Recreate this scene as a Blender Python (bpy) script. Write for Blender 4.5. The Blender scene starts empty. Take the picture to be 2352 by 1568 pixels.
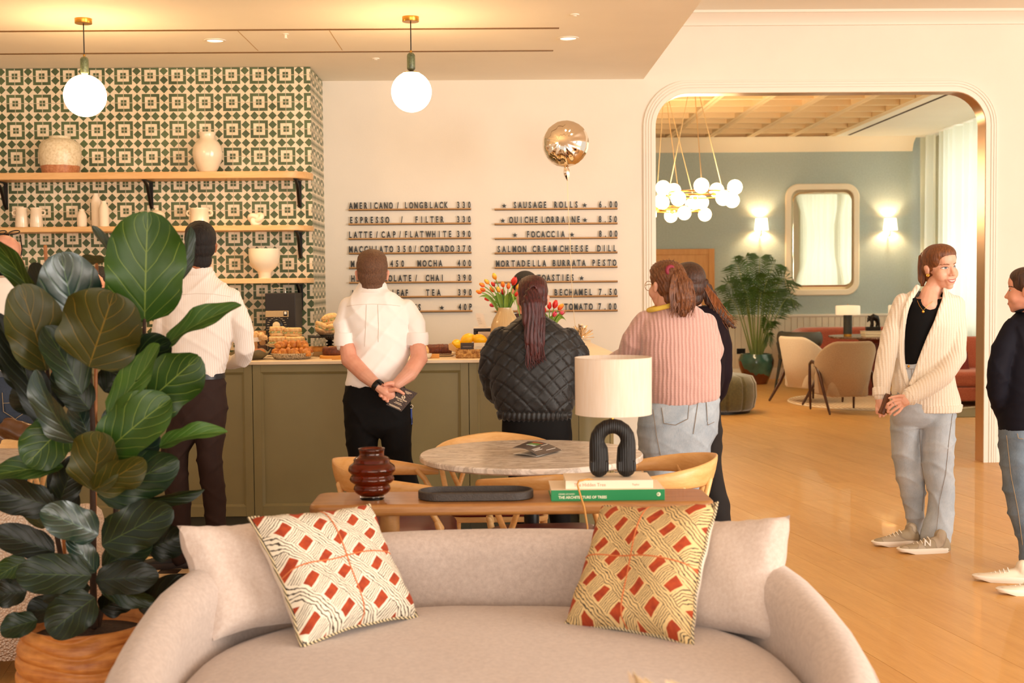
import bpy, bmesh, math, random
import numpy as np
from mathutils import Vector, Matrix, noise
R = math.radians
random.seed(7)
sc = bpy.context.scene
COL = sc.collection
# ------------------------------------------------------------------ camera
W_PX, H_PX, F_PX = 2352, 1568, 3000.0
YAW, PITCH, ROLL = 0.01367, 0.046, 0.0085
EYE = Vector((0, 0, 1.5))
fwd = Vector((math.sin(YAW)*math.cos(PITCH), math.cos(YAW)*math.cos(PITCH), -math.sin(PITCH)))
rt0 = Vector((math.cos(YAW), -math.sin(YAW), 0)); up0 = rt0.cross(fwd)
rt = rt0*math.cos(ROLL) - up0*math.sin(ROLL); up = up0*math.cos(ROLL) + rt0*math.sin(ROLL)
cam_d = bpy.data.cameras.new('camera'); cam = bpy.data.objects.new('camera', cam_d); COL.objects.link(cam)
M3 = Matrix((rt, up, -fwd)).transposed()
cam.matrix_world = Matrix.Translation(EYE) @ M3.to_4x4()
cam_d.sensor_width = 36; cam_d.lens = 36*F_PX/W_PX; cam_d.clip_end = 200
cam_d.dof.use_dof = True; cam_d.dof.focus_distance = 7.1; cam_d.dof.aperture_fstop = 4.0
sc.camera = cam
# ------------------------------------------------------------------ world, lights, exposure
sc.view_settings.view_transform = 'Standard'; sc.view_settings.look = 'None'
sc.view_settings.gamma = 1; sc.view_settings.use_curve_mapping = False
sc.view_settings.exposure = 0.12
wd = bpy.data.worlds.new('world'); sc.world = wd; wd.use_nodes = True
wd.node_tree.nodes['Background'].inputs[0].default_value = (1.0, 0.92, 0.82, 1)
wd.node_tree.nodes['Background'].inputs[1].default_value = 0.85
def area(name, loc, tgt, sx, sy, power, col):
    l = bpy.data.lights.new(name, 'AREA'); l.shape = 'RECTANGLE'; l.size = sx; l.size_y = sy
    l.energy = power; l.color = col
    o = bpy.data.objects.new(name, l); COL.objects.link(o); o.location = loc
    o.rotation_euler = (Vector(tgt)-Vector(loc)).to_track_quat('-Z', 'Y').to_euler()
    return o
area('daylight_near_window', (7.5, 0.5, 1.6), (-0.5, 7.0, 1.4), 5.0, 2.6, 520, (1.0, 0.95, 0.88))
area('daylight_behind_camera', (1.0, -3.5, 1.4), (0, 7.5, 1.7), 7.0, 2.4, 330, (1.0, 0.88, 0.76))
area('daylight_far_window', (7.4, 15.3, 2.0), (0, 15.3, 1.6), 8.0, 2.6, 190, (0.95, 1.0, 0.93))
# ------------------------------------------------------------------ helpers
def P(px, py, Y):
    d = fwd + rt*((px-W_PX/2)/F_PX) + up*((H_PX/2-py)/F_PX)
    return EYE + d*(Y/d.y)
def G(px, py, z=0.0):
    d = fwd + rt*((px-W_PX/2)/F_PX) + up*((H_PX/2-py)/F_PX)
    return EYE + d*((z-1.5)/d.z)
def zat(py, Y, px=1135): return P(px, py, Y).z
def xat(px, Y, py=646): return P(px, py, Y).x
def lin(h):
    if isinstance(h, (tuple, list)): return tuple(h)
    h = h.lstrip('#'); c = [int(h[i:i+2], 16)/255 for i in (0, 2, 4)]
    return tuple(x/12.92 if x <= 0.04045 else ((x+0.055)/1.055)**2.4 for x in c)
class S_:
    """a shader-maths socket with operators"""
    def __init__(s, t, k): s.t, s.k = t, k
    def _m(s, op, *a):
        n = s.t.nodes.new('ShaderNodeMath'); n.operation = op
        for i, x in enumerate((s,)+a):
            if isinstance(x, S_): s.t.links.new(x.k, n.inputs[i])
            else: n.inputs[i].default_value = x
        return S_(s.t, n.outputs[0])
    def __add__(s, o): return s._m('ADD', o)
    def __sub__(s, o): return s._m('SUBTRACT', o)
    def __mul__(s, o): return s._m('MULTIPLY', o)
    def lt(s, o): return s._m('LESS_THAN', o)
    def gt(s, o): return s._m('GREATER_THAN', o)
    def mx(s, o): return s._m('MAXIMUM', o)
    def mn(s, o): return s._m('MINIMUM', o)
    def ab(s): return s._m('ABSOLUTE')
    def fr(s): return s._m('FRACT')
    def fl(s): return s._m('FLOOR')
    def sin(s): return s._m('SINE')
    def inv(s): return (s*-1.0)+1.0
class Mat:
    def __init__(s, name, col, rough=0.5, metal=0.0, **kw):
        s.m = bpy.data.materials.new(name); s.m.use_nodes = True; s.t = s.m.node_tree
        s.b = s.t.nodes['Principled BSDF']
        s.b.inputs['Roughness'].default_value = rough; s.b.inputs['Metallic'].default_value = metal
        s.col = lin(col); s.b.inputs['Base Color'].default_value = (*s.col, 1)
        for k, v in kw.items():
            k = k.replace('_', ' ')
            s.b.inputs[k].default_value = (*lin(v), 1) if 'Color' in k or k == 'Subsurface Radius' else v
    def n(s, typ, **kw):
        n = s.t.nodes.new('ShaderNode'+typ)
        for k, v in kw.items(): setattr(n, k, v)
        return n
    def link(s, a, b): s.t.links.new(a.k if isinstance(a, S_) else a, b)
    def coord(s, which='Object', scale=(1, 1, 1), rot=(0, 0, 0)):
        tc = s.n('TexCoord'); mp = s.n('Mapping'); s.link(tc.outputs[which], mp.inputs[0])
        mp.inputs['Scale'].default_value = scale; mp.inputs['Rotation'].default_value = rot
        return mp.outputs[0]
    def xyz(s, vec):
        n = s.n('SeparateXYZ'); s.link(vec, n.inputs[0]); return [S_(s.t, o) for o in n.outputs]
    def noise(s, vec, scale, detail=3.0, rough=0.5, dist=0.0):
        n = s.n('TexNoise'); s.link(vec, n.inputs['Vector']); n.inputs['Scale'].default_value = scale
        n.inputs['Detail'].default_value = detail; n.inputs['Roughness'].default_value = rough
        n.inputs['Distortion'].default_value = dist
        return S_(s.t, n.outputs[0])
    def voro(s, vec, scale, feature='F1', out=0):
        n = s.n('TexVoronoi', feature=feature); s.link(vec, n.inputs['Vector']); n.inputs['Scale'].default_value = scale
        return S_(s.t, n.outputs[out])
    def wave(s, vec, scale, dist=2.0, detail=2.0, dscale=1.0, prof='SIN'):
        n = s.n('TexWave', wave_profile=prof); s.link(vec, n.inputs[0]); n.inputs['Scale'].default_value = scale
        n.inputs['Distortion'].default_value = dist; n.inputs['Detail'].default_value = detail; n.inputs['Detail Scale'].default_value = dscale
        return S_(s.t, n.outputs[1])
    def ramp(s, fac, stops, interp='LINEAR'):
        n = s.n('ValToRGB'); s.link(fac, n.inputs[0]); e = n.color_ramp.elements; n.color_ramp.interpolation = interp
        while len(e) < len(stops): e.new(0.5)
        for el, (p, c) in zip(e, stops): el.position = p; el.color = (*lin(c), 1)
        return n.outputs[0]
    def mix(s, fac, a, b, mode='MIX'):
        n = s.n('MixRGB', blend_type=mode)
        for i, x in enumerate((fac, a, b)):
            if isinstance(x, S_) or isinstance(x, bpy.types.NodeSocket): s.link(x, n.inputs[i])
            elif i == 0: n.inputs[0].default_value = x
            else: n.inputs[i].default_value = (*lin(x), 1)
        return n.outputs[0]
    def base(s, c): s.link(c, s.b.inputs['Base Color']); return s
    def bump(s, h, strength=0.3, dist=0.01):
        n = s.n('Bump'); n.inputs['Strength'].default_value = strength; n.inputs['Distance'].default_value = dist
        s.link(h, n.inputs['Height']); s.link(n.outputs[0], s.b.inputs['Normal']); return s
    def vary(s, scale=8, amt=0.15, bump=0.0, bscale=None, vec=None, dist=0.01):
        vec = vec or s.coord(); f = s.noise(vec, scale, 4)
        d = tuple(x*(1-amt) for x in s.col); l = tuple(min(1, x*(1+amt)) for x in s.col)
        s.base(s.ramp(f, [(0.3, d), (0.7, l)]))
        if bump: s.bump(s.noise(vec, bscale or scale*4, 3), bump, dist)
        return s
MATS = {}
def mt(name, col, rough=0.5, metal=0.0, vary=None, **kw):
    if name not in MATS:
        m = Mat(name, col, rough, metal, **kw)
        if vary: m.vary(*vary)
        MATS[name] = m.m
    return MATS[name]
def rotz(a): return Matrix.Rotation(a, 3, 'Z')
class MB:
    def __init__(s): s.v, s.f, s.mi, s.uv = [], [], [], []
    def add(s, v, f, mi=0, uv=None):
        o = len(s.v); s.v.extend(tuple(map(float, x)) for x in v)
        for q in f: s.f.append(tuple(i+o for i in q)); s.mi.append(mi)
        s.uv.extend(uv if uv is not None else [(0.0, 0.0)]*len(v))
        return s
    def box(s, c, sz, rot=None, mi=0):
        hx, hy, hz = sz[0]/2, sz[1]/2, sz[2]/2; c = Vector(c)
        v = [Vector((x, y, z)) for z in (-hz, hz) for y in (-hy, hy) for x in (-hx, hx)]
        if rot is not None:
            if not isinstance(rot, Matrix): rot = rotz(rot)
            v = [rot @ p for p in v]
        return s.add([p+c for p in v], [(0, 2, 3, 1), (4, 5, 7, 6), (0, 1, 5, 4), (2, 6, 7, 3), (0, 4, 6, 2), (1, 3, 7, 5)], mi)
    def bb(s, x0, x1, y0, y1, z0, z1, mi=0): return s.box(((x0+x1)/2, (y0+y1)/2, (z0+z1)/2), (x1-x0, y1-y0, z1-z0), None, mi)
    def loft(s, rings, cap=True, closed=True, mi=0, uv=None):
        n = len(rings[0]); v = [p for r in rings for p in r]; f = []
        for i in range(len(rings)-1):
            for j in range(n if closed else n-1):
                k = (j+1) % n; f.append((i*n+j, i*n+k, (i+1)*n+k, (i+1)*n+j))
        if cap and closed: f.append(tuple(range(n-1, -1, -1))); f.append(tuple(range((len(rings)-1)*n, len(rings)*n)))
        return s.add(v, f, mi, uv)
    def lathe(s, prof, c=(0, 0, 0), n=32, M=None, mi=0, cap=True):
        c = Vector(c); rings = []
        for r, z in prof:
            r = max(r, 1e-4); ring = [Vector((r*math.cos(2*math.pi*j/n), r*math.sin(2*math.pi*j/n), z)) for j in range(n)]
            if M is not None: ring = [M @ p for p in ring]
            rings.append([p+c for p in ring])
        return s.loft(rings, cap, True, mi)
    def tube(s, pts, rad, n=12, cap=True, up_=None, rounded=True, mi=0):
        pts = [Vector(p) for p in pts]; m = len(pts)
        if not isinstance(rad, (list, tuple)): rad = [rad]*m
        rad = [r if isinstance(r, tuple) else (r, r) for r in rad]
        tan = [(pts[min(i+1, m-1)]-pts[max(i-1, 0)]).normalized() for i in range(m)]
        u = Vector(up_) if up_ else (Vector((0, 0, 1)) if abs(tan[0].z) < 0.9 else Vector((0, 1, 0)))
        rings = []
        def ring(p, t, r, u):
            a = (u - t*u.dot(t)).normalized(); b = t.cross(a)
            return [p + a*(r[0]*math.cos(2*math.pi*j/n)) + b*(r[1]*math.sin(2*math.pi*j/n)) for j in range(n)], a
        for i in range(m):
            rg, u = ring(pts[i], tan[i], rad[i], u)
            if i == 0 and rounded and cap:
                for k in (0.95, 0.7, 0.35):
                    q = math.sqrt(1-k*k); rings.append(ring(pts[0]-tan[0]*min(rad[0])*k, tan[0], (rad[0][0]*q, rad[0][1]*q), u)[0])
            rings.append(rg)
            if i == m-1 and rounded and cap:
                for k in (0.35, 0.7, 0.95):
                    q = math.sqrt(1-k*k); rings.append(ring(pts[i]+tan[i]*min(rad[i])*k, tan[i], (rad[i][0]*q, rad[i][1]*q), u)[0])
        return s.loft(rings, cap, True, mi)
    def sph(s, c, r, n=16, M=None, mi=0):
        r = r if isinstance(r, (tuple, list)) else (r, r, r); c = Vector(c); rings = []
        for i in range(n//2+1):
            a = -math.pi/2 + math.pi*i/(n//2); a = max(min(a, 1.55), -1.55)
            ring = [Vector((r[0]*math.cos(a)*math.cos(2*math.pi*j/n), r[1]*math.cos(a)*math.sin(2*math.pi*j/n), r[2]*math.sin(a))) for j in range(n)]
            if M is not None: ring = [M @ p for p in ring]
            rings.append([p+c for p in ring])
        return s.loft(rings, True, True, mi)
    def prism(s, poly, z0, z1, M=None, c=(0, 0, 0), mi=0):
        c = Vector(c); r = [[Vector((x, y, z)) for x, y in poly] for z in (z0, z1)]
        if M is not None: r = [[M @ p for p in q] for q in r]
        return s.loft([[p+c for p in q] for q in r], True, True, mi)
    def torus(s, c, Rr, r, n=32, m=8, M=None, mi=0):
        c = Vector(c); v = []; f = []
        for i in range(n):
            for j in range(m):
                a, b = 2*math.pi*i/n, 2*math.pi*j/m
                p = Vector(((Rr+r*math.cos(b))*math.cos(a), (Rr+r*math.cos(b))*math.sin(a), r*math.sin(b)))
                v.append((M @ p if M is not None else p)+c)
                f.append((i*m+j, ((i+1) % n)*m+j, ((i+1) % n)*m+(j+1) % m, i*m+(j+1) % m))
        return s.add(v, f, mi)
    def build(s, name, m, parent=None, smooth=True, bevel=0.0, seg=2, sub=0, world=False, angle=50, kind=None):
        me = bpy.data.meshes.new(name); off = Vector((0, 0, 0))
        if world and parent is not None: off = Vector(parent['_w']) if '_w' in parent else parent.matrix_world.translation
        v = [tuple(Vector(p)-off) for p in s.v] if off.length else s.v
        me.from_pydata(v, [], s.f)
        ms = m if isinstance(m, (list, tuple)) else [m]
        for x in ms: me.materials.append(x)
        if len(ms) > 1: me.polygons.foreach_set('material_index', s.mi)
        if any(a or b for a, b in s.uv):
            ul = me.uv_layers.new(name='UVMap'); li = np.empty(len(me.loops), dtype=np.int32); me.loops.foreach_get('vertex_index', li)
            ul.data.foreach_set('uv', np.array(s.uv, dtype=np.float32)[li].ravel())
        if smooth:
            me.polygons.foreach_set('use_smooth', [True]*len(me.polygons))
            if angle < 180: me.set_sharp_from_angle(angle=R(angle))
        me.update()
        o = bpy.data.objects.new(name, me); COL.objects.link(o)
        if parent is not None: o.parent = parent
        if world and parent is not None: o['_w'] = tuple(off)
        if bevel:
            b = o.modifiers.new('bevel', 'BEVEL'); b.width = bevel; b.segments = seg; b.limit_method = 'ANGLE'; b.angle_limit = R(40)
        if sub:
            b = o.modifiers.new('sub', 'SUBSURF'); b.levels = sub; b.render_levels = sub
        if kind: o['kind'] = kind
        return o
def tag(o, label, cat, group=None):
    o['label'] = label; o['category'] = cat
    if group: o['group'] = group
    return o
def thing(name, label, cat, loc=(0, 0, 0), rz=0.0, group=None):
    o = bpy.data.objects.new(name, None); COL.objects.link(o); o.location = loc; o.rotation_euler = (0, 0, rz)
    o['_w'] = tuple(loc); o.empty_display_size = 0.05
    return tag(o, label, cat, group)
def dup(root, loc, rz=None, label=None, group=None):
    r = root.copy(); COL.objects.link(r); r.location = loc; r['_w'] = tuple(loc)
    if rz is not None: r.rotation_euler = (0, 0, rz)
    if label: r['label'] = label
    if group: r['group'] = group
    for ch in list(root.children):
        c = ch.copy(); COL.objects.link(c); c.parent = r
        for g in list(ch.children):
            d = g.copy(); COL.objects.link(d); d.parent = c
    return r
def struct(o): o['kind'] = 'structure'; return o
def sculpt(mb, voxel, smooth=4, disp=None, factor=0.5):
    """merge overlapping closed shapes into one skin"""
    me = bpy.data.meshes.new('tmp'); me.from_pydata(mb.v, [], mb.f); me.update()
    bm = bmesh.new(); bm.from_mesh(me); bmesh.ops.recalc_face_normals(bm, faces=bm.faces); bm.to_mesh(me); bm.free()
    o = bpy.data.objects.new('tmp', me); COL.objects.link(o)
    r = o.modifiers.new('r', 'REMESH'); r.mode = 'VOXEL'; r.voxel_size = voxel; r.adaptivity = 0
    if smooth:
        q = o.modifiers.new('s', 'SMOOTH'); q.factor = factor; q.iterations = smooth
    dg = bpy.context.evaluated_depsgraph_get(); ev = o.evaluated_get(dg); m2 = ev.to_mesh()
    n = len(m2.vertices); v = np.empty(n*3, dtype=np.float32); m2.vertices.foreach_get('co', v); v = v.reshape(-1, 3).astype(float)
    nr = np.empty(n*3, dtype=np.float32); m2.vertices.foreach_get('normal', nr); nr = nr.reshape(-1, 3)
    f = [tuple(p.vertices) for p in m2.polygons]
    ev.to_mesh_clear(); bpy.data.objects.remove(o); bpy.data.meshes.remove(me)
    if disp is not None: v = v + nr*np.asarray(disp(v, nr)).reshape(-1, 1)
    out = MB(); out.v = [tuple(p) for p in v]; out.f = f; out.mi = [0]*len(f); out.uv = [(0.0, 0.0)]*n
    return out
def nz(v, sx, sy, sz, seed=0.0):
    """vectorised smooth pseudo-noise"""
    x, y, z = v[:, 0]*sx+seed, v[:, 1]*sy+seed*1.7, v[:, 2]*sz+seed*2.3
    return (np.sin(x+1.3*np.sin(y*0.9+z*0.7)) + np.sin(y*1.1+1.7*np.sin(z*0.8+x*0.6)) + np.sin(z*1.2+1.5*np.sin(x*0.7+y*1.1)))/3
# ------------------------------------------------------------------ materials of the shell
YT, YW, YF = 9.8, 10.5, 19.6
ZC = P(714, 153, YT).z
XT = P(716, 400, YT).x
XB = P(1478, 181, YW).x
wall_w = mt('wall_paint', '#ece3d5', 0.7, vary=(3, 0.02, 0.05, 60))
ceil_w = mt('ceiling_paint', '#f6f0e2', 0.75, vary=(2, 0.02))
trim_w = mt('trim_paint', '#efe6d8', 0.45)
blue_w = mt('blue_paint', '#adbab8', 0.8, vary=(40, 0.05, 0.15, 300))
dark_gap = mt('dark_gap', '#6b4a22', 0.9)
brass = mt('brass', '#c9923e', 0.28, 1.0)
black_m = mt('black_metal', '#17120f', 0.4, 0.3)
def wood(name, a, b, rough=0.4, sc_=(1, 12, 12), s=3.0, rot=(0, 0, 0), coat=0.0, det=0.35):
    if name in MATS: return MATS[name]
    m = Mat(name, a, rough); v = m.coord('Object', sc_, rot)
    oi = m.n('ObjectInfo'); va = m.n('VectorMath', operation='MULTIPLY_ADD'); m.link(oi.outputs['Random'], va.inputs[0])
    va.inputs[1].default_value = (37, 11, 5); m.link(v, va.inputs[2]); v = va.outputs[0]
    f = m.noise(v, s, 5, 0.6, 0.6); g = m.noise(v, s*6, 2, 0.5, 0.2)
    r = S_(m.t, oi.outputs['Random'])
    h = f*0.75 + g*0.25 + r*det - det*0.5
    m.base(m.ramp(h, [(0.25, a), (0.75, b)])); m.bump(g, 0.06, 0.004)
    if coat: m.b.inputs['Coat Weight'].default_value = coat
    MATS[name] = m.m; return m.m
plank_m = wood('oak_plank', '#c48e48', '#dba75f', 0.48, (9, 0.9, 9), 2.2, (0, 0, 0), 0.12, 0.15)
oak = wood('pale_oak', '#d6a56a', '#ecc48e', 0.42, (1.2, 10, 10), 2.5)
ash = wood('ash_wood', '#d59a55', '#efc283', 0.38, (3, 3, 14), 3.0)
ledge_m = wood('ledge_oak', '#a97a42', '#c4935a', 0.5, (1, 12, 12), 3.0)
walnut = wood('acacia_wood', '#94602f', '#c08a4e', 0.4, (1.5, 9, 9), 2.6, coat=0.2)
door_m = wood('door_oak', '#c98d4d', '#dca565', 0.45, (8, 8, 0.8), 2.0)
tableoak = wood('table_oak', '#b46f2d', '#d39147', 0.4, (2, 9, 9), 2.5)
# ------------------------------------------------------------------ floor
fl = MB().bb(-9, 9, -4.5, YF+0.3, -0.2, -0.02).build('floor', plank_m); struct(fl)
A_PL = R(-10.5)
def in_checker(x, y): return x < 1.15 and 6.42 < y < YW
def clip(poly, nx, ny, d):
    """keep the side nx*x+ny*y <= d"""
    out = []
    for i in range(len(poly)):
        a, b = poly[i], poly[(i+1) % len(poly)]
        da, db = nx*a[0]+ny*a[1]-d, nx*b[0]+ny*b[1]-d
        if da <= 0: out.append(a)
        if da*db < 0:
            t = da/(da-db); out.append((a[0]+(b[0]-a[0])*t, a[1]+(b[1]-a[1])*t))
    return out
PW, PLN = 0.24, 2.3
ca, sa = math.cos(A_PL), math.sin(A_PL)
n_pl = 0; rest = MB()
rows = []
for i in range(-30, 40):
    off = random.uniform(0, PLN)
    for j in range(-2, 11):
        u0, v0 = i*PW, j*PLN + off
        c4 = [(u0, v0), (u0+PW-0.0013, v0), (u0+PW-0.0013, v0+PLN-0.002), (u0, v0+PLN-0.002)]
        poly = [(u*ca+v*sa, -u*sa+v*ca) for u, v in c4]   # planks run ten degrees off the depth axis
        for cl in ((1, 0, 7.4), (-1, 0, 4.6), (0, 1, YF-0.02), (0, -1, -2.0)):
            poly = clip(poly, *cl)
            if len(poly) < 3: break
        if len(poly) < 3: continue
        cx = sum(p[0] for p in poly)/len(poly); cy = sum(p[1] for p in poly)/len(poly)
        pieces = [poly]
        if any(in_checker(*p) for p in poly) or in_checker(cx, cy):
            a = clip(poly, 0, 1, 6.42); b = clip(clip(poly, 0, -1, -6.42), -1, 0, -1.15)
            pieces = [q for q in (a, b) if len(q) > 2]
        for q in pieces:
            cx = sum(p[0] for p in q)/len(q); cy = sum(p[1] for p in q)/len(q)
            if cy > YW-0.1 and (cx < 0.9 or cx > 6.7): continue
            rows.append((q, cx, cy))
def vis(cx, cy):
    if cy < 3.6: return False
    px = 1135 + 3000*cx/cy
    return (1450 < px < 2500) or (px < 480 and cy < 6.5 and px > -150)
for q, cx, cy in rows:
    if vis(cx, cy) and n_pl < 290:
        n_pl += 1
        m = MB().prism([(x-cx, y-cy) for x, y in q], -0.02, random.uniform(-0.0006, 0)); o = m.build('plank', plank_m, None, smooth=False)
        o.parent = fl; o.location = (cx, cy, 0)
        # the grain follows the plank: rotate the mesh data into plank space
        me = o.data; me.transform(Matrix.Rotation(A_PL, 4, 'Z')); o.rotation_euler = (0, 0, -A_PL)
    else: rest.prism(q, -0.02, 0)
rest.build('plank_field', plank_m, fl, smooth=False, kind='stuff')
tile_l = mt('floor_tile_cream', '#e2c296', 0.35, vary=(6, 0.06)); tile_d = mt('floor_tile_brown', '#33261b', 0.35, vary=(6, 0.1))
TS = 0.108; me_t = {}
for k, m in ((0, tile_l), (1, tile_d)):
    mb = MB().box((0, 0, -0.01), (TS-0.002, TS-0.002, 0.02)); ob = mb.build('floor_tile', m, fl, smooth=False); me_t[k] = ob.data; bpy.data.objects.remove(ob)
rest_t = [MB(), MB()]
for i in range(58):
    for j in range(38):
        x = 1.15-TS*(i+0.5); y = 6.42+TS*(j+0.5)
        if x < -4.9 or y > YW: continue
        k = (i+j) % 2; px = 1135+3000*x/y; py = 646+4500/y
        if (220 < px < 520 and 1230 < py) or (1400 < px < 1480 and py < 1110):
            o = bpy.data.objects.new('floor_tile', me_t[k]); COL.objects.link(o); o.parent = fl; o.location = (x, y, random.uniform(-0.0005, 0))
        else: rest_t[k].box((x, y, -0.01), (TS-0.002, TS-0.002, 0.02))
rest_t[0].build('tile_field', tile_l, fl, smooth=False, kind='stuff'); rest_t[1].build('tile_field', tile_d, fl, smooth=False, kind='stuff')
# ------------------------------------------------------------------ arched wall with the menu
xl, xr = P(1505, 600, YW).x, P(2262, 600, YW).x
zt = P(1880, 211, YW).z; RI = 0.27; TH = 0.16
def arch_path(x0, x1, z1, r, n=10, zb=0.0):
    p = [((x0, zb), (-1, 0)), ((x0, (zb+z1-r)/2), (-1, 0))]
    for k in range(n+1):
        a = math.pi - (math.pi/2)*k/n; p.append(((x0+r+r*math.cos(a), z1-r+r*math.sin(a)), (math.cos(a), math.sin(a))))
    for k in range(n+1):
        a = math.pi/2*(1-k/n); p.append(((x1-r+r*math.cos(a), z1-r+r*math.sin(a)), (math.cos(a), math.sin(a))))
    return p + [((x1, (zb+z1-r)/2), (1, 0)), ((x1, zb), (1, 0))]
mb = MB().bb(-5.2, xl, YW, YW+TH, 0, 3.72).bb(xr, 7.6, YW, YW+TH, 0, 3.72).bb(xl, xr, YW, YW+TH, zt, 3.72)
for cx, sgn in ((xl, 1), (xr, -1)):
    arc = [(cx+sgn*(RI-RI*math.cos(t)), zt-RI+RI*math.sin(t)) for t in [math.pi/2*k/10 for k in range(11)]]
    poly = arc + [(cx, zt)]
    mb.loft([[Vector((x, y, z)) for x, z in poly] for y in (YW, YW+TH)])
struct(mb.build('wall_back', wall_w, smooth=False))
path = arch_path(xl, xr, zt, RI)
prof = [(-0.004, 0.0), (-0.004, 0.02), (0.012, 0.022), (0.03, 0.022), (0.031, 0.014), (0.037, 0.014), (0.038, 0.024), (0.052, 0.024), (0.053, 0.016), (0.059, 0.016), (0.06, 0.024), (0.072, 0.024), (0.073, 0.016), (0.078, 0.016), (0.079, 0.022), (0.094, 0.02), (0.095, 0.0)]
rings = [[Vector((x+nx*o, YW-p+0.001, z+nz_*o)) for o, p in prof] for (x, z), (nx, nz_) in path]
struct(MB().loft(rings).build('trim_1', trim_w, angle=25))
reveal_m = mt('bronze_lining', '#cfa37c', 0.3, 0.75)
rings = [[Vector((x-nx*o, y, z-nz_*o)) for o, y in ((0.0, YW-0.004), (0.006, YW-0.004), (0.006, YW+TH+0.004), (0.0, YW+TH+0.004))] for (x, z), (nx, nz_) in path]
struct(MB().loft(rings).build('trim_2', reveal_m, angle=40))
def molding(name, x0, x1, y, z0, prof, m):
    """prof: (out, up) closed outline on a wall facing -Y"""
    return struct(MB().loft([[Vector((x, y-o, z0+h)) for o, h in prof] for x in (x0, x1)]).build(name, m, angle=30))
bbp = [(0, 0), (0.018, 0), (0.018, 0.13), (0.012, 0.145), (0.012, 0.155), (0.004, 0.165), (0, 0.165)]
molding('baseboard_right', xr+0.097, 7.4, YW, 0, bbp, trim_w); molding('baseboard_back', XT+0.02, xl-0.097, YW, 0, bbp, trim_w)
zh = P(2000, 28, YW).z; zl = P(2000, 58, YW).z
molding('trim_3', XB+0.02, 7.4, YW, zl, [(0, 0), (0.03, 0.0), (0.035, 0.02), (0.07, 0.06), (0.11, zh-zl-0.02), (0.13, zh-zl-0.02), (0.13, zh-zl), (0, zh-zl)], trim_w)
# ------------------------------------------------------------------ near ceilings
s1, s2, xs = 8.36, 9.17, 0.43
mb = MB().bb(-6.5, xs, 1.2, s1, ZC, ZC+0.1).bb(-6.5, xs, s1+0.022, s2, ZC, ZC+0.1).bb(-6.5, xs, s2+0.022, YW, ZC, ZC+0.1).bb(xs, XB, 1.2, YW, ZC, ZC+0.1)
mb.bb(XB-0.1, XB, 1.2, YW, ZC+0.1, 3.72)
cl = mb.build('ceiling', ceil_w, smooth=False); struct(cl)
MB().bb(-6.5, xs, s1-0.02, s1+0.05, ZC+0.1, ZC+0.12).bb(-6.5, xs, s2-0.02, s2+0.05, ZC+0.1, ZC+0.12).build('slot_back', dark_gap, cl, smooth=False)
for a in (s1, s2): MB().bb(-6.5, xs, a-0.004, a+0.026, ZC-0.004, ZC+0.02).build('slot_shade_strip', mt('slot_shade_brown', '#7a5626', 0.6), cl, smooth=False)  # dark strip over each slot, its colour standing in for the slot's shade
MB().bb(XB-0.1, 8.5, 1.2, YW+0.2, zh, zh+0.1).build('upper_panel', ceil_w, cl, smooth=False)
for px in (568, 771):
    a = P(px, 92, 1.0); t = (ZC-1.5)/(a.z-1.5); x = a.x*t
    MB().bb(x-0.003, x+0.003, s1+0.05, s2-0.05, ZC-0.001, ZC+0.001).build('panel_joint', mt('joint', '#c7ab84', 0.8), cl, smooth=False)
# unseen side wall, added to keep light from coming in on the left
struct(MB().bb(-6.7, -6.5, 1.2, YW, 0, 3.3).build('wall_left_unseen', wall_w, smooth=False))
# ------------------------------------------------------------------ encaustic tile wall
TP = 0.2
def enc():
    m = Mat('encaustic_tile', '#e3d2b4', 0.42); uvn = m.n('UVMap'); u, v, _ = m.xyz(uvn.outputs[0])
    a = (u.fr()-0.5).ab()*-1.0+0.5; b = (v.fr()-0.5).ab()*-1.0+0.5
    mxx = a.mx(b); mnn = a.mn(b)
    sq = mxx.lt(0.105); fr_ = mxx.gt(0.215)*mxx.lt(0.325)
    def dia(x, y): return ((a-x).ab()+(b-y).ab()).lt(0.158)
    d = dia(0.5, 0.1667).mx(dia(0.5, 0.5)).mx(dia(0.1667, 0.5))
    g = (sq.mx(fr_)*mnn.gt(0.012)).mx(d)
    oi = m.n('ObjectInfo'); r = S_(m.t, oi.outputs['Random'])
    n1 = m.noise(m.coord('Object'), 9, 4); h = n1*0.7+r*0.3
    gc = m.ramp(h, [(0.25, '#3c4a2c'), (0.75, '#5f7048')]); cc = m.ramp(h, [(0.25, '#e2cfae'), (0.75, '#efe0c6')])
    m.base(m.mix(g, cc, gc)); m.b.inputs['Roughness'].default_value = 0.45
    return m.m
enc_m = enc(); grout = mt('grout', '#d9c7a6', 0.8)
tw = struct(MB().bb(-6.5, XT-0.012, YT+0.012, YW-0.001, 0, ZC-0.001).build('wall_tiled', grout, smooth=False))
sx0 = P(593.3, 172, YT).x; sz0 = P(593.3, 172, YT).z
def tile_mesh(w, h, u0, v0):
    mb = MB(); g = 0.0008
    f = [(g, g), (w-g, g), (w-g, h-g), (g, h-g)]
    uv = [(u0+x/TP, v0+z/TP) for x, z in f]
    v = [Vector((x, 0.0, z)) for x, z in f] + [Vector((x, 0.0125, z)) for x, z in f]
    mb.add(v, [(0, 1, 2, 3), (0, 4, 5, 1), (1, 5, 6, 2), (2, 6, 7, 3), (3, 7, 4, 0)], 0, uv+uv)
    return mb
cache = {}
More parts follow.
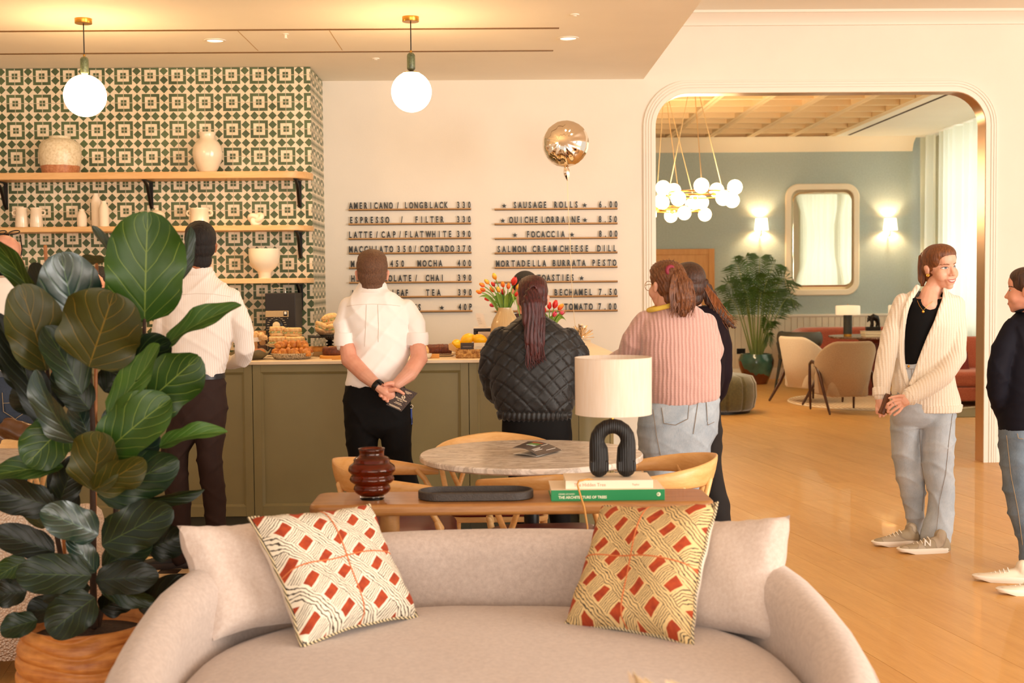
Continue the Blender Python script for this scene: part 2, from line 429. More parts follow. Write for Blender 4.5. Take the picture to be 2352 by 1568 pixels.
def put_tile(w, h, u0, v0, loc, rz=0.0):
    k = (round(w, 4), round(h, 4), round(u0, 3), round(v0, 3))
    if k not in cache:
        o = tile_mesh(w, h, u0, v0).build('wall_tile', enc_m, tw, smooth=False); cache[k] = o.data
    else:
        o = bpy.data.objects.new('wall_tile', cache[k]); COL.objects.link(o); o.parent = tw
    o.location = loc; o.rotation_euler = (0, 0, rz)
zs = []
k = 3
while k > -16:
    z0 = sz0 + (k-1)*TP; z1 = z0+TP
    if z0 < ZC:
        zs.append((z0, min(z1, ZC-0.002)))
    k -= 1
zs = [z for z in zs if z[1] > 0.75]
for (z0, z1) in zs:
    i = 3
    while True:
        x0 = sx0 + i*TP; x1 = min(x0+TP, XT)
        if x1 < -4.35: break
        if x0 < XT-0.004:
            put_tile(x1-x0, z1-z0, 0, 0, (x0, YT-random.uniform(0, 0.0006), z0))
        i -= 1
    for i in range(4):
        y0 = YT + i*TP; y1 = min(y0+TP, YW-0.002)
        if y1-y0 > 0.02: put_tile(y1-y0, z1-z0, 0.15, 0, (XT, y0, z0), math.pi/2)
# ------------------------------------------------------------------ far lounge shell
struct(MB().bb(-0.2, 6.9, YF, YF+0.2, 0, 3.75).build('wall_far', blue_w, smooth=False))
struct(MB().bb(0.1, 0.3, YW+TH, YF, 0, 3.75).build('wall_far_left', blue_w, smooth=False))
XR = 6.62
w = MB().bb(XR, XR+0.2, YW+TH, YF, 0, 0.78)
w.bb(XR, XR+0.2, YW+TH, YF, 3.5, 3.9)
for y0, y1 in ((YW+TH, 11.2), (15.0, 15.2), (18.72, 19.0), (19.4, YF)): w.bb(XR, XR+0.2, y0, y1, 0.78, 3.5)
struct(w.build('wall_far_right', mt('pier', '#d8d2bd', 0.6), smooth=False))
for i, (y0, y1) in enumerate(((11.2, 15.0), (15.2, 18.72), (19.0, 19.4))):
    f = MB()
    for a in (y0, y1-0.05): f.bb(XR+0.06, XR+0.12, a, a+0.05, 0.78, 3.5)
    for b in (0.78, 2.4, 3.45): f.bb(XR+0.06, XR+0.12, y0, y1, b, b+0.05)
    wn = struct(f.build('window_%d' % (i+1), trim_w, smooth=False))
    gm = mt('window_glass', '#ffffff', 0.02, Transmission_Weight=1.0, IOR=1.05)
    MB().bb(XR+0.085, XR+0.09, y0+0.05, y1-0.05, 0.83, 3.45).build('pane', gm, wn, smooth=False)
ZF = P(1900, 317, YF).z; XK = 5.02
cw = mt('cornice_cream', '#f2e3cb', 0.6)
co = struct(MB().bb(XK+0.047, XR+0.2, YW+TH, YF, ZF, ZF+0.3).bb(0.1, 0.6, YW+TH, YF, ZF, ZF+0.3).bb(0.6, XK, YW+TH, 11.4, ZF, ZF+0.3).build('ceiling_far', ceil_w, smooth=False))
rib_m = mt('coffer_cream', '#ecd0a4', 0.6)
MB().bb(0.5, XK+0.05, 11.3, YF, ZF+0.24, ZF+0.3).build('coffer_panel', rib_m, co, smooth=False)
for i in range(8):
    x = XK-0.6*i
    MB().bb(x-0.055, x-0.008, 11.4, YF-0.001, ZF, ZF+0.24).bb(x+0.0, x+0.047, 11.4, YF-0.001, ZF, ZF+0.24).bb(x-0.01, x+0.002, 11.4, YF-0.001, ZF+0.012, ZF+0.24).build('coffer_beam', rib_m, co, smooth=False)
for j in range(14):
    y = YF-0.08-0.59*j
    MB().bb(0.6, XK-0.06, y-0.04, y+0.04, ZF+0.006, ZF+0.24).build('coffer_rib', rib_m, co, smooth=False)
MB().bb(5.21, 5.25, 13.0, YF-0.4, ZF-0.003, ZF+0.001).build('far_slot_shade', mt('slot', '#4a3524', 0.9), co, smooth=False)  # flat dark strip, painted for the shade inside a recessed slot
zb = P(1700, 350, YF).z; h = ZF-zb
molding('trim_4', 0.3, 6.28, YF, zb, [(0, 0), (0.05, 0), (0.06, 0.03), (0.1, h*0.55), (0.2, h*0.9), (0.24, h), (0, h)], cw)
# wainscot boards, rail and skirting
dx1 = P(1640, 700, YF).x
zd = P(1760, 722, YF).z
wain = mt('wainscot_cream', '#e4d6c0', 0.5)
wb = struct(MB().bb(dx1, XR, YF-0.015, YF, 0, zd).build('trim_5', wain, smooth=False))
x = 3.34
me0 = None
while x < 6.5:
    if me0 is None:
        o = MB().bb(0, 0.089, YF-0.027, YF-0.014, 0.17, zd-0.04).build('board', wain, wb, smooth=False, bevel=0.004); me0 = o
        o.location.x = x
    else:
        o = me0.copy(); COL.objects.link(o); o.location.x = x
    x += 0.094
molding('baseboard_far', dx1, XR, YF-0.02, 0, bbp, trim_w)
molding('trim_6', dx1, XR, YF-0.012, zd-0.045, [(0, 0), (0.02, 0), (0.035, 0.02), (0.035, 0.045), (0, 0.045)], trim_w)
# far door
dx1 = P(1640, 700, YF).x; dzt = P(1640, 571, YF).z; dx0 = dx1-1.15
dr = MB().bb(dx0, dx0+0.09, YF-0.06, YF-0.03, 0, dzt).bb(dx1-0.09, dx1, YF-0.06, YF-0.03, 0, dzt).bb(dx0+0.09, dx1-0.09, YF-0.06, YF-0.03, dzt-0.09, dzt)
d1 = struct(dr.build('door_1', door_m, smooth=False, bevel=0.006))
MB().bb(dx0+0.09, dx1-0.09, YF-0.045, YF-0.03, 0.005, dzt-0.09).build('door_leaf', door_m, d1, smooth=False)
# sheer curtains
cm = Mat('sheer_curtain', '#f4f4e2', 0.8)
tr = cm.n('BsdfTranslucent'); tr.inputs[0].default_value = (0.82, 0.84, 0.74, 1); mx = cm.n('MixShader'); mx.inputs[0].default_value = 0.62
out = cm.t.nodes['Material Output']; cm.link(cm.b.outputs[0], mx.inputs[1]); cm.link(tr.outputs[0], mx.inputs[2]); cm.link(mx.outputs[0], out.inputs[0])
def curtain(y0, y1, label):
    n = int((y1-y0)/0.02); rings = []; x0 = XR-0.2
    for i in range(n+1):
        y = y0+(y1-y0)*i/n
        ring = []
        for kz in range(5):
            z = 0.3+(ZF-0.02-0.3)*kz/4
            ring.append(Vector((x0+0.045*math.sin(y*38)+0.015*math.sin(y*11+1)+0.006*kz*math.sin(y*17), y, z)))
        rings.append(ring)
    o = MB().loft(rings, cap=False, closed=False).build('sheer_curtain', cm.m, angle=180)
    tag(o, label, 'curtain', 'sheer curtains of the lounge')
curtain(10.9, 18.74, 'long white sheer curtain behind the smiling woman')
curtain(18.98, 19.5, 'narrow white sheer curtain next to the blue wall')
# ------------------------------------------------------------------ service counter
YC, ZT = 7.8, 1.035
olive = mt('counter_green', '#8f845a', 0.45, vary=(6, 0.04))
topm = mt('worktop_cream', '#f0d9b8', 0.3, vary=(10, 0.03))
XC = 0.78
def counter_unit(x0, x1, label):
    t = thing('counter_unit', label, 'counter', ((x0+x1)/2, YC+0.03, 0), group='panelled counter units')
    w = x1-x0; h0, h1 = 0.1, ZT-0.022
    MB().bb(-w/2, w/2, 0.016, 0.62, h0, h1).build('carcass', olive, t, smooth=False)
    MB().bb(-w/2, w/2, 0.06, 0.5, 0, h0).build('plinth', mt('plinth', '#4f4a35', 0.6), t, smooth=False)
    g = 0.0015; st = 0.05
    for a, b in ((-w/2+g, -w/2+st), (w/2-st, w/2-g)): MB().bb(a, b, 0, 0.017, h0, h1).build('stile', olive, t, smooth=False, bevel=0.002)
    for a, b in ((h0, h0+0.06), (h1-0.045, h1)): MB().bb(-w/2+st, w/2-st, 0, 0.017, a, b).build('rail', olive, t, smooth=False, bevel=0.002)
    # raised bead around the field
    a, b, c, d = -w/2+st, w/2-st, h0+0.06, h1-0.045
    mb = MB()
    for (p, q) in (((a, c), (b, c)), ((b, c), (b, d)), ((b, d), (a, d)), ((a, d), (a, c))):
        pr = []
        for o, dep in ((0, 0.0), (0.014, 0.012), (0.014, 0.017), (0, 0.017)):
            ring = []
            for pt in (p, q):
                ix = o if pt[0] == a else -o; iz = o if pt[1] == c else -o
                ring.append(Vector((pt[0]+ix, dep, pt[1]+iz)))
            pr.append(ring)
        mb.loft([[r[0] for r in pr], [r[1] for r in pr]])
    mb.build('bead', olive, t, smooth=False)
    return t
xa, xb, xc = P(578, 900, YC).x, P(1077, 900, YC).x, P(1330, 900, YC).x
counter_unit(xa-1.3, xa-0.001, 'olive panelled counter unit behind the fig tree and striped shirt man')
counter_unit(xa, xb-0.001, 'wide olive panelled counter unit behind the short sleeved white shirt man')
counter_unit(xb, xc-0.001, 'narrow olive panelled counter unit behind the quilted jacket woman')
counter_unit(xa-2.2, xa-1.302, 'olive panelled counter unit at the far end of the counter')
t = thing('counter_end', 'rounded olive counter end with vertical joint behind the table lamp', 'counter', (xc, YC+0.03, 0), group='panelled counter units')
rc = XC-0.03-xc
for k, (a0, a1) in enumerate(((0.0, 0.62), (0.64, 1.0))):
    pts = []
    for i in range(13):
        f = a0+(a1-a0)*i/12; a = f*math.pi/2; pts.append((rc*math.sin(a), 0.42-0.42*math.cos(a)))
    inner = [(x*0.9, y+0.05 if y < 0.3 else y) for x, y in reversed(pts)]
    MB().prism(pts+inner, 0.0, ZT-0.022).build('curved_panel', olive, t)
MB().bb(rc-0.1, rc, 0.43, 2.6, 0.0, ZT-0.022).build('return_panel', olive, t, smooth=False)
# worktop: one L shaped slab with a rounded outer corner
pl = [(-4.3, YC), (XC-0.42, YC)] + [(XC-0.42+0.42*math.sin(a), YC+0.42-0.42*math.cos(a)) for a in [math.pi/2*i/10 for i in range(1, 11)]] + [(XC-0.07, YW-0.03), (0.12, YW-0.03), (0.12, YC+0.72), (-4.3, YC+0.72)]
tag(MB().prism(pl, ZT-0.02, ZT).build('worktop', topm, None, bevel=0.003, angle=30), 'long cream worktop with rounded corner carrying the cakes and pastries', 'worktop')
t = thing('back_bench', 'olive back bench under the shelves carrying the black grinder', 'bench', (-3.0, 9.45, 0))
MB().bb(-1.4, 1.55, -0.3, 0.32, 0, 0.87).build('carcass', olive, t, smooth=False)
MB().bb(-1.4, 1.57, -0.32, 0.33, 0.87, 0.9).build('bench_top', topm, t, smooth=False)
# ------------------------------------------------------------------ shelves with brackets
YS = 9.53
SH = []
for yt, yb, xe in ((392.6, 408.5, 712), (517, 529, 714), (639, 650.8, 714.5)):
    SH.append((P(600, yt, YS).z, P(600, yb, YS).z, P(xe, yt, YS+0.1).x))
names = ('top', 'middle', 'lowest')
for k, (z1, z0, xe) in enumerate(SH):
    t = thing('wall_shelf', '%s pale oak shelf with a rounded end on the green tiled wall' % names[k], 'shelf', (-2.6, YT, z0), group='pale oak shelves on the tiled wall')
    dpt = YT-YS; r = 0.2; xe -= -2.6
    pl = [(-1.8, 0), (-1.8, -dpt), (xe-r, -dpt)] + [(xe-r+r*math.sin(a), -dpt+r-r*math.cos(a)) for a in [math.pi/2*i/8 for i in range(1, 9)]] + [(xe, 0)]
    MB().prism(pl, 0, z1-z0).build('board', oak, t, bevel=0.004, angle=30)
    for bx in (3, 340, 684):
        x = P(bx, 450, YT-0.1).x+2.6; mb = MB()
        mb.bb(x-0.014, x+0.014, -0.012, -0.001, -0.2, 0).bb(x-0.014, x+0.014, -0.22, 0, -0.01, -0.0005)
        mb.tube([(x, -0.012, -0.19), (x, -0.04, -0.165), (x, -0.075, -0.1), (x, -0.12, -0.04), (x, -0.2, -0.006)], (0.013), 8)
        mb.build('bracket', black_m, t, bevel=0.002)
def pot(name, label, cat, cx, d, prof, m, z0=None, group=None, n=32, ribs=0):
    """turned vessel: prof of (half width px, y px) from the foot up"""
    c = P(cx, prof[0][1], d); z0 = c.z if z0 is None else z0; k = d/3000
    t = thing(name, label, cat, (c.x, d, z0), group=group)
    pr = [(hw*k, max(0, P(cx, y, d).z-z0)) for hw, y in prof]
    pr[0] = (pr[0][0], 0.0)
    mb = MB().lathe([(0, 0)]+pr, n=n)
    o = mb.build('body', m, t, angle=60)
    if ribs:
        pass
    return t, o, k
cream_g = mt('cream_glaze', '#efdcc0', 0.22, vary=(14, 0.05), Coat_Weight=0.4)
white_c = mt('matt_ceramic', '#f3e2c8', 0.55, vary=(10, 0.03))
jar_m = Mat('two_tone_jar', '#dccaa6', 0.3)
_, _, z = jar_m.xyz(jar_m.coord('Object')); nn = jar_m.noise(jar_m.coord('Object'), 25, 4); n2 = jar_m.noise(jar_m.coord('Object'), 60, 3)
jar_m.base(jar_m.mix((z+nn*0.012).gt(0.062), jar_m.ramp(n2, [(0.3, '#a8663f'), (0.7, '#c98a60')]), jar_m.ramp(n2, [(0.35, '#d5c29c'), (0.6, '#e9dabd')])))
def inner(pr): return pr
z1, z2, z3 = SH[0][0], SH[1][0], SH[2][0]
pot('stoneware_jar', 'large cream jar with bare terracotta base on the top shelf', 'jar', 139, 9.66, [(40, 396), (43, 385), (46, 368), (47, 350), (45, 335), (39, 326), (28, 320), (23, 318.5), (24, 313.5), (20, 313), (20, 318)], jar_m.m, z1)
pot('baluster_vase', 'cream baluster vase with flared neck on the top shelf', 'vase', 477.5, 9.66, [(18, 394), (24, 386), (31, 370), (34, 352), (32, 337), (25, 326), (19, 321), (16.5, 315), (20, 304), (17, 304), (14, 314)], cream_g, z1)
def loop_handle(t, x, z, r, k, m, side, thick=2.2):
    MB().torus((side*(x*k+r*k*0.5), 0, z), r*k, thick*k, 16, 6, Matrix.Rotation(math.pi/2, 3, 'X')).build('handle', m, t)
for i, (cx, side, lb) in enumerate(((50, -1, 'cream ceramic jug with left handle, leftmost on the middle shelf'), (84, 1, 'cream ceramic jug with right handle on the middle shelf'))):
    t, o, k = pot('ceramic_jug', lb, 'jug', cx, 9.66, [(14.5, 519), (14.5, 516), (12, 482), (13.5, 479), (13.5, 477), (11, 477), (10.5, 500)], cream_g, z2, 'jugs on the middle shelf')
    loop_handle(t, 12, z2-z2+(519-485)*k, 5.5, k, cream_g, side)
pot('milk_bottle_vase', 'short matt cream bottle on the middle shelf beside taller bottles', 'bottle', 188.5, 9.66, [(10, 519), (11, 514), (11, 496), (8, 488), (5.5, 485), (6, 480.5), (4, 480.5)], white_c, z2, 'matt bottles on the middle shelf')
pot('milk_bottle_vase', 'tallest matt cream bottle at the back of the middle shelf', 'bottle', 221.5, 9.72, [(10.5, 519), (11, 514), (11, 462), (8, 453), (6, 449), (6.5, 444), (4, 444)], white_c, z2, 'matt bottles on the middle shelf')
pot('milk_bottle_vase', 'mid sized matt cream bottle in front of the tallest bottle', 'bottle', 239.5, 9.62, [(10.5, 519), (11, 514), (11, 478), (8, 470), (6, 467), (6.5, 461.5), (4, 461.5)], white_c, z2, 'matt bottles on the middle shelf')
t, o, k = pot('gourd_vase', 'round ribbed cream gourd vase behind the fig leaf top', 'vase', 360, 9.66, [(8, 519), (15, 513), (20, 500), (19, 491), (13, 485), (6, 483), (3.5, 480), (4, 478), (2, 478)], cream_g, z2, n=40)
for v in o.data.vertices:
    a = math.atan2(v.co.y, v.co.x); f = 1-0.06*abs(math.sin(a*5))**0.3*0 - 0.05*(abs(math.cos(a*5)) < 0.25); v.co.x *= f; v.co.y *= f
t, o, k = pot('two_handled_crock', 'white glazed crock with two ear handles on the middle shelf', 'crock', 459, 9.66, [(21, 519), (21.5, 512), (20.5, 484), (22, 481), (22, 478), (19, 478), (18.5, 500)], cream_g, z2)
for sd in (-1, 1): loop_handle(t, 20, (519-489)*k, 6, k, cream_g, sd)
c = P(588, 517, 9.66); t = thing('knot_ornament', 'white ceramic knot ornament at the right of the middle shelf', 'ornament', (c.x, 9.66, z2))
k = 9.66/3000; pts = [(math.sin(a)+2*math.sin(2*a), math.cos(a)-2*math.cos(2*a), -math.sin(3*a)) for a in [2*math.pi*i/48 for i in range(49)]]
MB().tube([(x*5*k, y2*4*k, 16*k+z*4*k+0.6*x*k) for x, z, y2 in [(p[0], p[1]*1.0, p[2]) for p in pts]], 6.2*k, 10, cap=False).build('body', white_c, t)
pot('pedestal_bowl', 'large matt cream pedestal bowl on the lowest shelf', 'bowl', 608, 9.64, [(14, 640), (14, 628), (16, 624), (26, 615), (33, 602), (35.5, 588), (35.5, 571), (33.5, 571), (33, 588), (24, 610)], white_c, z3)
pot('shelf_beaker', 'small cream beaker on the lowest shelf above the bald man\'s shoulder', 'beaker', 84, 9.66, [(8, 640), (8, 632), (7, 622), (7.5, 610), (6, 610)], white_c, z3)
# ------------------------------------------------------------------ black grinder on the bench
gx0, gx1, gd = P(609, 700, 9.42).x, P(664, 700, 9.42).x, 9.42
t = thing('coffee_grinder', 'tall black coffee grinder with round dial beneath the shelves', 'coffee grinder', ((gx0+gx1)/2, gd, 0.9))
gw = gx1-gx0; zt_ = P(640, 673, gd).z-0.9; K = gd/3000
def gz(y): return P(640, y, gd).z-0.9
grind = mt('grinder_black', '#1d1512', 0.5); 
MB().bb(-gw/2, gw/2+0.045, 0, 0.33, gz(760), zt_).build('housing', grind, t, smooth=False, bevel=0.004)
MB().bb(-gw/2+0.01, gw/2+0.02, 0.02, 0.3, 0, gz(760)).build('lower_housing', grind, t, smooth=False, bevel=0.004)
MB().tube([(-0.045, 0.1, zt_-0.005), (-0.045, 0.1, zt_+0.028), (-0.038, 0.1, zt_+0.034), (0.038, 0.1, zt_+0.034), (0.045, 0.1, zt_+0.028), (0.045, 0.1, zt_-0.005)], 0.004, 8).build('carry_handle', mt('steel', '#d9d2c6', 0.2, 1.0), t)
pan = Mat('brushed_panel', '#c9a877', 0.35, 0.7); pan.base(pan.ramp(pan.wave(pan.coord('Object', (60, 1, 1)), 1.5, 1), [(0, '#b2905f'), (1, '#dcc095')]))
MB().bb(-gw/2+0.002, gw/2-0.004, -0.006, 0.002, gz(728), gz(713.5)).build('front_panel', pan.m, t, smooth=False, bevel=0.002)
sw = MB().bb(gw/2-0.04, gw/2-0.013, -0.012, -0.004, gz(725.5), gz(714.5)).build('switch', black_m, t, smooth=False, bevel=0.002)
MB().bb(gw/2-0.035, gw/2-0.018, -0.016, -0.011, gz(722), gz(715.5)).build('switch_light', mt('steel2', '#f3e9d6', 0.3, 0.6), sw, smooth=False, bevel=0.002)
RX = Matrix.Rotation(math.pi/2, 3, 'X')
dial = MB().lathe([(0.045, 0), (0.045, 0.012), (0.04, 0.016), (0, 0.016)], (-0.005, 0.0, gz(747)), 28, RX).build('dial', mt('dial_black', '#0d0a09', 0.3), t)
MB().lathe([(0.027, 0.016), (0.027, 0.02), (0.025, 0.021), (0, 0.021)], (-0.005, 0.0, gz(747)), 28, RX).build('dial_cap', mt('dial_cream', '#e8cfa2', 0.4), dial)
mk = MB()
for i in range(15):
    a = R(-30+i*17); mk.box((-0.005+0.062*math.cos(a), -0.001, gz(747)+0.058*math.sin(a)), (0.016 if abs(math.cos(a)) > 0.5 else 0.01, 0.002, 0.003))
mk.build('dial_markings', mt('mark_cream', '#cbb99a', 0.5), t, smooth=False)
sc4 = MB()
for x in (-gw/2+0.01, gw/2-0.012):
    for z in (gz(731), gz(757)): sc4.lathe([(0.003, 0), (0.003, 0.003), (0, 0.003)], (x, 0, z), 8, RX)
sc4.build('corner_screws', mt('mark_cream', '#cbb99a', 0.5), t, kind='stuff')
vt = MB()
for i in range(7): vt.bb(gw/2+0.0452, gw/2+0.046, 0.02, 0.05, gz(740+i*5)-0.002, gz(740+i*5)+0.003)
vt.build('vent', mt('vent_black', '#050404', 0.6), t, smooth=False)
c = P(583, 790, 9.5); t = thing('chopping_board', 'brown wooden chopping boards leaning on the tiles left of the grinder', 'board', (c.x, 9.55, 0.9))
MB().box((-0.01, 0.03, 0.13), (0.17, 0.02, 0.25), Matrix.Rotation(R(-8), 3, 'X')).build('back_board', walnut, t, bevel=0.004)
mb = MB().torus((0.055, -0.01, 0.17), 0.03, 0.008, 20, 6, RX).bb(0.02, 0.09, -0.02, 0.0, 0, 0.15); mb.build('front_board', mt('dark_board', '#4a2c17', 0.5), t, bevel=0.003)
# ------------------------------------------------------------------ sofa
def fabric(name, a, b, sc1=90, rough=0.9, bump=0.25, sheen=0.3):
    m = Mat(name, a, rough); v = m.coord(); f = m.noise(v, sc1, 3, 0.6); g = m.noise(v, sc1*5, 2)
    m.base(m.ramp(f*0.7+g*0.3, [(0.3, a), (0.7, b)])); m.bump(g, bump, 0.003); m.b.inputs['Sheen Weight'].default_value = sheen
    return m.m
sofa_f = fabric('sofa_wool', '#b2a096', '#ccbbb0', 70)
t = thing('sofa', 'pale pinkish beige curved sofa with rounded arms in front of the console', 'sofa', (-0.015, 3.5, 0), R(2.0))
def spow(v, e=0.82): return math.copysign(abs(v)**e, v)
def interp(x, tab):
    for (a, b), (c, d) in zip(tab, tab[1:]):
        if x <= c: return b+(d-b)*(x-a)/(c-a)
    return tab[-1][1]
rings = []; NP = 48; AE = 122
for i in range(NP+1):
    tt = -1+2*i/NP; ph = R(tt*AE); aph = abs(tt*AE)
    h = interp(aph, [(0, 0.655), (35, 0.655), (60, 0.655), (75, 0.63), (90, 0.575), (105, 0.515), (122, 0.46)])
    k = 1.0; e = (AE-aph)/12
    if e < 1: k = math.sqrt(max(0.02, 1-(1-e)**2))
    th = 0.135; cx, cy = spow(math.sin(ph)), spow(math.cos(ph))
    ring = []
    for n_, z in [(-0.01, 0.07), (0.012, 0.2), (0.02, 0.35), (0.01, h-0.13)] + [(-th/2+0.005+(th/2+0.005)*math.cos(q), h-0.085+0.085*math.sin(q)) for q in [math.pi*j/8 for j in range(9)]] + [(-th+0.005, h-0.14), (-th, 0.32), (-th, 0.07)]:
        nn_ = -th/2+(n_+th/2)*k; zz = 0.3+(z-0.3)*(0.55+0.45*k)
        ring.append(Vector(((0.985+nn_)*cx, (1.0+nn_)*cy, zz)))
    rings.append(ring)
MB().loft(rings).build('backrest', sofa_f, t, angle=180)
MB().tube([((1.001)*spow(math.sin(R(a))), 1.016*spow(math.cos(R(a))), interp(abs(a), [(0, 0.57), (60, 0.57), (75, 0.55), (90, 0.495), (105, 0.435), (118, 0.39)])) for a in range(-116, 117, 4)], 0.0035, 6).build('piping', sofa_f, t)
def seat_pt(a, k):
    x = math.copysign(abs(math.sin(a))**0.85, math.sin(a)); y = math.copysign(abs(math.cos(a))**0.85, math.cos(a))
    return 0.868*k*x, (0.85*k*y if y > 0 else 0.62*k*y)
rings = []
for k, z in ((0.93, 0.12), (0.985, 0.16), (1.0, 0.22), (1.0, 0.34), (0.985, 0.39), (0.95, 0.42), (0.88, 0.436), (0.7, 0.447), (0.4, 0.452), (0.05, 0.453)):
    ring = []
    for j in range(64):
        a = 2*math.pi*j/64; x, y = seat_pt(a, k); ring.append(Vector((x, y, z+(0.004*math.sin(x*9+y*4) if z > 0.42 else 0))))
    rings.append(ring)
MB().loft(rings).build('seat', sofa_f, t, angle=180)
for x, y in ((-0.7, -0.3), (0.7, -0.3), (-0.6, 0.6), (0.6, 0.6)): MB().lathe([(0.02, 0), (0.028, 0.13)], (x, y, 0), 12).build('leg', walnut, t)
# ------------------------------------------------------------------ cushions
def cushion(name, label, c4, thick, front, back=None, piping=None, group=None, n=26, ear=0.20):
    """c4: world corners TL, TR, BR, BL"""
    TL, TR, BR, BL = c4; c = sum(c4, Vector())/4; base = Vector((c.x, c.y, min(p.z for p in c4)))
    t = thing(name, label, 'cushion', base, group=group)
    nrm = ((TR-TL).cross(BL-TL)).normalized()
    if nrm.y > 0: nrm = -nrm
    def surf(u, v, sgn):
        # pinched corners, hollow edges, full middle
        e = ear; uu = u*(1-e*0.55*(1-v*v)**1.0*0.9) if True else u; vv = v*(1-e*0.55*(1-u*u)*0.9)
        p = TL*((1-uu)*(1+vv)/4)+TR*((1+uu)*(1+vv)/4)+BR*((1+uu)*(1-vv)/4)+BL*((1-uu)*(1-vv)/4)
        th = thick/2*((1-u**4)*(1-v**4))**0.42
        th *= 1+0.10*math.sin(5*u+3*v)*(1-u*u)*(1-v*v)
        w = 0.004*math.sin(14*u*v+6*u)*(1-min(1, (1-max(abs(u), abs(v)))*4))
        return p+nrm*(sgn*th+w)
    for sgn, m, nm in ((1, front, 'front_cover'), (-1, back or front, 'back_cover')):
        v = []; f = []; uv = []
        for i in range(n+1):
            for j in range(n+1):
                u, w = -1+2*j/n, -1+2*i/n; v.append(surf(u, w, sgn)); uv.append(((u+1)/2+0.001, (w+1)/2+0.001))
        for i in range(n):
            for j in range(n):
                q = (i*(n+1)+j, i*(n+1)+j+1, (i+1)*(n+1)+j+1, (i+1)*(n+1)+j); f.append(q if sgn > 0 else q[::-1])
        MB().add(v, f, 0, uv).build(nm, m, t, world=True, angle=180)
    if piping:
        edge = [surf(-1+2*j/n, -1, 0) for j in range(n)]+[surf(1, -1+2*j/n, 0) for j in range(n)]+[surf(1-2*j/n, 1, 0) for j in range(n)]+[surf(-1, 1-2*j/n, 0) for j in range(n+1)]
        MB().tube(edge, 0.0055, 8, cap=False).build('piping', piping, t, world=True)
        MB().tube([surf(0, -1+2*j/n, 1)+nrm*0.0005 for j in range(n+1)], 0.0022, 6).build('centre_seam', mt('rust_thread', '#c9703e', 0.8), t, world=True)
        MB().tube([surf(-1+2*j/n, 0, 1)+nrm*0.0005 for j in range(n+1)], 0.0022, 6).build('centre_seam', mt('rust_thread', '#c9703e', 0.8), t, world=True)
    return t
def pattern(name, cream, rot):
    m = Mat(name, cream, 0.85); uvn = m.n('UVMap'); wv = m.n('TexNoise'); m.link(uvn.outputs[0], wv.inputs[0]); wv.inputs['Scale'].default_value = 7
    u, v, _ = m.xyz(uvn.outputs[0]); n1 = S_(m.t, wv.outputs[0])-0.5
    c, s = math.cos(rot), math.sin(rot)
    p = (u*c+v*s)*4.3+n1*0.22+20; q = (v*c-u*s)*5.6+n1*0.2+20.3
    cell = m.noise(uvn.outputs[0], 5, 0)
    fp = (p.fr()-0.5).ab(); fq = (q.fr()-0.5).ab()
    inner_ = fp.lt(0.26)*fq.lt(0.19); outer_ = fp.lt(0.31)*fq.lt(0.255)
    fine = m.noise(uvn.outputs[0], 34, 2)-0.5
    horiz = fq.gt(0.255)*fp.lt(0.31)
    l1 = ((q*74)+fine*6.0+(p*9.0).sin()*0.9).sin().gt(0.55); l2 = ((p*70)+fine*6.0+(q*9.0).sin()*0.9).sin().gt(0.55)
    lines = (l1*horiz).mx(l2*horiz.inv())*outer_.inv()
    rust = m.ramp(m.noise(uvn.outputs[0], 20, 4), [(0.3, '#8c2d10'), (0.7, '#b04317')])
    col = m.mix(inner_, m.mix(lines, cream, '#43382c'), rust); m.base(col)
    m.bump(m.noise(uvn.outputs[0], 180, 2), 0.3, 0.002); return m.m
pat = pattern('lattice_print', '#e8dcc6', R(38)); pat2 = pattern('lattice_print_ochre', '#d9b981', R(52))
ticking = Mat('striped_piping', '#d8cbb0', 0.8); ticking.base(ticking.ramp(ticking.wave(ticking.coord('Object', (1, 1, 1), (0.5, 0.6, 0.3)), 42, 1), [(0.45, '#d8c49c'), (0.55, '#3a3026')], 'CONSTANT')); ticking = ticking.m
greyf = fabric('grey_cushion_wool', '#bfaa9d', '#d3c3b8', 90); backing = mt('cushion_backing', '#e9dccb', 0.9)
cushion('grey_cushion', 'plain greige cushion beside the fig tree on the sofa', [P(408, 1206, 3.95), P(612, 1190, 4.22), P(712, 1432, 4.03), P(488, 1473, 3.82)], 0.15, greyf, group='plain greige cushions')
cushion('patterned_cushion', 'rust and cream lattice print cushion leaning beside the fig tree side cushion', [P(572, 1188, 3.96), P(848, 1160, 4.2), P(960, 1416, 4.07), P(692, 1488, 3.74)], 0.18, pat, backing, ticking, 'lattice print cushions')
cushion('grey_cushion', 'plain greige cushion nearest the open wooden floor on the sofa', [P(1560, 1190, 4.22), P(1816, 1183, 3.93), P(1793, 1481, 3.8), P(1535, 1445, 4.02)], 0.15, greyf, group='plain greige cushions')
cushion('patterned_cushion', 'rust and ochre lattice print cushion in front of the green book', [P(1385, 1162, 4.2), P(1648, 1156, 3.98), P(1590, 1487, 3.72), P(1297, 1440, 3.98)], 0.18, pat2, backing, ticking, 'lattice print cushions')
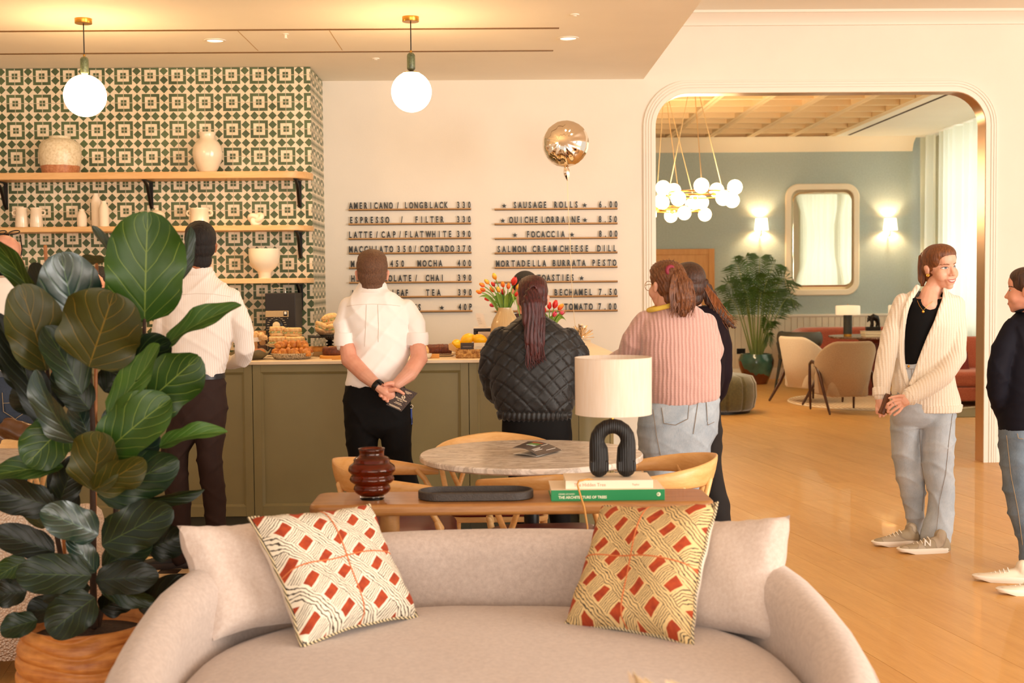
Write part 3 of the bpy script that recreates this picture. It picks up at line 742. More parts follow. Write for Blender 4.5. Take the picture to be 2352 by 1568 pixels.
# ------------------------------------------------------------------ console table behind the sofa
ZS = 0.72; y0, y1 = 4.56, 4.86; xl_, xr_ = P(712, 1160, 4.62).x, P(1638, 1150, 4.62).x
t = thing('console_table', 'acacia console table with round legs behind the sofa', 'table', ((xl_+xr_)/2, (y0+y1)/2, 0))
w2, d2 = (xr_-xl_)/2, (y1-y0)/2
def rrect(hx, hy, r, n=6):
    p = []
    for cx, cy, a0 in ((hx-r, hy-r, 0), (-hx+r, hy-r, 90), (-hx+r, -hy+r, 180), (hx-r, -hy+r, 270)):
        p += [(cx+r*math.cos(R(a0+90*k/n)), cy+r*math.sin(R(a0+90*k/n))) for k in range(n+1)]
    return p
MB().prism(rrect(w2, d2, 0.05), ZS-0.042, ZS).build('top', walnut, t, bevel=0.014, seg=4, angle=30)
for x in (P(895, 1200, 4.68).x, 0.47): MB().lathe([(0.034, 0), (0.036, 0.02), (0.036, ZS-0.042)], (x-(xl_+xr_)/2, -0.03, 0), 24).build('leg', walnut, t)
for x in (P(895, 1200, 4.68).x, 0.47): MB().bb(x-(xl_+xr_)/2-0.03, x-(xl_+xr_)/2+0.03, -0.03, 0.1, ZS-0.07, ZS-0.042).build('bracket', walnut, t)
# amber glass vase
amb = Mat('amber_glass', '#a3521f', 0.03, Transmission_Weight=0.93, IOR=1.35).m
clear = Mat('clear_glass', '#ffffff', 0.02, Transmission_Weight=1.0, IOR=1.4).m
def lpx(prof, cx, d, z0):
    k = d/3000; return [(hw*k, P(cx, y, d).z-z0) for hw, y in prof]
c = P(855, 1146, 4.69); t = thing('ribbed_glass_vase', 'dark amber bulbous ringed glass vase on the console table', 'vase', (c.x, 4.69, ZS))
pr = [(33, 1134), (40, 1128), (43, 1122), (41, 1115), (38, 1111), (44, 1108), (50, 1103), (51.5, 1099), (49, 1093), (46, 1089), (50, 1085), (54, 1080), (54.5, 1076), (52, 1069), (44, 1063), (41.5, 1060), (42, 1055), (38, 1050), (30, 1047), (28, 1042), (29, 1034), (31, 1029)]
o_ = lpx(pr, 855, 4.69, ZS); in_ = [(r-0.005, z) for r, z in reversed(o_)]
MB().lathe([(0.0, o_[0][1]-0.004)]+o_+in_+[(0, in_[-1][1]+0.006)], n=40).build('body', amb, t, angle=180)
MB().lathe([(0, 0.0), (0.043, 0.0), (0.044, 0.004), (0.043, o_[0][1]-0.005), (0, o_[0][1]-0.005)], n=32).build('foot', clear, t)
# tray
c = P(1093, 1140, 4.69); t = thing('stone_tray', 'dark grey oval stone tray on the console table', 'tray', (c.x, 4.69, ZS))
stone = mt('basalt', '#3c332d', 0.6, vary=(60, 0.2, 0.3, 200))
hw, hd = 133*4.69/3000, 0.085
pl = [(hw-hd+hd*math.cos(R(a)), hd*math.sin(R(a))) for a in range(-90, 91, 10)]+[(-hw+hd+hd*math.cos(R(a)), hd*math.sin(R(a))) for a in range(90, 271, 10)]
sc_ = lambda k: [Vector((x*(1-k/hw), y*(1-k/hd), 0)) for x, y in pl]
def lev(k, z): return [p+Vector((0, 0, z)) for p in sc_(k)]
MB().loft([lev(0.008, 0), lev(0.0, 0.004), lev(0.0, 0.028), lev(0.003, 0.031), lev(0.008, 0.031), lev(0.011, 0.012), lev(0.03, 0.011)]).build('body', stone, t, angle=40)
# books
def text_mesh(s, size, xs=1.0, ext=0.0003, bold=0.0):
    cu = bpy.data.curves.new('t', 'FONT'); cu.body = s; cu.size = size; cu.extrude = ext; cu.offset = bold; cu.align_x = 'LEFT'; cu.resolution_u = 2
    o = bpy.data.objects.new('t', cu); COL.objects.link(o); dg = bpy.context.evaluated_depsgraph_get()
    me = bpy.data.meshes.new_from_object(o.evaluated_get(dg)); bpy.data.objects.remove(o)
    co = np.empty(len(me.vertices)*3, dtype=np.float32); me.vertices.foreach_get('co', co); co = co.reshape(-1, 3); co[:, 0] *= xs
    me.vertices.foreach_set('co', co.ravel()); me.update(); return me
def writing(s, size, m, parent, loc, rot=(math.pi/2, 0, 0), xs=1.0, name='lettering', bold=0.0, center=False, ext=0.0003):
    me = text_mesh(s, size, xs, ext, bold); me.materials.append(m)
    o = bpy.data.objects.new(name, me); COL.objects.link(o); o.parent = parent; o.location = loc; o.rotation_euler = rot; o['kind'] = 'stuff'
    if center and len(me.vertices):
        x = [v.co.x for v in me.vertices]; mid = (min(x)+max(x))/2
        for v in me.vertices: v.co.x -= mid
    return o
paper = mt('page_cream', '#ecd9b8', 0.8); green = mt('green_cloth', '#068044', 0.5); ivory = mt('ivory_cover', '#f0dcc2', 0.6)
ink_w = mt('ink_cream', '#e9e3c4', 0.6); ink_o = mt('ink_coral', '#e08a66', 0.6)
yb = 4.60; x0, x1 = P(1266, 1150, yb).x, P(1527, 1150, yb).x
t = thing('green_book', 'large green hardback about trees lying under the lamp', 'book', ((x0+x1)/2, yb, ZS)); w2 = (x1-x0)/2
MB().bb(-w2+0.004, w2-0.004, 0.004, 0.22, 0.003, 0.036).build('pages', paper, t, smooth=False)
MB().bb(-w2, w2, -0.001, 0.006, 0, 0.039).bb(-w2, w2, 0, 0.225, 0, 0.003).build('cover', green, t, smooth=False, bevel=0.001)
MB().bb(-w2, w2, 0.0, 0.225, 0.036, 0.0395).build('top_cover', ivory, t, smooth=False, bevel=0.001)
writing('THE ARCHITECTURE OF TREES', 0.0135, ink_w, t, (-w2+0.026, -0.0012, 0.0085), xs=0.92, bold=0.0003)
writing('CESARE LEONARDI', 0.0075, ink_w, t, (-w2+0.026, -0.0012, 0.0225), xs=0.9)
em = MB().torus((w2-0.022, -0.0012, 0.021), 0.0058, 0.0016, 18, 6, RX).bb(w2-0.0225, w2-0.0175, -0.002, -0.001, 0.016, 0.026); em.build('emblem', ink_w, t)
x0, x1 = P(1299, 1120, yb+0.02).x, P(1500, 1120, yb+0.02).x
t = thing('ivory_book', 'ivory book with coral spine lettering on top of the green book', 'book', ((x0+x1)/2, yb+0.02, ZS+0.0395)); w2 = (x1-x0)/2
MB().bb(-w2+0.003, w2-0.003, 0.003, 0.18, 0.002, 0.027).build('pages', paper, t, smooth=False)
MB().bb(-w2, w2, -0.001, 0.004, 0, 0.03).bb(-w2, w2, 0, 0.183, 0.027, 0.03).bb(-w2, w2, 0, 0.183, 0, 0.002).build('cover', ivory, t, smooth=False, bevel=0.001)
writing('The Hidden Tree', 0.017, ink_o, t, (-w2+0.03, -0.0012, 0.009), xs=0.95); writing('Taylor', 0.010, ink_o, t, (w2-0.075, -0.0012, 0.011))
# table lamp
zl_ = ZS+0.0705; dl = 4.70; k = dl/3000; cx = P(1407, 1050, dl).x
t = thing('table_lamp', 'table lamp with black carved arch base and cream drum shade on the books', 'lamp', (cx, dl, zl_))
hb = P(1407, 975, dl).z-zl_
mb = MB(); a = 31.5*k; r = 22.5*k
pts = [(-a, 0, r*0.3), (-a, 0, hb*0.25), (-a-1*k, 0, hb*0.42)]; rad = [r, r, r*0.97]
for j in range(9):
    q = math.pi-math.pi*j/8; pts.append((36*k*math.cos(q), 0, hb-17.5*k-36*k+36*k*math.sin(q))); rad.append(17.5*k)
pts += [(a+1*k, 0, hb*0.42), (a, 0, hb*0.25), (a, 0, r*0.3)]; rad += [r*0.97, r, r]
mb.tube(pts, [(x*1.0, x) for x in rad], 16); mb.bb(-a-r*0.95, -a+r*0.95, -r*0.9, r*0.9, 0, r); mb.bb(a-r*0.95, a+r*0.95, -r*0.9, r*0.9, 0, r)
blk = Mat('charred_black', '#15100d', 0.6); blk.bump(blk.wave(blk.coord('Object', (1, 1, 0.12)), 40, 4, 2), 0.5, 0.004); blk = blk.m
o = sculpt(mb, 0.0035, 6).build('base', blk, t, angle=180)
zm = min(v.co.z for v in o.data.vertices)
for v in o.data.vertices: v.co.z -= zm
MB().lathe([(0.006, hb-0.01), (0.006, hb+0.05), (0.003, hb+0.05), (0.003, hb+0.1)]).build('stem', brass, t)
shade = Mat('linen_shade', '#f4e4cf', 0.85); v = shade.coord('Object', (1, 1, 0.06)); f = shade.noise(v, 160, 2)
shade.base(shade.ramp(f, [(0.35, '#f1e2d0'), (0.65, '#f7ecdf')])); tr = shade.n('BsdfTranslucent'); tr.inputs[0].default_value = (0.95, 0.8, 0.62, 1)
mx = shade.n('MixShader'); mx.inputs[0].default_value = 0.3; shade.link(shade.b.outputs[0], mx.inputs[1]); shade.link(tr.outputs[0], mx.inputs[2]); shade.link(mx.outputs[0], shade.t.nodes['Material Output'].inputs[0])
zb_, zt2 = P(1410, 949, dl).z-zl_, P(1410, 821, dl).z-zl_
MB().lathe([(88*k, zb_), (88.5*k, zt2), (86.8*k, zt2), (86.3*k, zb_)], (0.004, 0, 0), 64, cap=False).build('lamp_shade', shade.m, t, angle=60)
MB().torus((0.004, 0, zt2), 87.6*k, 0.0022, 64, 6).torus((0.004, 0, zb_), 87.2*k, 0.0022, 64, 6).build('shade_trim', shade.m, t, kind='stuff')
MB().bb(-0.085*1.0, 0.085, -0.002, 0.002, zt2-0.02, zt2-0.016).build('spider', brass, t, smooth=False)
pts = [P(1378, 1106, 4.66), P(1352, 1100, 4.63), P(1330, 1104, 4.612), P(1326, 1112, 4.575), P(1334, 1140, 4.57), P(1342, 1165, 4.545), P(1349, 1208, 4.53), P(1350, 1290, 4.53)]
MB().tube(pts, 0.0035, 8).build('cord', mt('gold_cord', '#c98f45', 0.6), t, world=True)
# ------------------------------------------------------------------ round marble table
marble = Mat('marble', '#eadccd', 0.25); v = marble.coord('Object', (1, 3, 1)); n1 = marble.noise(v, 4, 8, 0.65, 1.6); w1 = marble.wave(v, 2.4, 14, 4, 1.6)
marble.base(marble.mix(w1.gt(0.0)*0.0+((n1-0.5).ab()*-14.0+1.0).mx(0.0)*0.55, marble.ramp(n1, [(0.3, '#e0cfbe'), (0.7, '#f3e9de')]), '#94836f')); marble = marble.m
def pedestal_table(label, c, r):
    t = thing('round_table', label, 'table', (c.x, c.y, 0), group='round marble tables')
    MB().lathe([(0, 0.728), (r-0.012, 0.728), (r, 0.735), (r, 0.752), (r-0.004, 0.757), (0, 0.757)], n=72).build('tabletop', marble, t, angle=30)
    MB().lathe([(0, 0), (0.25, 0), (0.25, 0.012), (0.05, 0.022), (0.033, 0.05), (0.033, 0.70), (0.1, 0.715), (0.16, 0.727), (0, 0.727)], n=32).build('pedestal', black_m, t, angle=40)
    return t
ct = P(1220, 1045, 5.62); pedestal_table('round white marble table with black pedestal behind the lamp', ct, 0.482)
pedestal_table('round marble table partly hidden behind the fig tree', P(-95, 1050, 5.5), 0.482)
# leaflet on the table
lf = thing('open_brochure', 'dark brochure lying half open on the round marble table', 'brochure', (P(1235, 1035, 5.55).x, 5.55, 0.757))
brown_p = mt('brochure_brown', '#4c4038', 0.35); wp = mt('paper_white', '#efe6dc', 0.6)
def sheet(quad, bulge, m, name, th=0.0012, parent=lf):
    a, b, c, d = [Vector(q) for q in quad]; v = []; n = 8
    for s_ in (0, 1):
        for i in range(n+1):
            for j in (0, 1):
                u = i/n; p = (a*(1-u)+b*u)*(1-j)+(d*(1-u)+c*u)*j; v.append(p+Vector((0, 0, bulge*math.sin(u*math.pi)-th*s_)))
    f = []; o = 2*(n+1)
    for i in range(n):
        f += [(2*i, 2*i+1, 2*i+3, 2*i+2), (o+2*i, o+2*i+2, o+2*i+3, o+2*i+1), (2*i, 2*i+2, o+2*i+2, o+2*i), (2*i+1, o+2*i+1, o+2*i+3, 2*i+3)]
    f += [(0, o, o+1, 1), (2*n, 2*n+1, o+2*n+1, o+2*n)]
    return MB().add(v, f).build(name, m, parent)
L = lambda px, py, z: Vector((G(px, py, z).x-lf.location.x, G(px, py, z).y-5.55, z-0.757))
sheet((L(1178, 1042, 0.762), L(1232, 1048, 0.762), L(1290, 1032, 0.762), L(1225, 1030, 0.762)), 0.004, wp, 'pages')
cvq = (L(1177, 1028, 0.80), L(1236, 1046, 0.766), L(1290, 1033, 0.766), L(1214, 1013, 0.80))
sheet(cvq, 0.012, brown_p, 'cover')
def onq(q, u, v, dz): return (q[0]*(1-u)+q[1]*u)*(1-v)+(q[3]*(1-u)+q[2]*u)*v+Vector((0, 0, 0.012*math.sin(u*math.pi)+dz))
pic = Mat('landscape_print', '#7fa350', 0.4); ux, uy, _ = pic.xyz(pic.coord('Generated')); pic.base(pic.ramp(uy+pic.noise(pic.coord('Generated'), 4)*0.3, [(0.25, '#cfe0e6'), (0.45, '#6d8f45'), (0.8, '#4f7a33'), (0.95, '#b5532c')]))
v = [onq(cvq, u, w, 0.001) for u in (0.22, 0.37, 0.52) for w in (0.42, 0.88)]; MB().add(v, [(0, 1, 3, 2), (2, 3, 5, 4)]).build('picture', pic.m, lf)
lines = MB()
for k_, (u, w0, w1_) in enumerate(((0.66, 0.1, 0.5), (0.71, 0.1, 0.42), (0.76, 0.1, 0.46), (0.86, 0.5, 0.92), (0.6, 0.62, 0.95))):
    lines.add([onq(cvq, u, w0, 0.0012), onq(cvq, u+0.018, w0, 0.0012), onq(cvq, u+0.018, w1_, 0.0012), onq(cvq, u, w1_, 0.0012)], [(0, 1, 2, 3)])
lines.build('text_lines', wp, lf, smooth=False, kind='stuff')
# ------------------------------------------------------------------ dining chairs
burg = mt('burgundy_leather', '#6a1a1d', 0.4, vary=(5, 0.08))
def make_chair(label, loc, rz):
    t = thing('dining_chair', label, 'chair', loc, rz, 'ash armchairs round the marble tables')
    MB().prism(rrect(0.235, 0.225, 0.07), 0.405, 0.43, c=(0, 0.02, 0)).build('seat_frame', ash, t, bevel=0.005)
    rings = [[Vector((x*k, y*k+0.02, z)) for x, y in rrect(0.23, 0.22, 0.08)] for k, z in ((0.98, 0.43), (1.0, 0.44), (1.0, 0.46), (0.96, 0.475), (0.85, 0.482), (0.4, 0.487), (0.05, 0.487))]
    MB().loft(rings).build('seat', burg, t, angle=180)
    rg = []; N = 28
    for i in range(N+1):
        a = R(-128+256*i/N); q = abs(-128+256*i/N)/128
        x = 0.285*math.sin(a); y = -0.02-0.245*math.cos(a)
        if q > 0.72: y = -0.02-0.245*math.cos(R(128*0.72))+ (q-0.72)*0.62; x = math.copysign(0.285*math.sin(R(128*0.72))-(q-0.72)*0.05, x)
        hh = 0.047*(1-q)**0.8+0.014; tw_ = 0.011+0.006*q; zc_ = 0.70-0.04*q**1.5; lean = 0.25*(1-q)
        nx, ny = math.sin(a), -math.cos(a); ring = []
        if q > 0.72: nx, ny = math.copysign(1, x), 0
        for j in range(12):
            b = 2*math.pi*j/12; u = tw_*math.cos(b); w = hh*math.copysign(abs(math.sin(b))**0.8, math.sin(b))
            ring.append(Vector((x+nx*(u+w*lean), y+ny*(u+w*lean), zc_+w)))
        rg.append(ring)
    MB().loft(rg).build('back_rail', ash, t, angle=180)
    for s in (-1, 1):
        MB().tube([(s*0.2, 0.2, 0), (s*0.215, 0.19, 0.43), (s*0.235, 0.16, 0.52)], [0.012, 0.018, 0.013], 10).tube([(s*0.225, 0.175, 0.5), (s*0.255, 0.10, 0.63), (s*0.262, 0.07, 0.665)], [0.013, 0.012, 0.012], 10).build('leg', ash, t)
        MB().tube([(s*0.2, -0.22, 0), (s*0.19, -0.19, 0.43), (s*0.185, -0.2, 0.5)], [0.012, 0.019, 0.015], 10).tube([(s*0.185, -0.2, 0.5), (s*0.13, -0.245, 0.67)], 0.012, 10).tube([(s*0.185, -0.2, 0.5), (s*0.255, -0.12, 0.675)], 0.012, 10).build('leg', ash, t)
    MB().tube([(-0.2, -0.2, 0.40), (0.2, -0.2, 0.40)], 0.012, 8).build('stretcher', ash, t)
    return t
ch = make_chair('ash armchair facing the open floor side of the marble table', (0.665, 5.55, 0), R(83))
dup(ch, (-0.405, 5.5, 0), R(-88), 'ash armchair behind the amber glass vase')
dup(ch, (P(1140, 1005, 6.3).x, 6.14, 0), R(180), 'ash armchair on the counter side of the marble table')
dup(ch, (P(1265, 1100, 5.1).x, 5.25, 0), R(4), 'ash armchair with its back to the stone tray and books')
dup(ch, (P(-10, 1020, 6.2).x, 6.05, 0), R(180), 'ash armchair with a brown jacket on it behind the fig tree')
# draped jacket
jk = mt('brown_satin', '#5c3a1e', 0.28, vary=(8, 0.3))
mb = MB()
for (px, py, dy, rr) in ((20, 985, 0, 26), (55, 990, 0, 26), (85, 1000, 0.02, 22), (0, 1010, 0, 30), (40, 1022, 0.02, 26), (-30, 990, 0.0, 30), (80, 1022, 0.04, 16), (30, 1060, 0.06, 24), (70, 1060, 0.06, 20), (100, 1012, 0.03, 12)):
    p = P(px, py, 6.34+dy); mb.sph(p, (rr*6.3/3000, 0.035, rr*6.3/3000), 12)
d_ = lambda v, n: 0.012*nz(v, 38, 30, 55, 2)+0.006*nz(v, 80, 60, 30, 5)
j = sculpt(mb, 0.012, 3, d_); t = thing('satin_jacket', 'crumpled brown satin jacket hung over a chair behind the fig tree', 'jacket', (P(30, 1000, 6.3).x, 6.34, 0.72)); j.build('cloth', jk, t, world=True, angle=180)
# boucle tub chair
bou = Mat('boucle', '#e6d2bd', 0.95); vv = bou.voro(bou.coord(), 130); bou.base(bou.ramp(vv, [(0.1, '#f3e3d1'), (0.6, '#cfb39b')])); bou.bump(vv, 0.8, 0.012); bou = bou.m
t = thing('tub_chair', 'white boucle tub chair behind the fig tree', 'armchair', (P(55, 1200, 5.2).x, 5.15, 0), R(25))
rg = []
for i in range(33):
    a = R(-140+280*i/32); q = abs(-140+280*i/32)/140; h = 0.66-0.10*q**2
    ring = [Vector(((0.31+n_)*math.sin(a), -(0.31+n_)*math.cos(a), z)) for n_, z in [(-0.0, 0.10), (0.02, 0.35)]+[(-0.05+0.06*math.cos(b), h-0.06+0.06*math.sin(b)) for b in [math.pi*j/6 for j in range(7)]]+[(-0.11, 0.35), (-0.11, 0.10)]]
    rg.append(ring)
MB().loft(rg).build('backrest', bou, t, angle=180)
MB().lathe([(0, 0.1), (0.22, 0.1), (0.24, 0.15), (0.24, 0.38), (0.22, 0.43), (0.12, 0.445), (0, 0.447)], n=32).build('seat', bou, t, angle=180)
for a in (45, 135, 225, 315): MB().lathe([(0.012, 0), (0.02, 0.11)], (0.2*math.cos(R(a)), 0.2*math.sin(R(a)), 0), 10).build('leg', walnut, t)
# booklets on a low table at the very front
t = thing('coffee_table', 'low oak coffee table under the standing booklets', 'table', (P(1500, 1560, 2.6).x, 2.45, 0))
MB().lathe([(0, 0.37), (0.3, 0.37), (0.305, 0.385), (0.3, 0.40), (0, 0.40)], n=40).build('top', oak, t); 
for a in (40, 160, 280): MB().tube([(0.22*math.cos(R(a)), 0.22*math.sin(R(a)), 0), (0.15*math.cos(R(a)), 0.15*math.sin(R(a)), 0.37)], 0.016, 10).build('leg', oak, t)
zc_ = 0.40
for i, (xa_, xb_, yt_, lb) in enumerate(((1437, 1462, 1527, 'standing cream booklet with a plum mark, first of the fan at the front'), (1463, 1496, 1541, 'standing cream booklet in the middle of the fan at the front'), (1522, 1568, 1547, 'standing cream booklet nearest the patterned cushion at the front'))):
    p0, p1 = P(xa_, yt_, 2.65), P(xb_, yt_, 2.65); hh = p0.z-zc_
    t = thing('booklet', lb, 'booklet', (p0.x, 2.6, zc_), group='standing booklets')
    sh = 0.05
    for k_ in range(2):
        o_ = k_*0.010
        MB().add([(o_+sh*0.9, -0.05, 0), (o_+sh*0.9+p1.x-p0.x-0.012, -0.09, 0), (o_+p1.x-p0.x-0.012, -0.03, hh-0.004), (o_, 0.01, hh), (o_+sh*0.9, -0.046, 0), (o_+sh*0.9+p1.x-p0.x-0.012, -0.086, 0), (o_+p1.x-p0.x-0.012, -0.026, hh-0.004), (o_, 0.014, hh)], [(0, 1, 2, 3), (7, 6, 5, 4), (0, 4, 5, 1), (1, 5, 6, 2), (2, 6, 7, 3), (3, 7, 4, 0)]).build(('page' if k_ else 'cover'), paper if k_ else ivory, t, smooth=False)
    if i == 0: MB().sph((0.012, 0.008, hh-0.016), (0.006, 0.006, 0.008), 8).build('plum_mark', mt('plum', '#8b3a44', 0.6), t)
# ------------------------------------------------------------------ cakes and pastries on the worktop
def lump(c, r, seed=0, amp=0.12, fr=3.0, n=14, M=None, mb=None):
    mb = mb or MB(); tmp = MB().sph((0, 0, 0), (1, 1, 1), n)
    out = []
    for p in tmp.v:
        p = Vector(p); f = 1+amp*noise.noise(p*fr+Vector((seed*7.1, seed*3.3, seed*1.7))); q = Vector((p.x*r[0]*f, p.y*r[1]*f, p.z*r[2]*f))
        if M is not None: q = M @ q
        out.append(q+Vector(c))
    return mb.add(out, tmp.f)
def baked(name, a, b, sc1=30, rough=0.5, coat=0.2, bump=0.4):
    m = Mat(name, a, rough); f = m.noise(m.coord(), sc1, 5, 0.65); m.base(m.ramp(f, [(0.3, a), (0.7, b)])); m.bump(m.noise(m.coord(), sc1*3, 4), bump, 0.006); m.b.inputs['Coat Weight'].default_value = coat; return m.m
crust = baked('golden_crust', '#9c4a10', '#e39a3a', 32); bun_m = baked('cinnamon_crust', '#8a3d0e', '#c87a30', 30); almond = baked('almond_crust', '#cf8a3e', '#f4d9a0', 60)
bread = baked('bread_crumb', '#d9a35c', '#f0d6a2', 55, 0.8, 0); choc = baked('dark_crumb', '#43190a', '#7a3713', 70, 0.6, 0.1); sponge = baked('sponge', '#b5691d', '#d99840', 40, 0.7, 0)
fill = Mat('salad_filling', '#6f8a35', 0.6); fill.base(fill.ramp(fill.noise(fill.coord(), 70, 2), [(0.3, '#d9702a'), (0.45, '#e8c98a'), (0.55, '#5f8a2f'), (0.7, '#e9d9b4')])); fill = fill.m
speck = Mat('speckled_grey', '#b3a48c', 0.5); speck.base(speck.ramp(speck.noise(speck.coord(), 140, 2), [(0.42, '#6e5f4a'), (0.5, '#bfae93')])); speck = speck.m
glass_p = Mat('ribbed_glass', '#fff4e2', 0.08, Transmission_Weight=0.9, IOR=1.3).m
wblock = mt('beech_block', '#dd9b45', 0.5)
def at(px, d, z=ZT): return Vector((P(px, 800, d).x, d, z))
def plate(name, label, cat, px, d, hw, z, m, h=0.02, lip=0.75, ribs=0, group=None):
    t = thing(name, label, cat, at(px, d, z), group=group); r = hw*d/3000
    o = MB().lathe([(0, 0), (r*lip, 0), (r*0.93, h*0.55), (r, h), (r*0.97, h+0.002), (r*0.9, h*0.65), (r*lip, 0.005), (0, 0.005)], n=48).build('body', m, t, angle=60)
    if ribs:
        for v in o.data.vertices:
            a = math.atan2(v.co.y, v.co.x); f = 1+0.03*math.cos(a*ribs)*(math.hypot(v.co.x, v.co.y)/r); v.co.x *= f; v.co.y *= f
    return t
# white plate on a black stand with almond croissants
zp = P(556, 785, 8.25).z
t = thing('cake_stand', 'white plate on black foot beside the striped shirt man\'s elbow', 'cake stand', at(556, 8.25))
MB().lathe([(0.07, 0), (0.07, 0.008), (0.02, 0.02), (0.02, zp-ZT-0.01), (0.06, zp-ZT), (0, zp-ZT)]).build('foot', black_m, t)
MB().lathe([(0, zp-ZT), (0.105, zp-ZT), (0.12, zp-ZT+0.004), (0.122, zp-ZT+0.03), (0.116, zp-ZT+0.03), (0.112, zp-ZT+0.01), (0, zp-ZT+0.01)], n=48).build('plate', mt('white_plate', '#f3e4d2', 0.3), t)
def food(name, label, cat, c, r, m, seed, group=None, amp=0.15, rz=0.0, fr=3, flat=True):
    t = thing(name, label, cat, Vector(c)-Vector((0, 0, r[2]*0.9)), rz, group)
    mb = lump((0, 0, r[2]*0.9), r, seed, amp, fr); mb.v = [(x, y, max(0.0005, z)) for x, y, z in mb.v] if flat else mb.v
    o = mb.build('body', m, t, angle=180); return t
def croissant(label, c, L, r, m, seed, rz, group):
    t = thing('croissant', label, 'pastry', Vector(c), rz, group); mb = MB(); n = 5
    for i in range(n):
        a = R(-70+140*i/(n-1)); k = math.cos(a*0.95)**0.6
        lump((L*0.55*math.sin(a), L*0.3*(math.cos(a)-1), r*0.75*k), (L/n*(1.35 if i % 2 else 1.0), r*k*(1.08 if i % 2 else 0.92), r*k*0.9), seed+i, 0.26, 2.2, 14, rotz(-a*0.6+0.5*math.sin(i*2+seed)), mb)
    mb.v = [(x, y, max(0.0005, z)) for x, y, z in mb.v]
    mb.build('body', m, t, angle=180); return t
croissant('almond croissant on the white plate right of the elbow', at(588, 8.22, zp+0.0105), 0.1, 0.036, almond, 1, 0.3, 'almond croissants on the white plate')
croissant('almond croissant on the white plate left of the elbow', at(527, 8.25, zp+0.0105), 0.08, 0.03, almond, 5, -0.4, 'almond croissants on the white plate')
# wavy bowl with buns
t = thing('wavy_bowl', 'olive grey wavy rimmed bowl with cinnamon buns', 'bowl', at(572, 8.05)); r = 50*8.05/3000
o = MB().lathe([(0, 0), (r*0.6, 0), (r*0.8, 0.02), (r, 0.05), (r*0.97, 0.052), (r*0.75, 0.024), (r*0.55, 0.006), (0, 0.006)], n=60).build('body', mt('olive_stoneware', '#75694a', 0.5, vary=(30, 0.15)), t, angle=180)
for v in o.data.vertices:
    a = math.atan2(v.co.y, v.co.x); q = math.hypot(v.co.x, v.co.y)/r
    if q > 0.7: v.co.z += 0.012*math.sin(a*6+1)*(q-0.6)/0.4
def bun(label, c, r, rz):
    t = thing('cinnamon_bun', label, 'pastry', c, rz, 'cinnamon buns in the wavy bowl'); pts = []
    for i in range(40):
        a = i*0.36; q = r*0.25+r*0.62*i/40; pts.append((q*math.cos(a), q*math.sin(a), r*0.5-0.003*(40-i)/40))
    MB().tube(pts, [(r*0.24, r*0.5)]*40, 8, up_=(1, 0, 0)).build('body', bun_m, t, angle=180); return t
bun('cinnamon bun resting on the right rim of the wavy bowl', at(593, 8.03, ZT+0.022), 0.045, 0.5); bun('cinnamon bun at the left of the wavy bowl', at(556, 8.08, ZT+0.02), 0.04, 1.5)
def block(px, d, w, h, label):
    t = thing('price_block', label, 'sign holder', at(px, d), group='beech sign blocks'); k = d/3000
    MB().box((0, 0, h*k/2), (w*k, 0.022, h*k)).build('body', wblock, t, smooth=False, bevel=0.002)
    MB().box((0, 0, h*k), (w*k*0.9, 0.003, 0.001)).build('slot', mt('slot_brown', '#8c5a22', 0.7), t, smooth=False)
block(563, 7.9, 30, 10, 'beech sign block by the striped shirt man\'s forearm'); block(776, 7.93, 28, 8, 'beech sign block in front of the dark round cake'); block(997, 7.98, 24, 10, 'beech sign block in front of the banana loaf'); block(952, 7.95, 20, 8, 'beech sign block behind the white shirt man\'s elbow')
# glass stand with stacked sandwiches
d = 8.38; zp = P(660, 797, d).z
t = thing('glass_cake_stand', 'ribbed glass plate on dark foot holding the stacked sandwiches', 'cake stand', at(659, d)); r = 50*d/3000
MB().lathe([(0.06, 0), (0.06, 0.006), (0.03, 0.02), (0.03, zp-ZT-0.012), (0.05, zp-ZT-0.004), (0, zp-ZT-0.004)]).build('foot', black_m, t)
MB().lathe([(0, zp-ZT-0.004), (r*0.6, zp-ZT-0.002), (r*0.95, zp-ZT+0.014), (r, zp-ZT+0.02), (r*0.95, zp-ZT+0.019), (r*0.6, zp-ZT+0.003), (0, zp-ZT+0.002)], n=48).build('plate', glass_p, t)
def sandwich(label, c, w, dp, h, rz, seed, group):
    t = thing('sandwich', label, 'sandwich', c, rz, group)
    def sl(z0, z1, m, nm, k=1.0, amp=0.08):
        mb = MB(); tmp = []
        rings = []
        for z, q in ((z0, 0.9), (z0+0.15*(z1-z0), 1), (z0+0.8*(z1-z0), 1), (z1, 0.86)):
            rings.append([Vector((x*q*(1+amp*noise.noise(Vector((x*40, y*40, z*60+seed)))), y*q, z+0.004*noise.noise(Vector((x*50, y*50, seed))))) for x, y in rrect(w/2*k, dp/2*k, 0.012, 4)])
        mb.loft(rings).build(nm, m, t, angle=60)
    sl(0, h*0.34, bread, 'lower_bread'); sl(h*0.3, h*0.52, fill, 'filling', 1.03, 0.2); sl(h*0.48, h*0.98, almond if seed % 2 else bread, 'upper_bread')
g_ = 'stacked sandwiches on the glass stand'; k = d/3000
z0 = zp+0.006
sandwich('sandwich at the lower left of the glass stand stack', at(640, d-0.03, z0), 42*k, 0.09, 24*k, 0.1, 1, g_)
sandwich('sandwich at the lower right of the glass stand stack', at(679, d-0.05, z0), 36*k, 0.09, 23*k, -0.2, 2, g_)
sandwich('sandwich at the upper left of the glass stand stack', at(638, d, z0+24*k), 34*k, 0.09, 22*k, 0.25, 3, g_)
sandwich('sandwich at the upper right of the glass stand stack', at(674, d-0.01, z0+23*k), 34*k, 0.09, 20*k, -0.15, 4, g_)
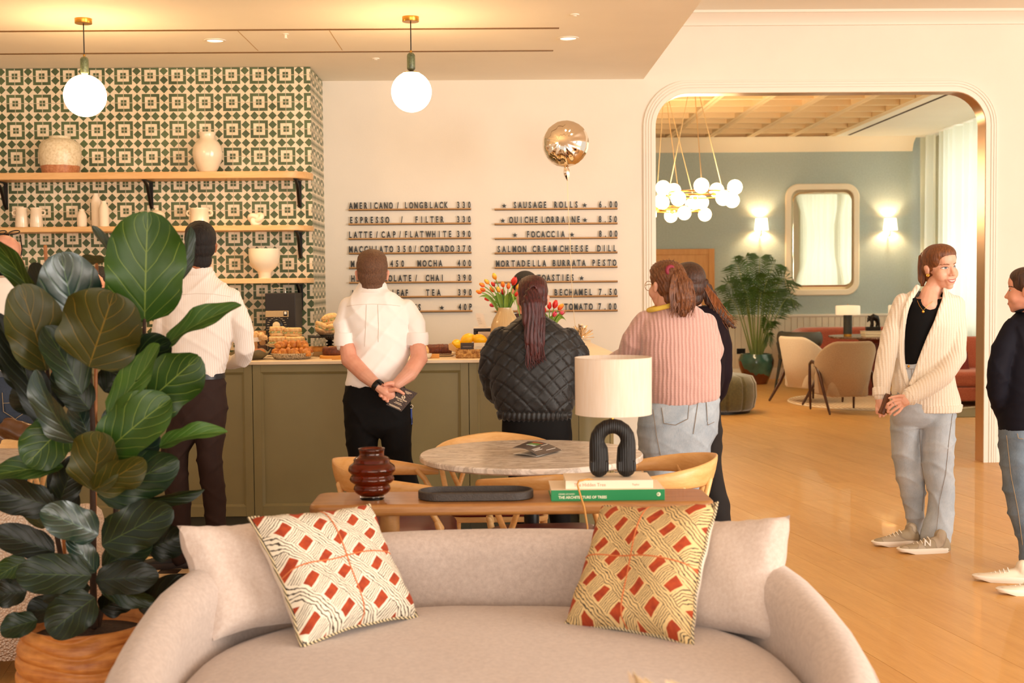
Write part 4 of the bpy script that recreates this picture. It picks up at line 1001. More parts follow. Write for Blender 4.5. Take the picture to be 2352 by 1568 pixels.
# speckled plate with golden pastries
plate('speckled_plate', 'speckled grey plate heaped with golden croissants', 'plate', 671, 8.05, 49.5, ZT, speck, 0.036, 0.8)
g_ = 'golden pastries on the speckled plate'; k = 8.05/3000
for i, (px, dy, z, L, rr, rz, lb) in enumerate(((641, 0.0, 0.018, 0.085, 0.036, 1.0, 'golden croissant at the left of the speckled plate'), (662, -0.06, 0.018, 0.1, 0.034, 0.2, 'golden croissant at the front of the speckled plate'), (693, -0.04, 0.018, 0.1, 0.034, -0.3, 'golden croissant at the front right of the speckled plate'), (706, 0.03, 0.018, 0.08, 0.034, -1.0, 'golden croissant at the right rim of the speckled plate'), (655, 0.02, 0.058, 0.1, 0.036, 0.5, 'golden croissant on top at the left of the heap'), (686, 0.01, 0.058, 0.1, 0.036, -0.2, 'golden croissant on top at the right of the heap'), (672, 0.07, 0.03, 0.1, 0.036, 0.0, 'golden croissant at the back of the speckled plate'))):
    croissant(lb, at(px, 8.05+dy, ZT+z), L, rr, crust, i*11, rz, g_)
t = thing('loaf_cake', 'flat golden loaf cake in a ribbed paper tray', 'cake', at(727, 8.35)); k = 8.35/3000
MB().prism(rrect(24*k, 0.06, 0.02), 0.0, 0.03).build('tray', mt('paper_tray', '#a98450', 0.7), t, bevel=0.003)
mb = MB(); rings = [[Vector((x*q, y*q, z+0.003*noise.noise(Vector((x*60, y*60, z*9))))) for x, y in rrect(22*k, 0.055, 0.02)] for q, z in ((1, 0.028), (1.02, 0.05), (0.96, 0.058), (0.6, 0.061), (0.05, 0.061))]
mb.loft(rings).build('loaf', sponge, t, angle=60)
t = thing('cake_board', 'round wooden board under the dark round cake', 'board', at(762, 8.08)); r = 28*8.08/3000
MB().lathe([(0, 0), (r, 0), (r, 0.016), (r-0.003, 0.019), (0, 0.019)], n=40).build('body', wblock, t)
t = thing('round_cake', 'dark round cake with seeded top on a wooden board', 'cake', at(763, 8.08, ZT+0.0192)); r = 23*8.08/3000
MB().lathe([(0, 0), (r*0.98, 0), (r, 0.02), (r*0.97, 0.042), (r*0.85, 0.052), (0, 0.055)], n=40).build('body', choc, t, angle=180)
mb = MB()
for i in range(26):
    a = random.uniform(0, 6.28); q = r*0.85*math.sqrt(random.random()); mb.sph((q*math.cos(a), q*math.sin(a), 0.054-0.004*q/r), (0.004, 0.005, 0.003), 6)
mb.build('seeds', mt('seed_pale', '#d99c4a', 0.5), t, kind='stuff')
# black turned cake stand with a bowl of baguette sandwiches
d = 8.3; k = d/3000; zp = P(760, 771, d).z
t = thing('black_cake_stand', 'tall black turned cake stand beside the white shirt man', 'cake stand', at(758, d)); hh = zp-ZT
pr = [(0, 0), (0.06, 0), (0.06, 0.008), (0.03, 0.02)]
for i in range(17): pr.append((0.02+0.008*math.cos(i*math.pi/2), 0.024+(hh-0.045)*i/16))
MB().lathe(pr+[(0.03, hh-0.012), (0, hh-0.012)]).build('stem', black_m, t)
MB().lathe([(0, hh-0.012), (47*k, hh-0.006), (48*k, hh), (0, hh)], n=48).build('plate', black_m, t)
mb = MB()
for i in range(60):
    a = 2*math.pi*i/60; mb.sph((48*k*math.cos(a), 48*k*math.sin(a), hh-0.004), 0.005, 6)
mb.build('beaded_rim', black_m, t, kind='stuff')
t = thing('glass_bowl', 'ribbed glass bowl on the black cake stand', 'bowl', at(754, d, zp)); r = 29*k
MB().lathe([(0, 0), (r*0.6, 0.0), (r*0.95, 0.025), (r, 0.04), (r*0.96, 0.04), (r*0.9, 0.026), (r*0.55, 0.005), (0, 0.005)], n=40).build('body', glass_p, t)
def baguette(label, c, L, r, rz, tilt, seed):
    t = thing('baguette_sandwich', label, 'sandwich', c, rz, 'baguette sandwiches in the glass bowl'); Mx = Matrix.Rotation(tilt, 3, 'Y')
    lump((0, 0, r*0.5), (L/2, r, r*0.55), seed, 0.1, 2, 14, Mx).build('lower_bread', almond, t, angle=180)
    lump((0, 0, r*0.95), (L/2*0.95, r*1.05, r*0.3), seed+1, 0.3, 5, 14, Mx).build('filling', fill, t, angle=180)
    lump((0, 0, r*1.5), (L/2*0.98, r, r*0.6), seed+2, 0.1, 2, 14, Mx).build('upper_bread', bread, t, angle=180)
baguette('baguette sandwich leaning at the left of the glass bowl', at(741, d-0.03, zp+0.012), 0.11, 0.035, 0.5, 0.5, 1)
baguette('baguette sandwich at the front right of the glass bowl', at(764, d-0.04, zp+0.012), 0.1, 0.032, -0.3, -0.1, 5)
baguette('baguette sandwich on top of the glass bowl pile', at(757, d+0.01, zp+0.066), 0.11, 0.036, 0.2, -0.25, 9)
# right group: meringue bowl, banana loaf
plate('small_bowl', 'small pale bowl with a crumbly pastry near the white shirt man\'s right elbow', 'bowl', 978, 7.95, 14, ZT, mt('pale_glaze', '#dcd3c2', 0.4), 0.03, 0.6)
food('crumble_pastry', 'crumbly pale pastry in the small bowl', 'pastry', at(974, 7.95, ZT+0.042), (0.03, 0.03, 0.034), almond, 3, amp=0.5, fr=6)
plate('glass_plate', 'ribbed glass plate under the dark banana loaf', 'plate', 1015, 8.17, 34, ZT, glass_p, 0.02, 0.7, 40)
t = thing('banana_loaf', 'dark brown sliced banana loaf on a glass plate', 'cake', at(1007, 8.17, ZT+0.006)); k = 8.17/3000
def loaf(x0, x1, nm, seed, m):
    rings = []
    for i in range(7):
        x = x0+(x1-x0)*i/6; e = 1-0.12*abs(2*(x*0.9)/(0.16))**3; ring = []
        for j in range(20):
            a = 2*math.pi*j/20; y = 0.048*math.cos(a)*e; z = 0.034+0.036*math.copysign(abs(math.sin(a))**0.75, math.sin(a))*e
            ring.append(Vector((x, y*(1+0.08*noise.noise(Vector((x*60, a, seed)))), max(0, z*(1+0.08*noise.noise(Vector((x*50, a*2, seed+4))))))))
        rings.append(ring)
    MB().loft(rings).build(nm, m, t, angle=60)
loaf(-31*k, 2*k, 'loaf', 1, choc)
for i in range(3): loaf((2.5+i*9.3)*k, (2.5+i*9.3+9)*k, 'slice', 4+i, choc)
# basket with cards, paper and lemons
d = 8.02; k = d/3000
t = thing('woven_basket', 'low woven basket holding small cards and lemons', 'basket', at(1098, d)); hw = 48*k; hd_ = 0.085
wick = Mat('water_hyacinth', '#c48a45', 0.7); wick.base(wick.ramp(wick.noise(wick.coord(), 60, 3), [(0.3, '#8a5521'), (0.7, '#deb06a')])); wick = wick.m
MB().prism(rrect(hw-0.006, hd_-0.006, 0.015), 0.0, 0.012).build('base', wick, t)
for row, (z, rr) in enumerate(((0.009, 0.009), (0.024, 0.008))):
    for pas in (0, 1):
        per = rrect(hw, hd_, 0.02, 5); pts = []; n_ = 120; per2 = per+[per[0]]; ln = [0]
        for a, b in zip(per2, per2[1:]): ln.append(ln[-1]+math.hypot(b[0]-a[0], b[1]-a[1]))
        for i in range(n_+1):
            s_ = ln[-1]*i/n_; j = max(q for q in range(len(per)) if ln[q] <= s_+1e-9); j = min(j, len(per)-1); f = (s_-ln[j])/max(1e-6, ln[j+1]-ln[j])
            x = per2[j][0]*(1-f)+per2[j+1][0]*f; y = per2[j][1]*(1-f)+per2[j+1][1]*f; ph = s_*150+math.pi*pas+row
            pts.append((x*(1+0.014*math.cos(ph)), y*(1+0.02*math.cos(ph)), z+0.004*math.sin(ph)))
        MB().tube(pts, 0.0075, 6, cap=False).build('braid', wick, t)
mb = MB()
for a, b in zip(per2, per2[1:]):
    L_ = math.hypot(b[0]-a[0], b[1]-a[1]); n_ = max(1, int(L_/0.012))
    for i in range(n_):
        x = a[0]+(b[0]-a[0])*(i+0.5)/n_; y = a[1]+(b[1]-a[1])*(i+0.5)/n_
        mb.box((x, y, 0.042), (0.0108, 0.0108, 0.024), Matrix.Rotation(math.atan2(b[1]-a[1], b[0]-a[0]), 3, 'Z') @ Matrix.Rotation(R(random.uniform(-12, 12)), 3, 'Y'))
mb.build('wrapped_rim', wick, t, kind='stuff')
cards = [(1073, 15, '#4a3f3c', 'dark brown business card standing in the woven basket'), (1104, 15, '#f3e3c4', 'cream business card next to the dark card in the basket'), (1132, 11, '#f3e3c4', 'cream business card at the jacket side of the basket')]
for px, w, c_, lb in cards:
    tc = thing('business_card', lb, 'card', at(px, d-0.055, ZT+0.0125), group='business cards in the basket'); zt3 = P(px, 787, d-0.055).z-ZT-0.0125
    MB().box((0, 0, zt3/2), (2*w*k, 0.006, zt3)).build('body', mt('card'+c_, c_, 0.6), tc, smooth=False)
    if 'dark' in lb: MB().tube([Vector((-0.026+0.052*i/40, -0.0034, zt3-0.024+0.0022*math.sin(i*1.9)+0.0012*math.sin(i*0.8))) for i in range(41)], 0.0006, 5).build('script_line', mt('card_ink', '#d9c7b0', 0.6), tc, kind='stuff')
parch = mt('parchment', '#d9b07a', 0.7)
tp = thing('parchment_fold', 'folded baking parchment poking out of the basket\'s corner', 'paper', at(1044, d-0.02, ZT+0.01))
a = [P(1030, 790, d)-tp.location, P(1035, 787, d)-tp.location, P(1053, 803, d)-tp.location, P(1052, 811, d)-tp.location, P(1031, 803, d)-tp.location]
MB().loft([[p+Vector((0, q, 0)) for p in a] for q in (0, 0.01)]).build('sheet', parch, tp, smooth=False)
lem = Mat('lemon_peel', '#f2b705', 0.4); lem.base(lem.ramp(lem.noise(lem.coord(), 12, 3), [(0.3, '#eda500'), (0.7, '#fcc916')])); lem.bump(lem.noise(lem.coord(), 220, 2), 0.3, 0.002); lem = lem.m
tb = thing('lemon_bowl', 'shallow wooden bowl under the lemons behind the cards', 'bowl', at(1085, 8.24))
MB().lathe([(0, 0), (0.05, 0), (0.09, 0.03), (0.11, 0.05), (0.105, 0.05), (0.085, 0.034), (0, 0.03)], n=32).build('body', oak, tb)
for i, (px, py, rz, ry, lb) in enumerate(((1049, 791, 1.4, 0.0, 'lemon showing its round end at the left of the basket'), (1074, 778, 0.4, -0.4, 'lemon above the dark card, tip up to the right'), (1101, 779, 0.1, 0.15, 'lemon above the cream card'), (1128, 792, 0.2, 0.1, 'lemon half hidden by the quilted jacket'))):
    p = P(px, py, 8.2); tl = thing('lemon', lb, 'lemon', p, 0, 'lemons by the basket'); Mx = rotz(rz) @ Matrix.Rotation(ry, 3, 'Y')
    pr = [(0.001, -0.052), (0.008, -0.047), (0.02, -0.038), (0.031, -0.02), (0.034, 0), (0.031, 0.02), (0.02, 0.037), (0.009, 0.046), (0.006, 0.053), (0.001, 0.055)]
    MB().lathe(pr, (0, 0, 0), 20, Mx @ Matrix.Rotation(math.pi/2, 3, 'Y')).build('peel', lem, tl, angle=180)
# till printer and tilted card
d = 8.4; k = d/3000; z_ = lambda y: P(1110, y, d).z-ZT
t = thing('receipt_printer', 'black box with curved white paper tray behind the lemons', 'printer', at(1118, d)); 
MB().bb(-30*k, 30*k, 0, 0.14, z_(760), z_(754)).bb(-30*k, -22*k, 0, 0.14, 0, z_(760)).bb(22*k, 30*k, 0, 0.14, 0, z_(760)).bb(-30*k, 30*k, 0.1, 0.14, 0, z_(760)).build('housing', black_m, t, smooth=False, bevel=0.003)
MB().bb(-30*k, 30*k, -0.003, 0.143, z_(754), z_(752)).build('top_plate', mt('pale_metal', '#d9c8b0', 0.4, 0.5), t, smooth=False)
MB().loft([[Vector((x, 0.06-0.05*math.sin(a), z_(782)+(z_(761)-z_(782))*(1-math.cos(a)*1.0)/1.0*0.98)) for a in [math.pi/2*j/8 for j in range(9)]] for x in (-20*k, 20*k)], cap=False, closed=False).build('paper_roll', wp, t)
MB().bb(-30*k, 30*k, -0.02, 0.14, 0, z_(786)).build('base', walnut, t, smooth=False)
t = thing('card_stand', 'slanted white card standing on the black printer', 'card', at(1106, d+0.05, ZT+z_(752)+0.0004)); hh = P(1106, 719, d+0.05).z-t.location.z
MB().prism([(-6*k, 0), (13*k, 0), (4*k, hh), (-14*k, hh)], -0.002, 0.002, RX, (0, 0, 0)).build('card', wp, t, smooth=False)
mb = MB()
for i in range(4): mb.box((-2*k+i*-1.2*k, -0.0026, hh*(0.25+0.13*i)), (8*k, 0.0006, 0.002))
mb.build('text_lines', mt('grey_ink', '#b8ada0', 0.7), t, smooth=False, kind='stuff')
# ------------------------------------------------------------------ tulips
def vase_px(name, label, px, d, prof, m, ribs):
    t = thing(name, label, 'vase', at(px, d)); k = d/3000
    pr = [(hw*k, P(px, y, d).z-ZT) for hw, y in prof]; pr[0] = (pr[0][0], 0)
    o = MB().lathe([(0, 0)]+pr+[(pr[-1][0]-0.005, pr[-1][1]), (pr[-2][0]-0.007, pr[-2][1]), (0.02, pr[-3][1])], n=96, cap=False).build('body', m, t, angle=60)
    for v in o.data.vertices:
        a = math.atan2(v.co.y, v.co.x); f = 1+0.012*math.cos(a*32); v.co.x *= f; v.co.y *= f
    return t
vg = mt('beige_glaze', '#c9ab7d', 0.22, Coat_Weight=0.5)
vase_px('ribbed_vase', 'tall beige ribbed vase with orange and red tulips', 1161, 8.25, [(26, 816), (30, 800), (34, 778), (34, 760), (32, 745), (27, 732), (20, 720), (16.5, 711), (16.5, 706)], vg, 32)
vase_px('ribbed_vase', 'beige ribbed vase of red and pink tulips behind the quilted jacket', 1262, 8.35, [(24, 814), (28, 795), (28, 780), (22, 765), (15, 755), (15, 748)], vg, 32)
stem_m = mt('tulip_green', '#6f9a3a', 0.5, vary=(20, 0.15)); leaf_t = mt('tulip_leaf', '#7fa23f', 0.45, vary=(12, 0.2))
bl = {}
for nm, a, b in (('red', '#c4141c', '#e03a2a'), ('orange', '#e8481a', '#f59a2a'), ('yellow', '#f0901e', '#f9cf4a'), ('pink', '#c8204a', '#e8577a')):
    m = Mat('petal_'+nm, a, 0.45); _, _, zz = m.xyz(m.coord('Generated')); m.base(m.ramp(zz+m.noise(m.coord(), 30)*0.3, [(0.3, a), (1.0, b)])); bl[nm] = m.m
def tulip(px, py, col, size, base, d, dy, seed, grp, lb):
    random.seed(seed); top = P(px, py, d+dy); b0 = Vector(base)
    lab = {'red': 'red tulip', 'orange': 'orange tulip', 'yellow': 'yellow and orange tulip', 'pink': 'pink tulip'}[col]
    t = thing('tulip', lb, 'tulip', b0, group='tulips '+grp)
    tv = top-b0; mid = tv*0.5+Vector((-tv.x*0.15, 0, abs(tv.x)*0.25+0.02)); droop = tv.z < 0.03
    pts = [((1-u)**2*0+2*u*(1-u))*mid+u*u*tv for u in [i/8 for i in range(9)]]
    MB().tube(pts, 0.0035, 6).build('stem', stem_m, t)
    dr = (pts[-1]-pts[-2]).normalized(); q = Vector((0, 0, 1)).rotation_difference(dr).to_matrix(); s = size*d/3000
    for i in range(6):
        a = i*math.pi/3+seed; rr = 1.0 if i % 2 else 0.9; rings = []
        for z, w, o in ((-0.75, 0.16, 0.10), (-0.45, 0.36, 0.42), (0.05, 0.48, 0.56), (0.6, 0.36, 0.48), (0.95, 0.12, 0.34), (1.08, 0.02, 0.26)):
            row = []
            for u in (-1, -0.5, 0, 0.5, 1): row.append(q @ Vector((s*rr*(o*math.cos(a)-u*w*math.sin(a)-0.12*u*u*math.cos(a)), s*rr*(o*math.sin(a)+u*w*math.cos(a)-0.12*u*u*math.sin(a)), s*(z+0.75)))+pts[-1])
            rings.append(row)
        MB().loft(rings, cap=False, closed=False).build('petal', bl[col], t, angle=180)
    return t
TL1 = ['orange tulip leaning furthest left above the vase', 'orange tulip left of the yellow topped one', 'orange tulip just above the leftmost bloom', 'yellow tulip at the upper left of the bouquet', 'tallest yellow tulip at the top of the bouquet', 'small red tulip beneath the tallest yellow bloom', 'orange tulip in the middle front of the bouquet', 'yellow tulip in the centre of the bouquet', 'orange tulip upright behind the central yellow one', 'orange tulip next to the biggest red bloom', 'biggest bright red tulip at the upper right of the bouquet', 'dark red tulip low in the centre of the bouquet', 'dark red tulip low at the left of the bouquet', "yellow tulip touching the ponytailed woman's hair", 'red tulip low at the right by the ponytail', 'drooping pink tulip hanging at the vase neck']
TL2 = ['red tulip nearest the ponytail in the half hidden bunch', 'red tulip at the top left of the half hidden bunch', 'tallest red tulip of the half hidden bunch', 'orange tulip of the half hidden bunch', 'pink tulip in the middle of the half hidden bunch', 'pink tulip at the right of the half hidden bunch', 'small red tulip lowest in the half hidden bunch']
LF1 = ['longest tulip leaf reaching out to the left', 'tulip leaf below the low left red tulip', 'upright tulip leaf left of centre', 'upright tulip leaf in the bouquet centre', 'upright tulip leaf right of centre', 'upright tulip leaf by the big red tulip', 'arching tulip leaf over the vase shoulder', 'tulip leaf bending towards the ponytail', 'short tulip leaf beside the drooping tulip', 'long tulip leaf hanging down over the vase front']
LF2 = ['tulip leaf pointing up at the right of the half hidden bunch', 'lowest tulip leaf drooping right above the jacket shoulder', 'broad tulip leaf beside the pink tulips', 'tulip leaf at the left of the half hidden bunch', 'upright tulip leaf in the half hidden bunch', 'tulip leaf between the two right hand leaves', "tulip leaf touching the woman's ponytail"]
b1 = at(1161, 8.25, P(1161, 720, 8.25).z)
for i, (px, py, c_, s_) in enumerate(((1107, 672, 'orange', 8), (1113, 658, 'orange', 8), (1115, 668, 'orange', 8), (1123, 652, 'yellow', 8), (1139, 642, 'yellow', 9), (1136, 658, 'red', 7), (1136, 670, 'orange', 9), (1148, 671, 'yellow', 8), (1156, 660, 'orange', 8), (1167, 664, 'orange', 8), (1178, 655, 'red', 12), (1157, 677, 'red', 8), (1127, 688, 'red', 8), (1186, 664, 'yellow', 8), (1183, 680, 'red', 8), (1137, 700, 'pink', 9))):
    tulip(px, py, c_, s_, b1+Vector(((px-1150)*0.0006, 0, 0)), 8.25, random.uniform(-0.07, 0.07) if i not in (10,) else -0.06, i+1, 'in the tall beige vase', TL1[i])
b2 = at(1262, 8.35, P(1262, 757, 8.35).z)
for i, (px, py, c_, s_) in enumerate(((1252, 718, 'red', 9), (1262, 710, 'red', 9), (1272, 708, 'red', 11), (1282, 712, 'orange', 10), (1271, 726, 'pink', 9), (1284, 723, 'pink', 9), (1246, 728, 'red', 8))):
    tulip(px, py, c_, s_, b2+Vector(((px-1262)*0.0006, 0, 0)), 8.35, random.uniform(-0.06, 0.06), i+40, 'in the half hidden vase', TL2[i])
def blade(name, label, base, tip, sag, w, grp):
    base, tip = Vector(base), Vector(tip); t = thing(name, label, 'leaf', base, group=grp); v = tip-base; n = 9; rings = []
    side = Vector((v.z, 0, -v.x)).normalized() if abs(v.x)+abs(v.z) > 0 else Vector((1, 0, 0))
    for i in range(n+1):
        u = i/n; p = v*u+Vector((0, 0, sag*4*u*(1-u))); ww = w*(math.sin(math.pi*min(1, u*0.9+0.1))**0.8)+0.0006
        rings.append([p-side*ww+Vector((0, -ww*0.4, 0)), p+Vector((0, ww*0.3, 0)), p+side*ww+Vector((0, -ww*0.4, 0))])
    MB().loft(rings, cap=False, closed=False).build('blade', leaf_t, t, angle=180)
for i, (x, y, sg, w) in enumerate(((1099, 683, 0.05, 0.011), (1128, 690, 0.06, 0.012), (1140, 672, 0.03, 0.013), (1152, 668, 0.02, 0.012), (1165, 674, 0.02, 0.013), (1174, 670, 0.03, 0.012), (1182, 700, 0.1, 0.013), (1190, 690, 0.05, 0.012), (1135, 700, 0.06, 0.010), (1196, 740, 0.14, 0.012))):
    blade('tulip_leaf', LF1[i], b1+Vector(((x-1161)*0.0006, random.uniform(-0.02, 0.02), 0)), P(x, y, 8.2+random.uniform(-0.05, 0.05)), sg, w, 'leaves in the tall beige vase')
for i, (x, y, sg, w) in enumerate(((1300, 715, 0.03, 0.012), (1303, 742, 0.06, 0.012), (1290, 722, 0.03, 0.013), (1250, 722, 0.03, 0.013), (1268, 725, 0.02, 0.013), (1296, 735, 0.05, 0.012), (1240, 730, 0.05, 0.013))):
    blade('tulip_leaf', LF2[i], b2+Vector(((x-1262)*0.0006, random.uniform(-0.02, 0.02), 0)), P(x, y, 8.32), sg, w, 'leaves in the half hidden vase')
random.seed(11)
# ------------------------------------------------------------------ fiddle leaf fig in a carved wooden pot
DP = 4.3; k = DP/3000
pw = Mat('carved_wood', '#b5692a', 0.5); v = pw.coord('Object', (1, 1, 1)); f = pw.noise(v, 30, 4); w_ = pw.noise(pw.coord('Object', (3, 3, 25)), 3, 4)
pw.base(pw.ramp(w_*0.7+f*0.3, [(0.3, '#9a5520'), (0.7, '#d68f45')])); pw.bump(pw.noise(pw.coord('Object', (6, 6, 30)), 6, 3), 0.3, 0.006)
pc = P(205, 1500, DP); t = thing('carved_pot', 'round carved wooden pot with rippled grooves holding the fig tree', 'planter', (pc.x, DP, 0))
ztop = P(205, 1425, DP).z; R0 = 150*k; n = 120; rings = []; m_ = 90
for i in range(m_+1):
    u = i/m_; z = ztop*u; rr = R0*(0.72+0.30*math.sin(math.pi*min(1, 0.12+0.62*u)))*(1-0.05*max(0, u-0.8)/0.2)
    ring = []
    for j in range(n):
        a = 2*math.pi*j/n; zz = z+0.010*math.sin(2*a+u*5)+0.006*math.sin(5*a+u*9+1)
        g = abs(((zz/0.052)+0.12*math.sin(3*a)) % 1-0.5)*2; d_ = 0.013*(1-(1-g)**3)
        ring.append(Vector(((rr+d_)*math.cos(a), (rr+d_)*math.sin(a), z)))
    rings.append(ring)
top = rings[-1]; rt_ = math.hypot(top[0].x, top[0].y)
for q, z in ((0.95, ztop), (0.92, ztop-0.03), (0.90, ztop-0.05)): rings.append([Vector((rt_*q*math.cos(2*math.pi*j/n), rt_*q*math.sin(2*math.pi*j/n), z)) for j in range(n)])
MB().loft(rings).build('body', pw.m, t, angle=180)
soil = Mat('soil', '#2b1a10', 0.95); soil.vary(60, 0.5, 0.8, 80); mb = MB().lathe([(0, ztop-0.049), (0, ztop-0.035), (rt_*0.5, ztop-0.037), (rt_*0.9, ztop-0.045), (rt_*0.9, ztop-0.049)], n=40); mb.build('soil', soil.m, t, kind='stuff')
fg = thing('fiddle_leaf_fig', 'big fiddle leaf fig with glossy leaves in the carved wooden pot', 'potted plant', (pc.x, DP, ztop-0.05))
bark = mt('fig_bark', '#3a2618', 0.8, vary=(20, 0.3, 0.5, 60)); cane = mt('bamboo_cane', '#b06a2c', 0.4, vary=(5, 0.2))
def stem(pts, r0, r1, m, nm='stem'):
    pts = [P(x, y, DP+dy) for x, y, dy in pts]; n_ = len(pts); MB().tube(pts, [r0+(r1-r0)*i/(n_-1) for i in range(n_)], 10).build(nm, m, fg, world=True)
stem([(216, 1438, 0.0), (214, 1330, 0), (214, 1200, 0.0), (213, 1120, 0), (214, 1000, 0.01), (210, 900, 0.02), (204, 835, 0.0)], 0.012, 0.007, bark)
stem([(205, 1438, 0.05), (150, 1330, 0.08), (125, 1200, 0.08), (123, 1080, 0.06), (118, 960, 0.03), (108, 840, 0.0)], 0.010, 0.006, bark)
stem([(225, 1438, 0.06), (262, 1260, 0.12), (268, 1120, 0.12), (290, 960, 0.1), (330, 830, 0.05), (332, 735, 0.0)], 0.010, 0.006, bark)
stem([(216, 1438, 0.04), (219, 1000, 0.05), (222, 608, 0.06)], 0.006, 0.006, cane, 'cane'); stem([(160, 1438, 0.12), (130, 1000, 0.14), (104, 566, 0.15)], 0.006, 0.006, cane, 'cane')
def leafmat(name, base, back, vein, gl, cc=0.12):
    m = Mat(name, base, gl); uvn = m.n('UVMap'); u, v, _ = m.xyz(uvn.outputs[0]); a = (u-0.5).ab()
    mid = a.lt(0.010); lat = (((v*1.0-a*0.85)*5.5).fr()-0.5).ab().lt(0.026)*a.lt(0.46)
    f = m.noise(m.coord(), 14, 4); oi = m.n('ObjectInfo'); r = S_(m.t, oi.outputs['Random'])
    blade_ = m.ramp(f*0.6+r*0.4, [(0.25, back), (0.75, base)]); c2 = m.mix(lat.mx(mid)*0.42, blade_, vein); m.base(c2)
    lam = (((v-a*0.85)*5.5).fr()-0.5).ab(); m.bump(lam.mn(0.2)*1.0+m.noise(m.coord(), 25, 2)*0.15, 0.35, 0.012)
    m.b.inputs['Coat Weight'].default_value = cc; m.b.inputs['Coat Roughness'].default_value = 0.3; m.b.inputs['Specular IOR Level'].default_value = 0.5 if cc > 0.3 else 0.28
    return m.m
LM = {'g': leafmat('leaf_green', '#2b480f', '#1d360a', '#8a9a40', 0.45), 'l': leafmat('leaf_light', '#3f601f', '#2e4c15', '#94a656', 0.45), 'd': leafmat('leaf_shaded', '#14270f', '#0d1a0a', '#52662a', 0.42),  # leaf copies: shade of the lower plant and backlight put into the colour
      'b': leafmat('leaf_blue', '#1a3328', '#12261c', '#5f7a4a', 0.3, 0.4), 'o': leafmat('leaf_olive', '#38390a', '#2a2b08', '#8a6a20', 0.5), 'k': leafmat('leaf_deep_shade', '#11190a', '#0a1006', '#36451a', 0.45)}
def leaf(bx, by, tx, ty, w, m, d0=0.0, d1=0.0, roll=0.0, curl=0.12, fold=0.25, seed=0, shape=0.62):
    """leaf blade from base to tip; roll turns it about its midrib, curl bends the tip backwards"""
    rnd = random.Random(seed*13+5); b0, tp = P(bx, by, DP+d0), P(tx, ty, DP+d1); D = tp-b0; L_ = D.length; Dn = D/L_
    view = (EYE-b0).normalized(); N = (view-Dn*view.dot(Dn)).normalized(); N = Matrix.Rotation(R(roll), 3, Dn) @ N; S2 = Dn.cross(N); W = w*k/2*1.25
    v = []; f = []; uv = []; nv, nu = 18, 10; ph = rnd.uniform(0, 6.28); wv = rnd.uniform(0.7, 1.3)
    for i in range(nv+1):
        t_ = i/nv; prof = (math.sin(math.pi*min(1, t_**shape*0.985+0.012))**0.62)*(0.70+0.42*t_) if t_ > 0.03 else 0.05
        prof *= 1-0.10*math.exp(-((t_-0.38)/0.09)**2)
        c = b0+D*t_+N*(-curl*L_*(t_**2)+curl*L_*0.25*math.sin(math.pi*t_))
        for j in range(nu+1):
            u = -1+2*j/nu; au = abs(u); wob = 0.085*wv*math.sin(t_*11+ph+(1.5 if u > 0 else 0))*au**2.5
            v.append(c+S2*(W*prof*u*(1-0.12*fold*au))+N*(W*prof*(fold*au**1.3-0.28*fold*au**3)+wob*W*2.2*min(1, prof)-0.02*W*(math.cos(((t_-au*0.42)*5.5)*2*math.pi))*au*(1-au))+Dn*(W*prof*(0.30*au**1.3*(1 if t_ > 0.6 else 0.35)-(0.10*(1-au)**2 if t_ > 0.93 else 0))))
            uv.append(((u+1)/2*0.998+0.001, t_*0.998+0.001))
    for i in range(nv):
        for j in range(nu): a = i*(nu+1)+j; f.append((a, a+1, a+nu+2, a+nu+1))
    MB().add(v, f, 0, uv).build('leaf', LM[m], fg, world=True, angle=180)
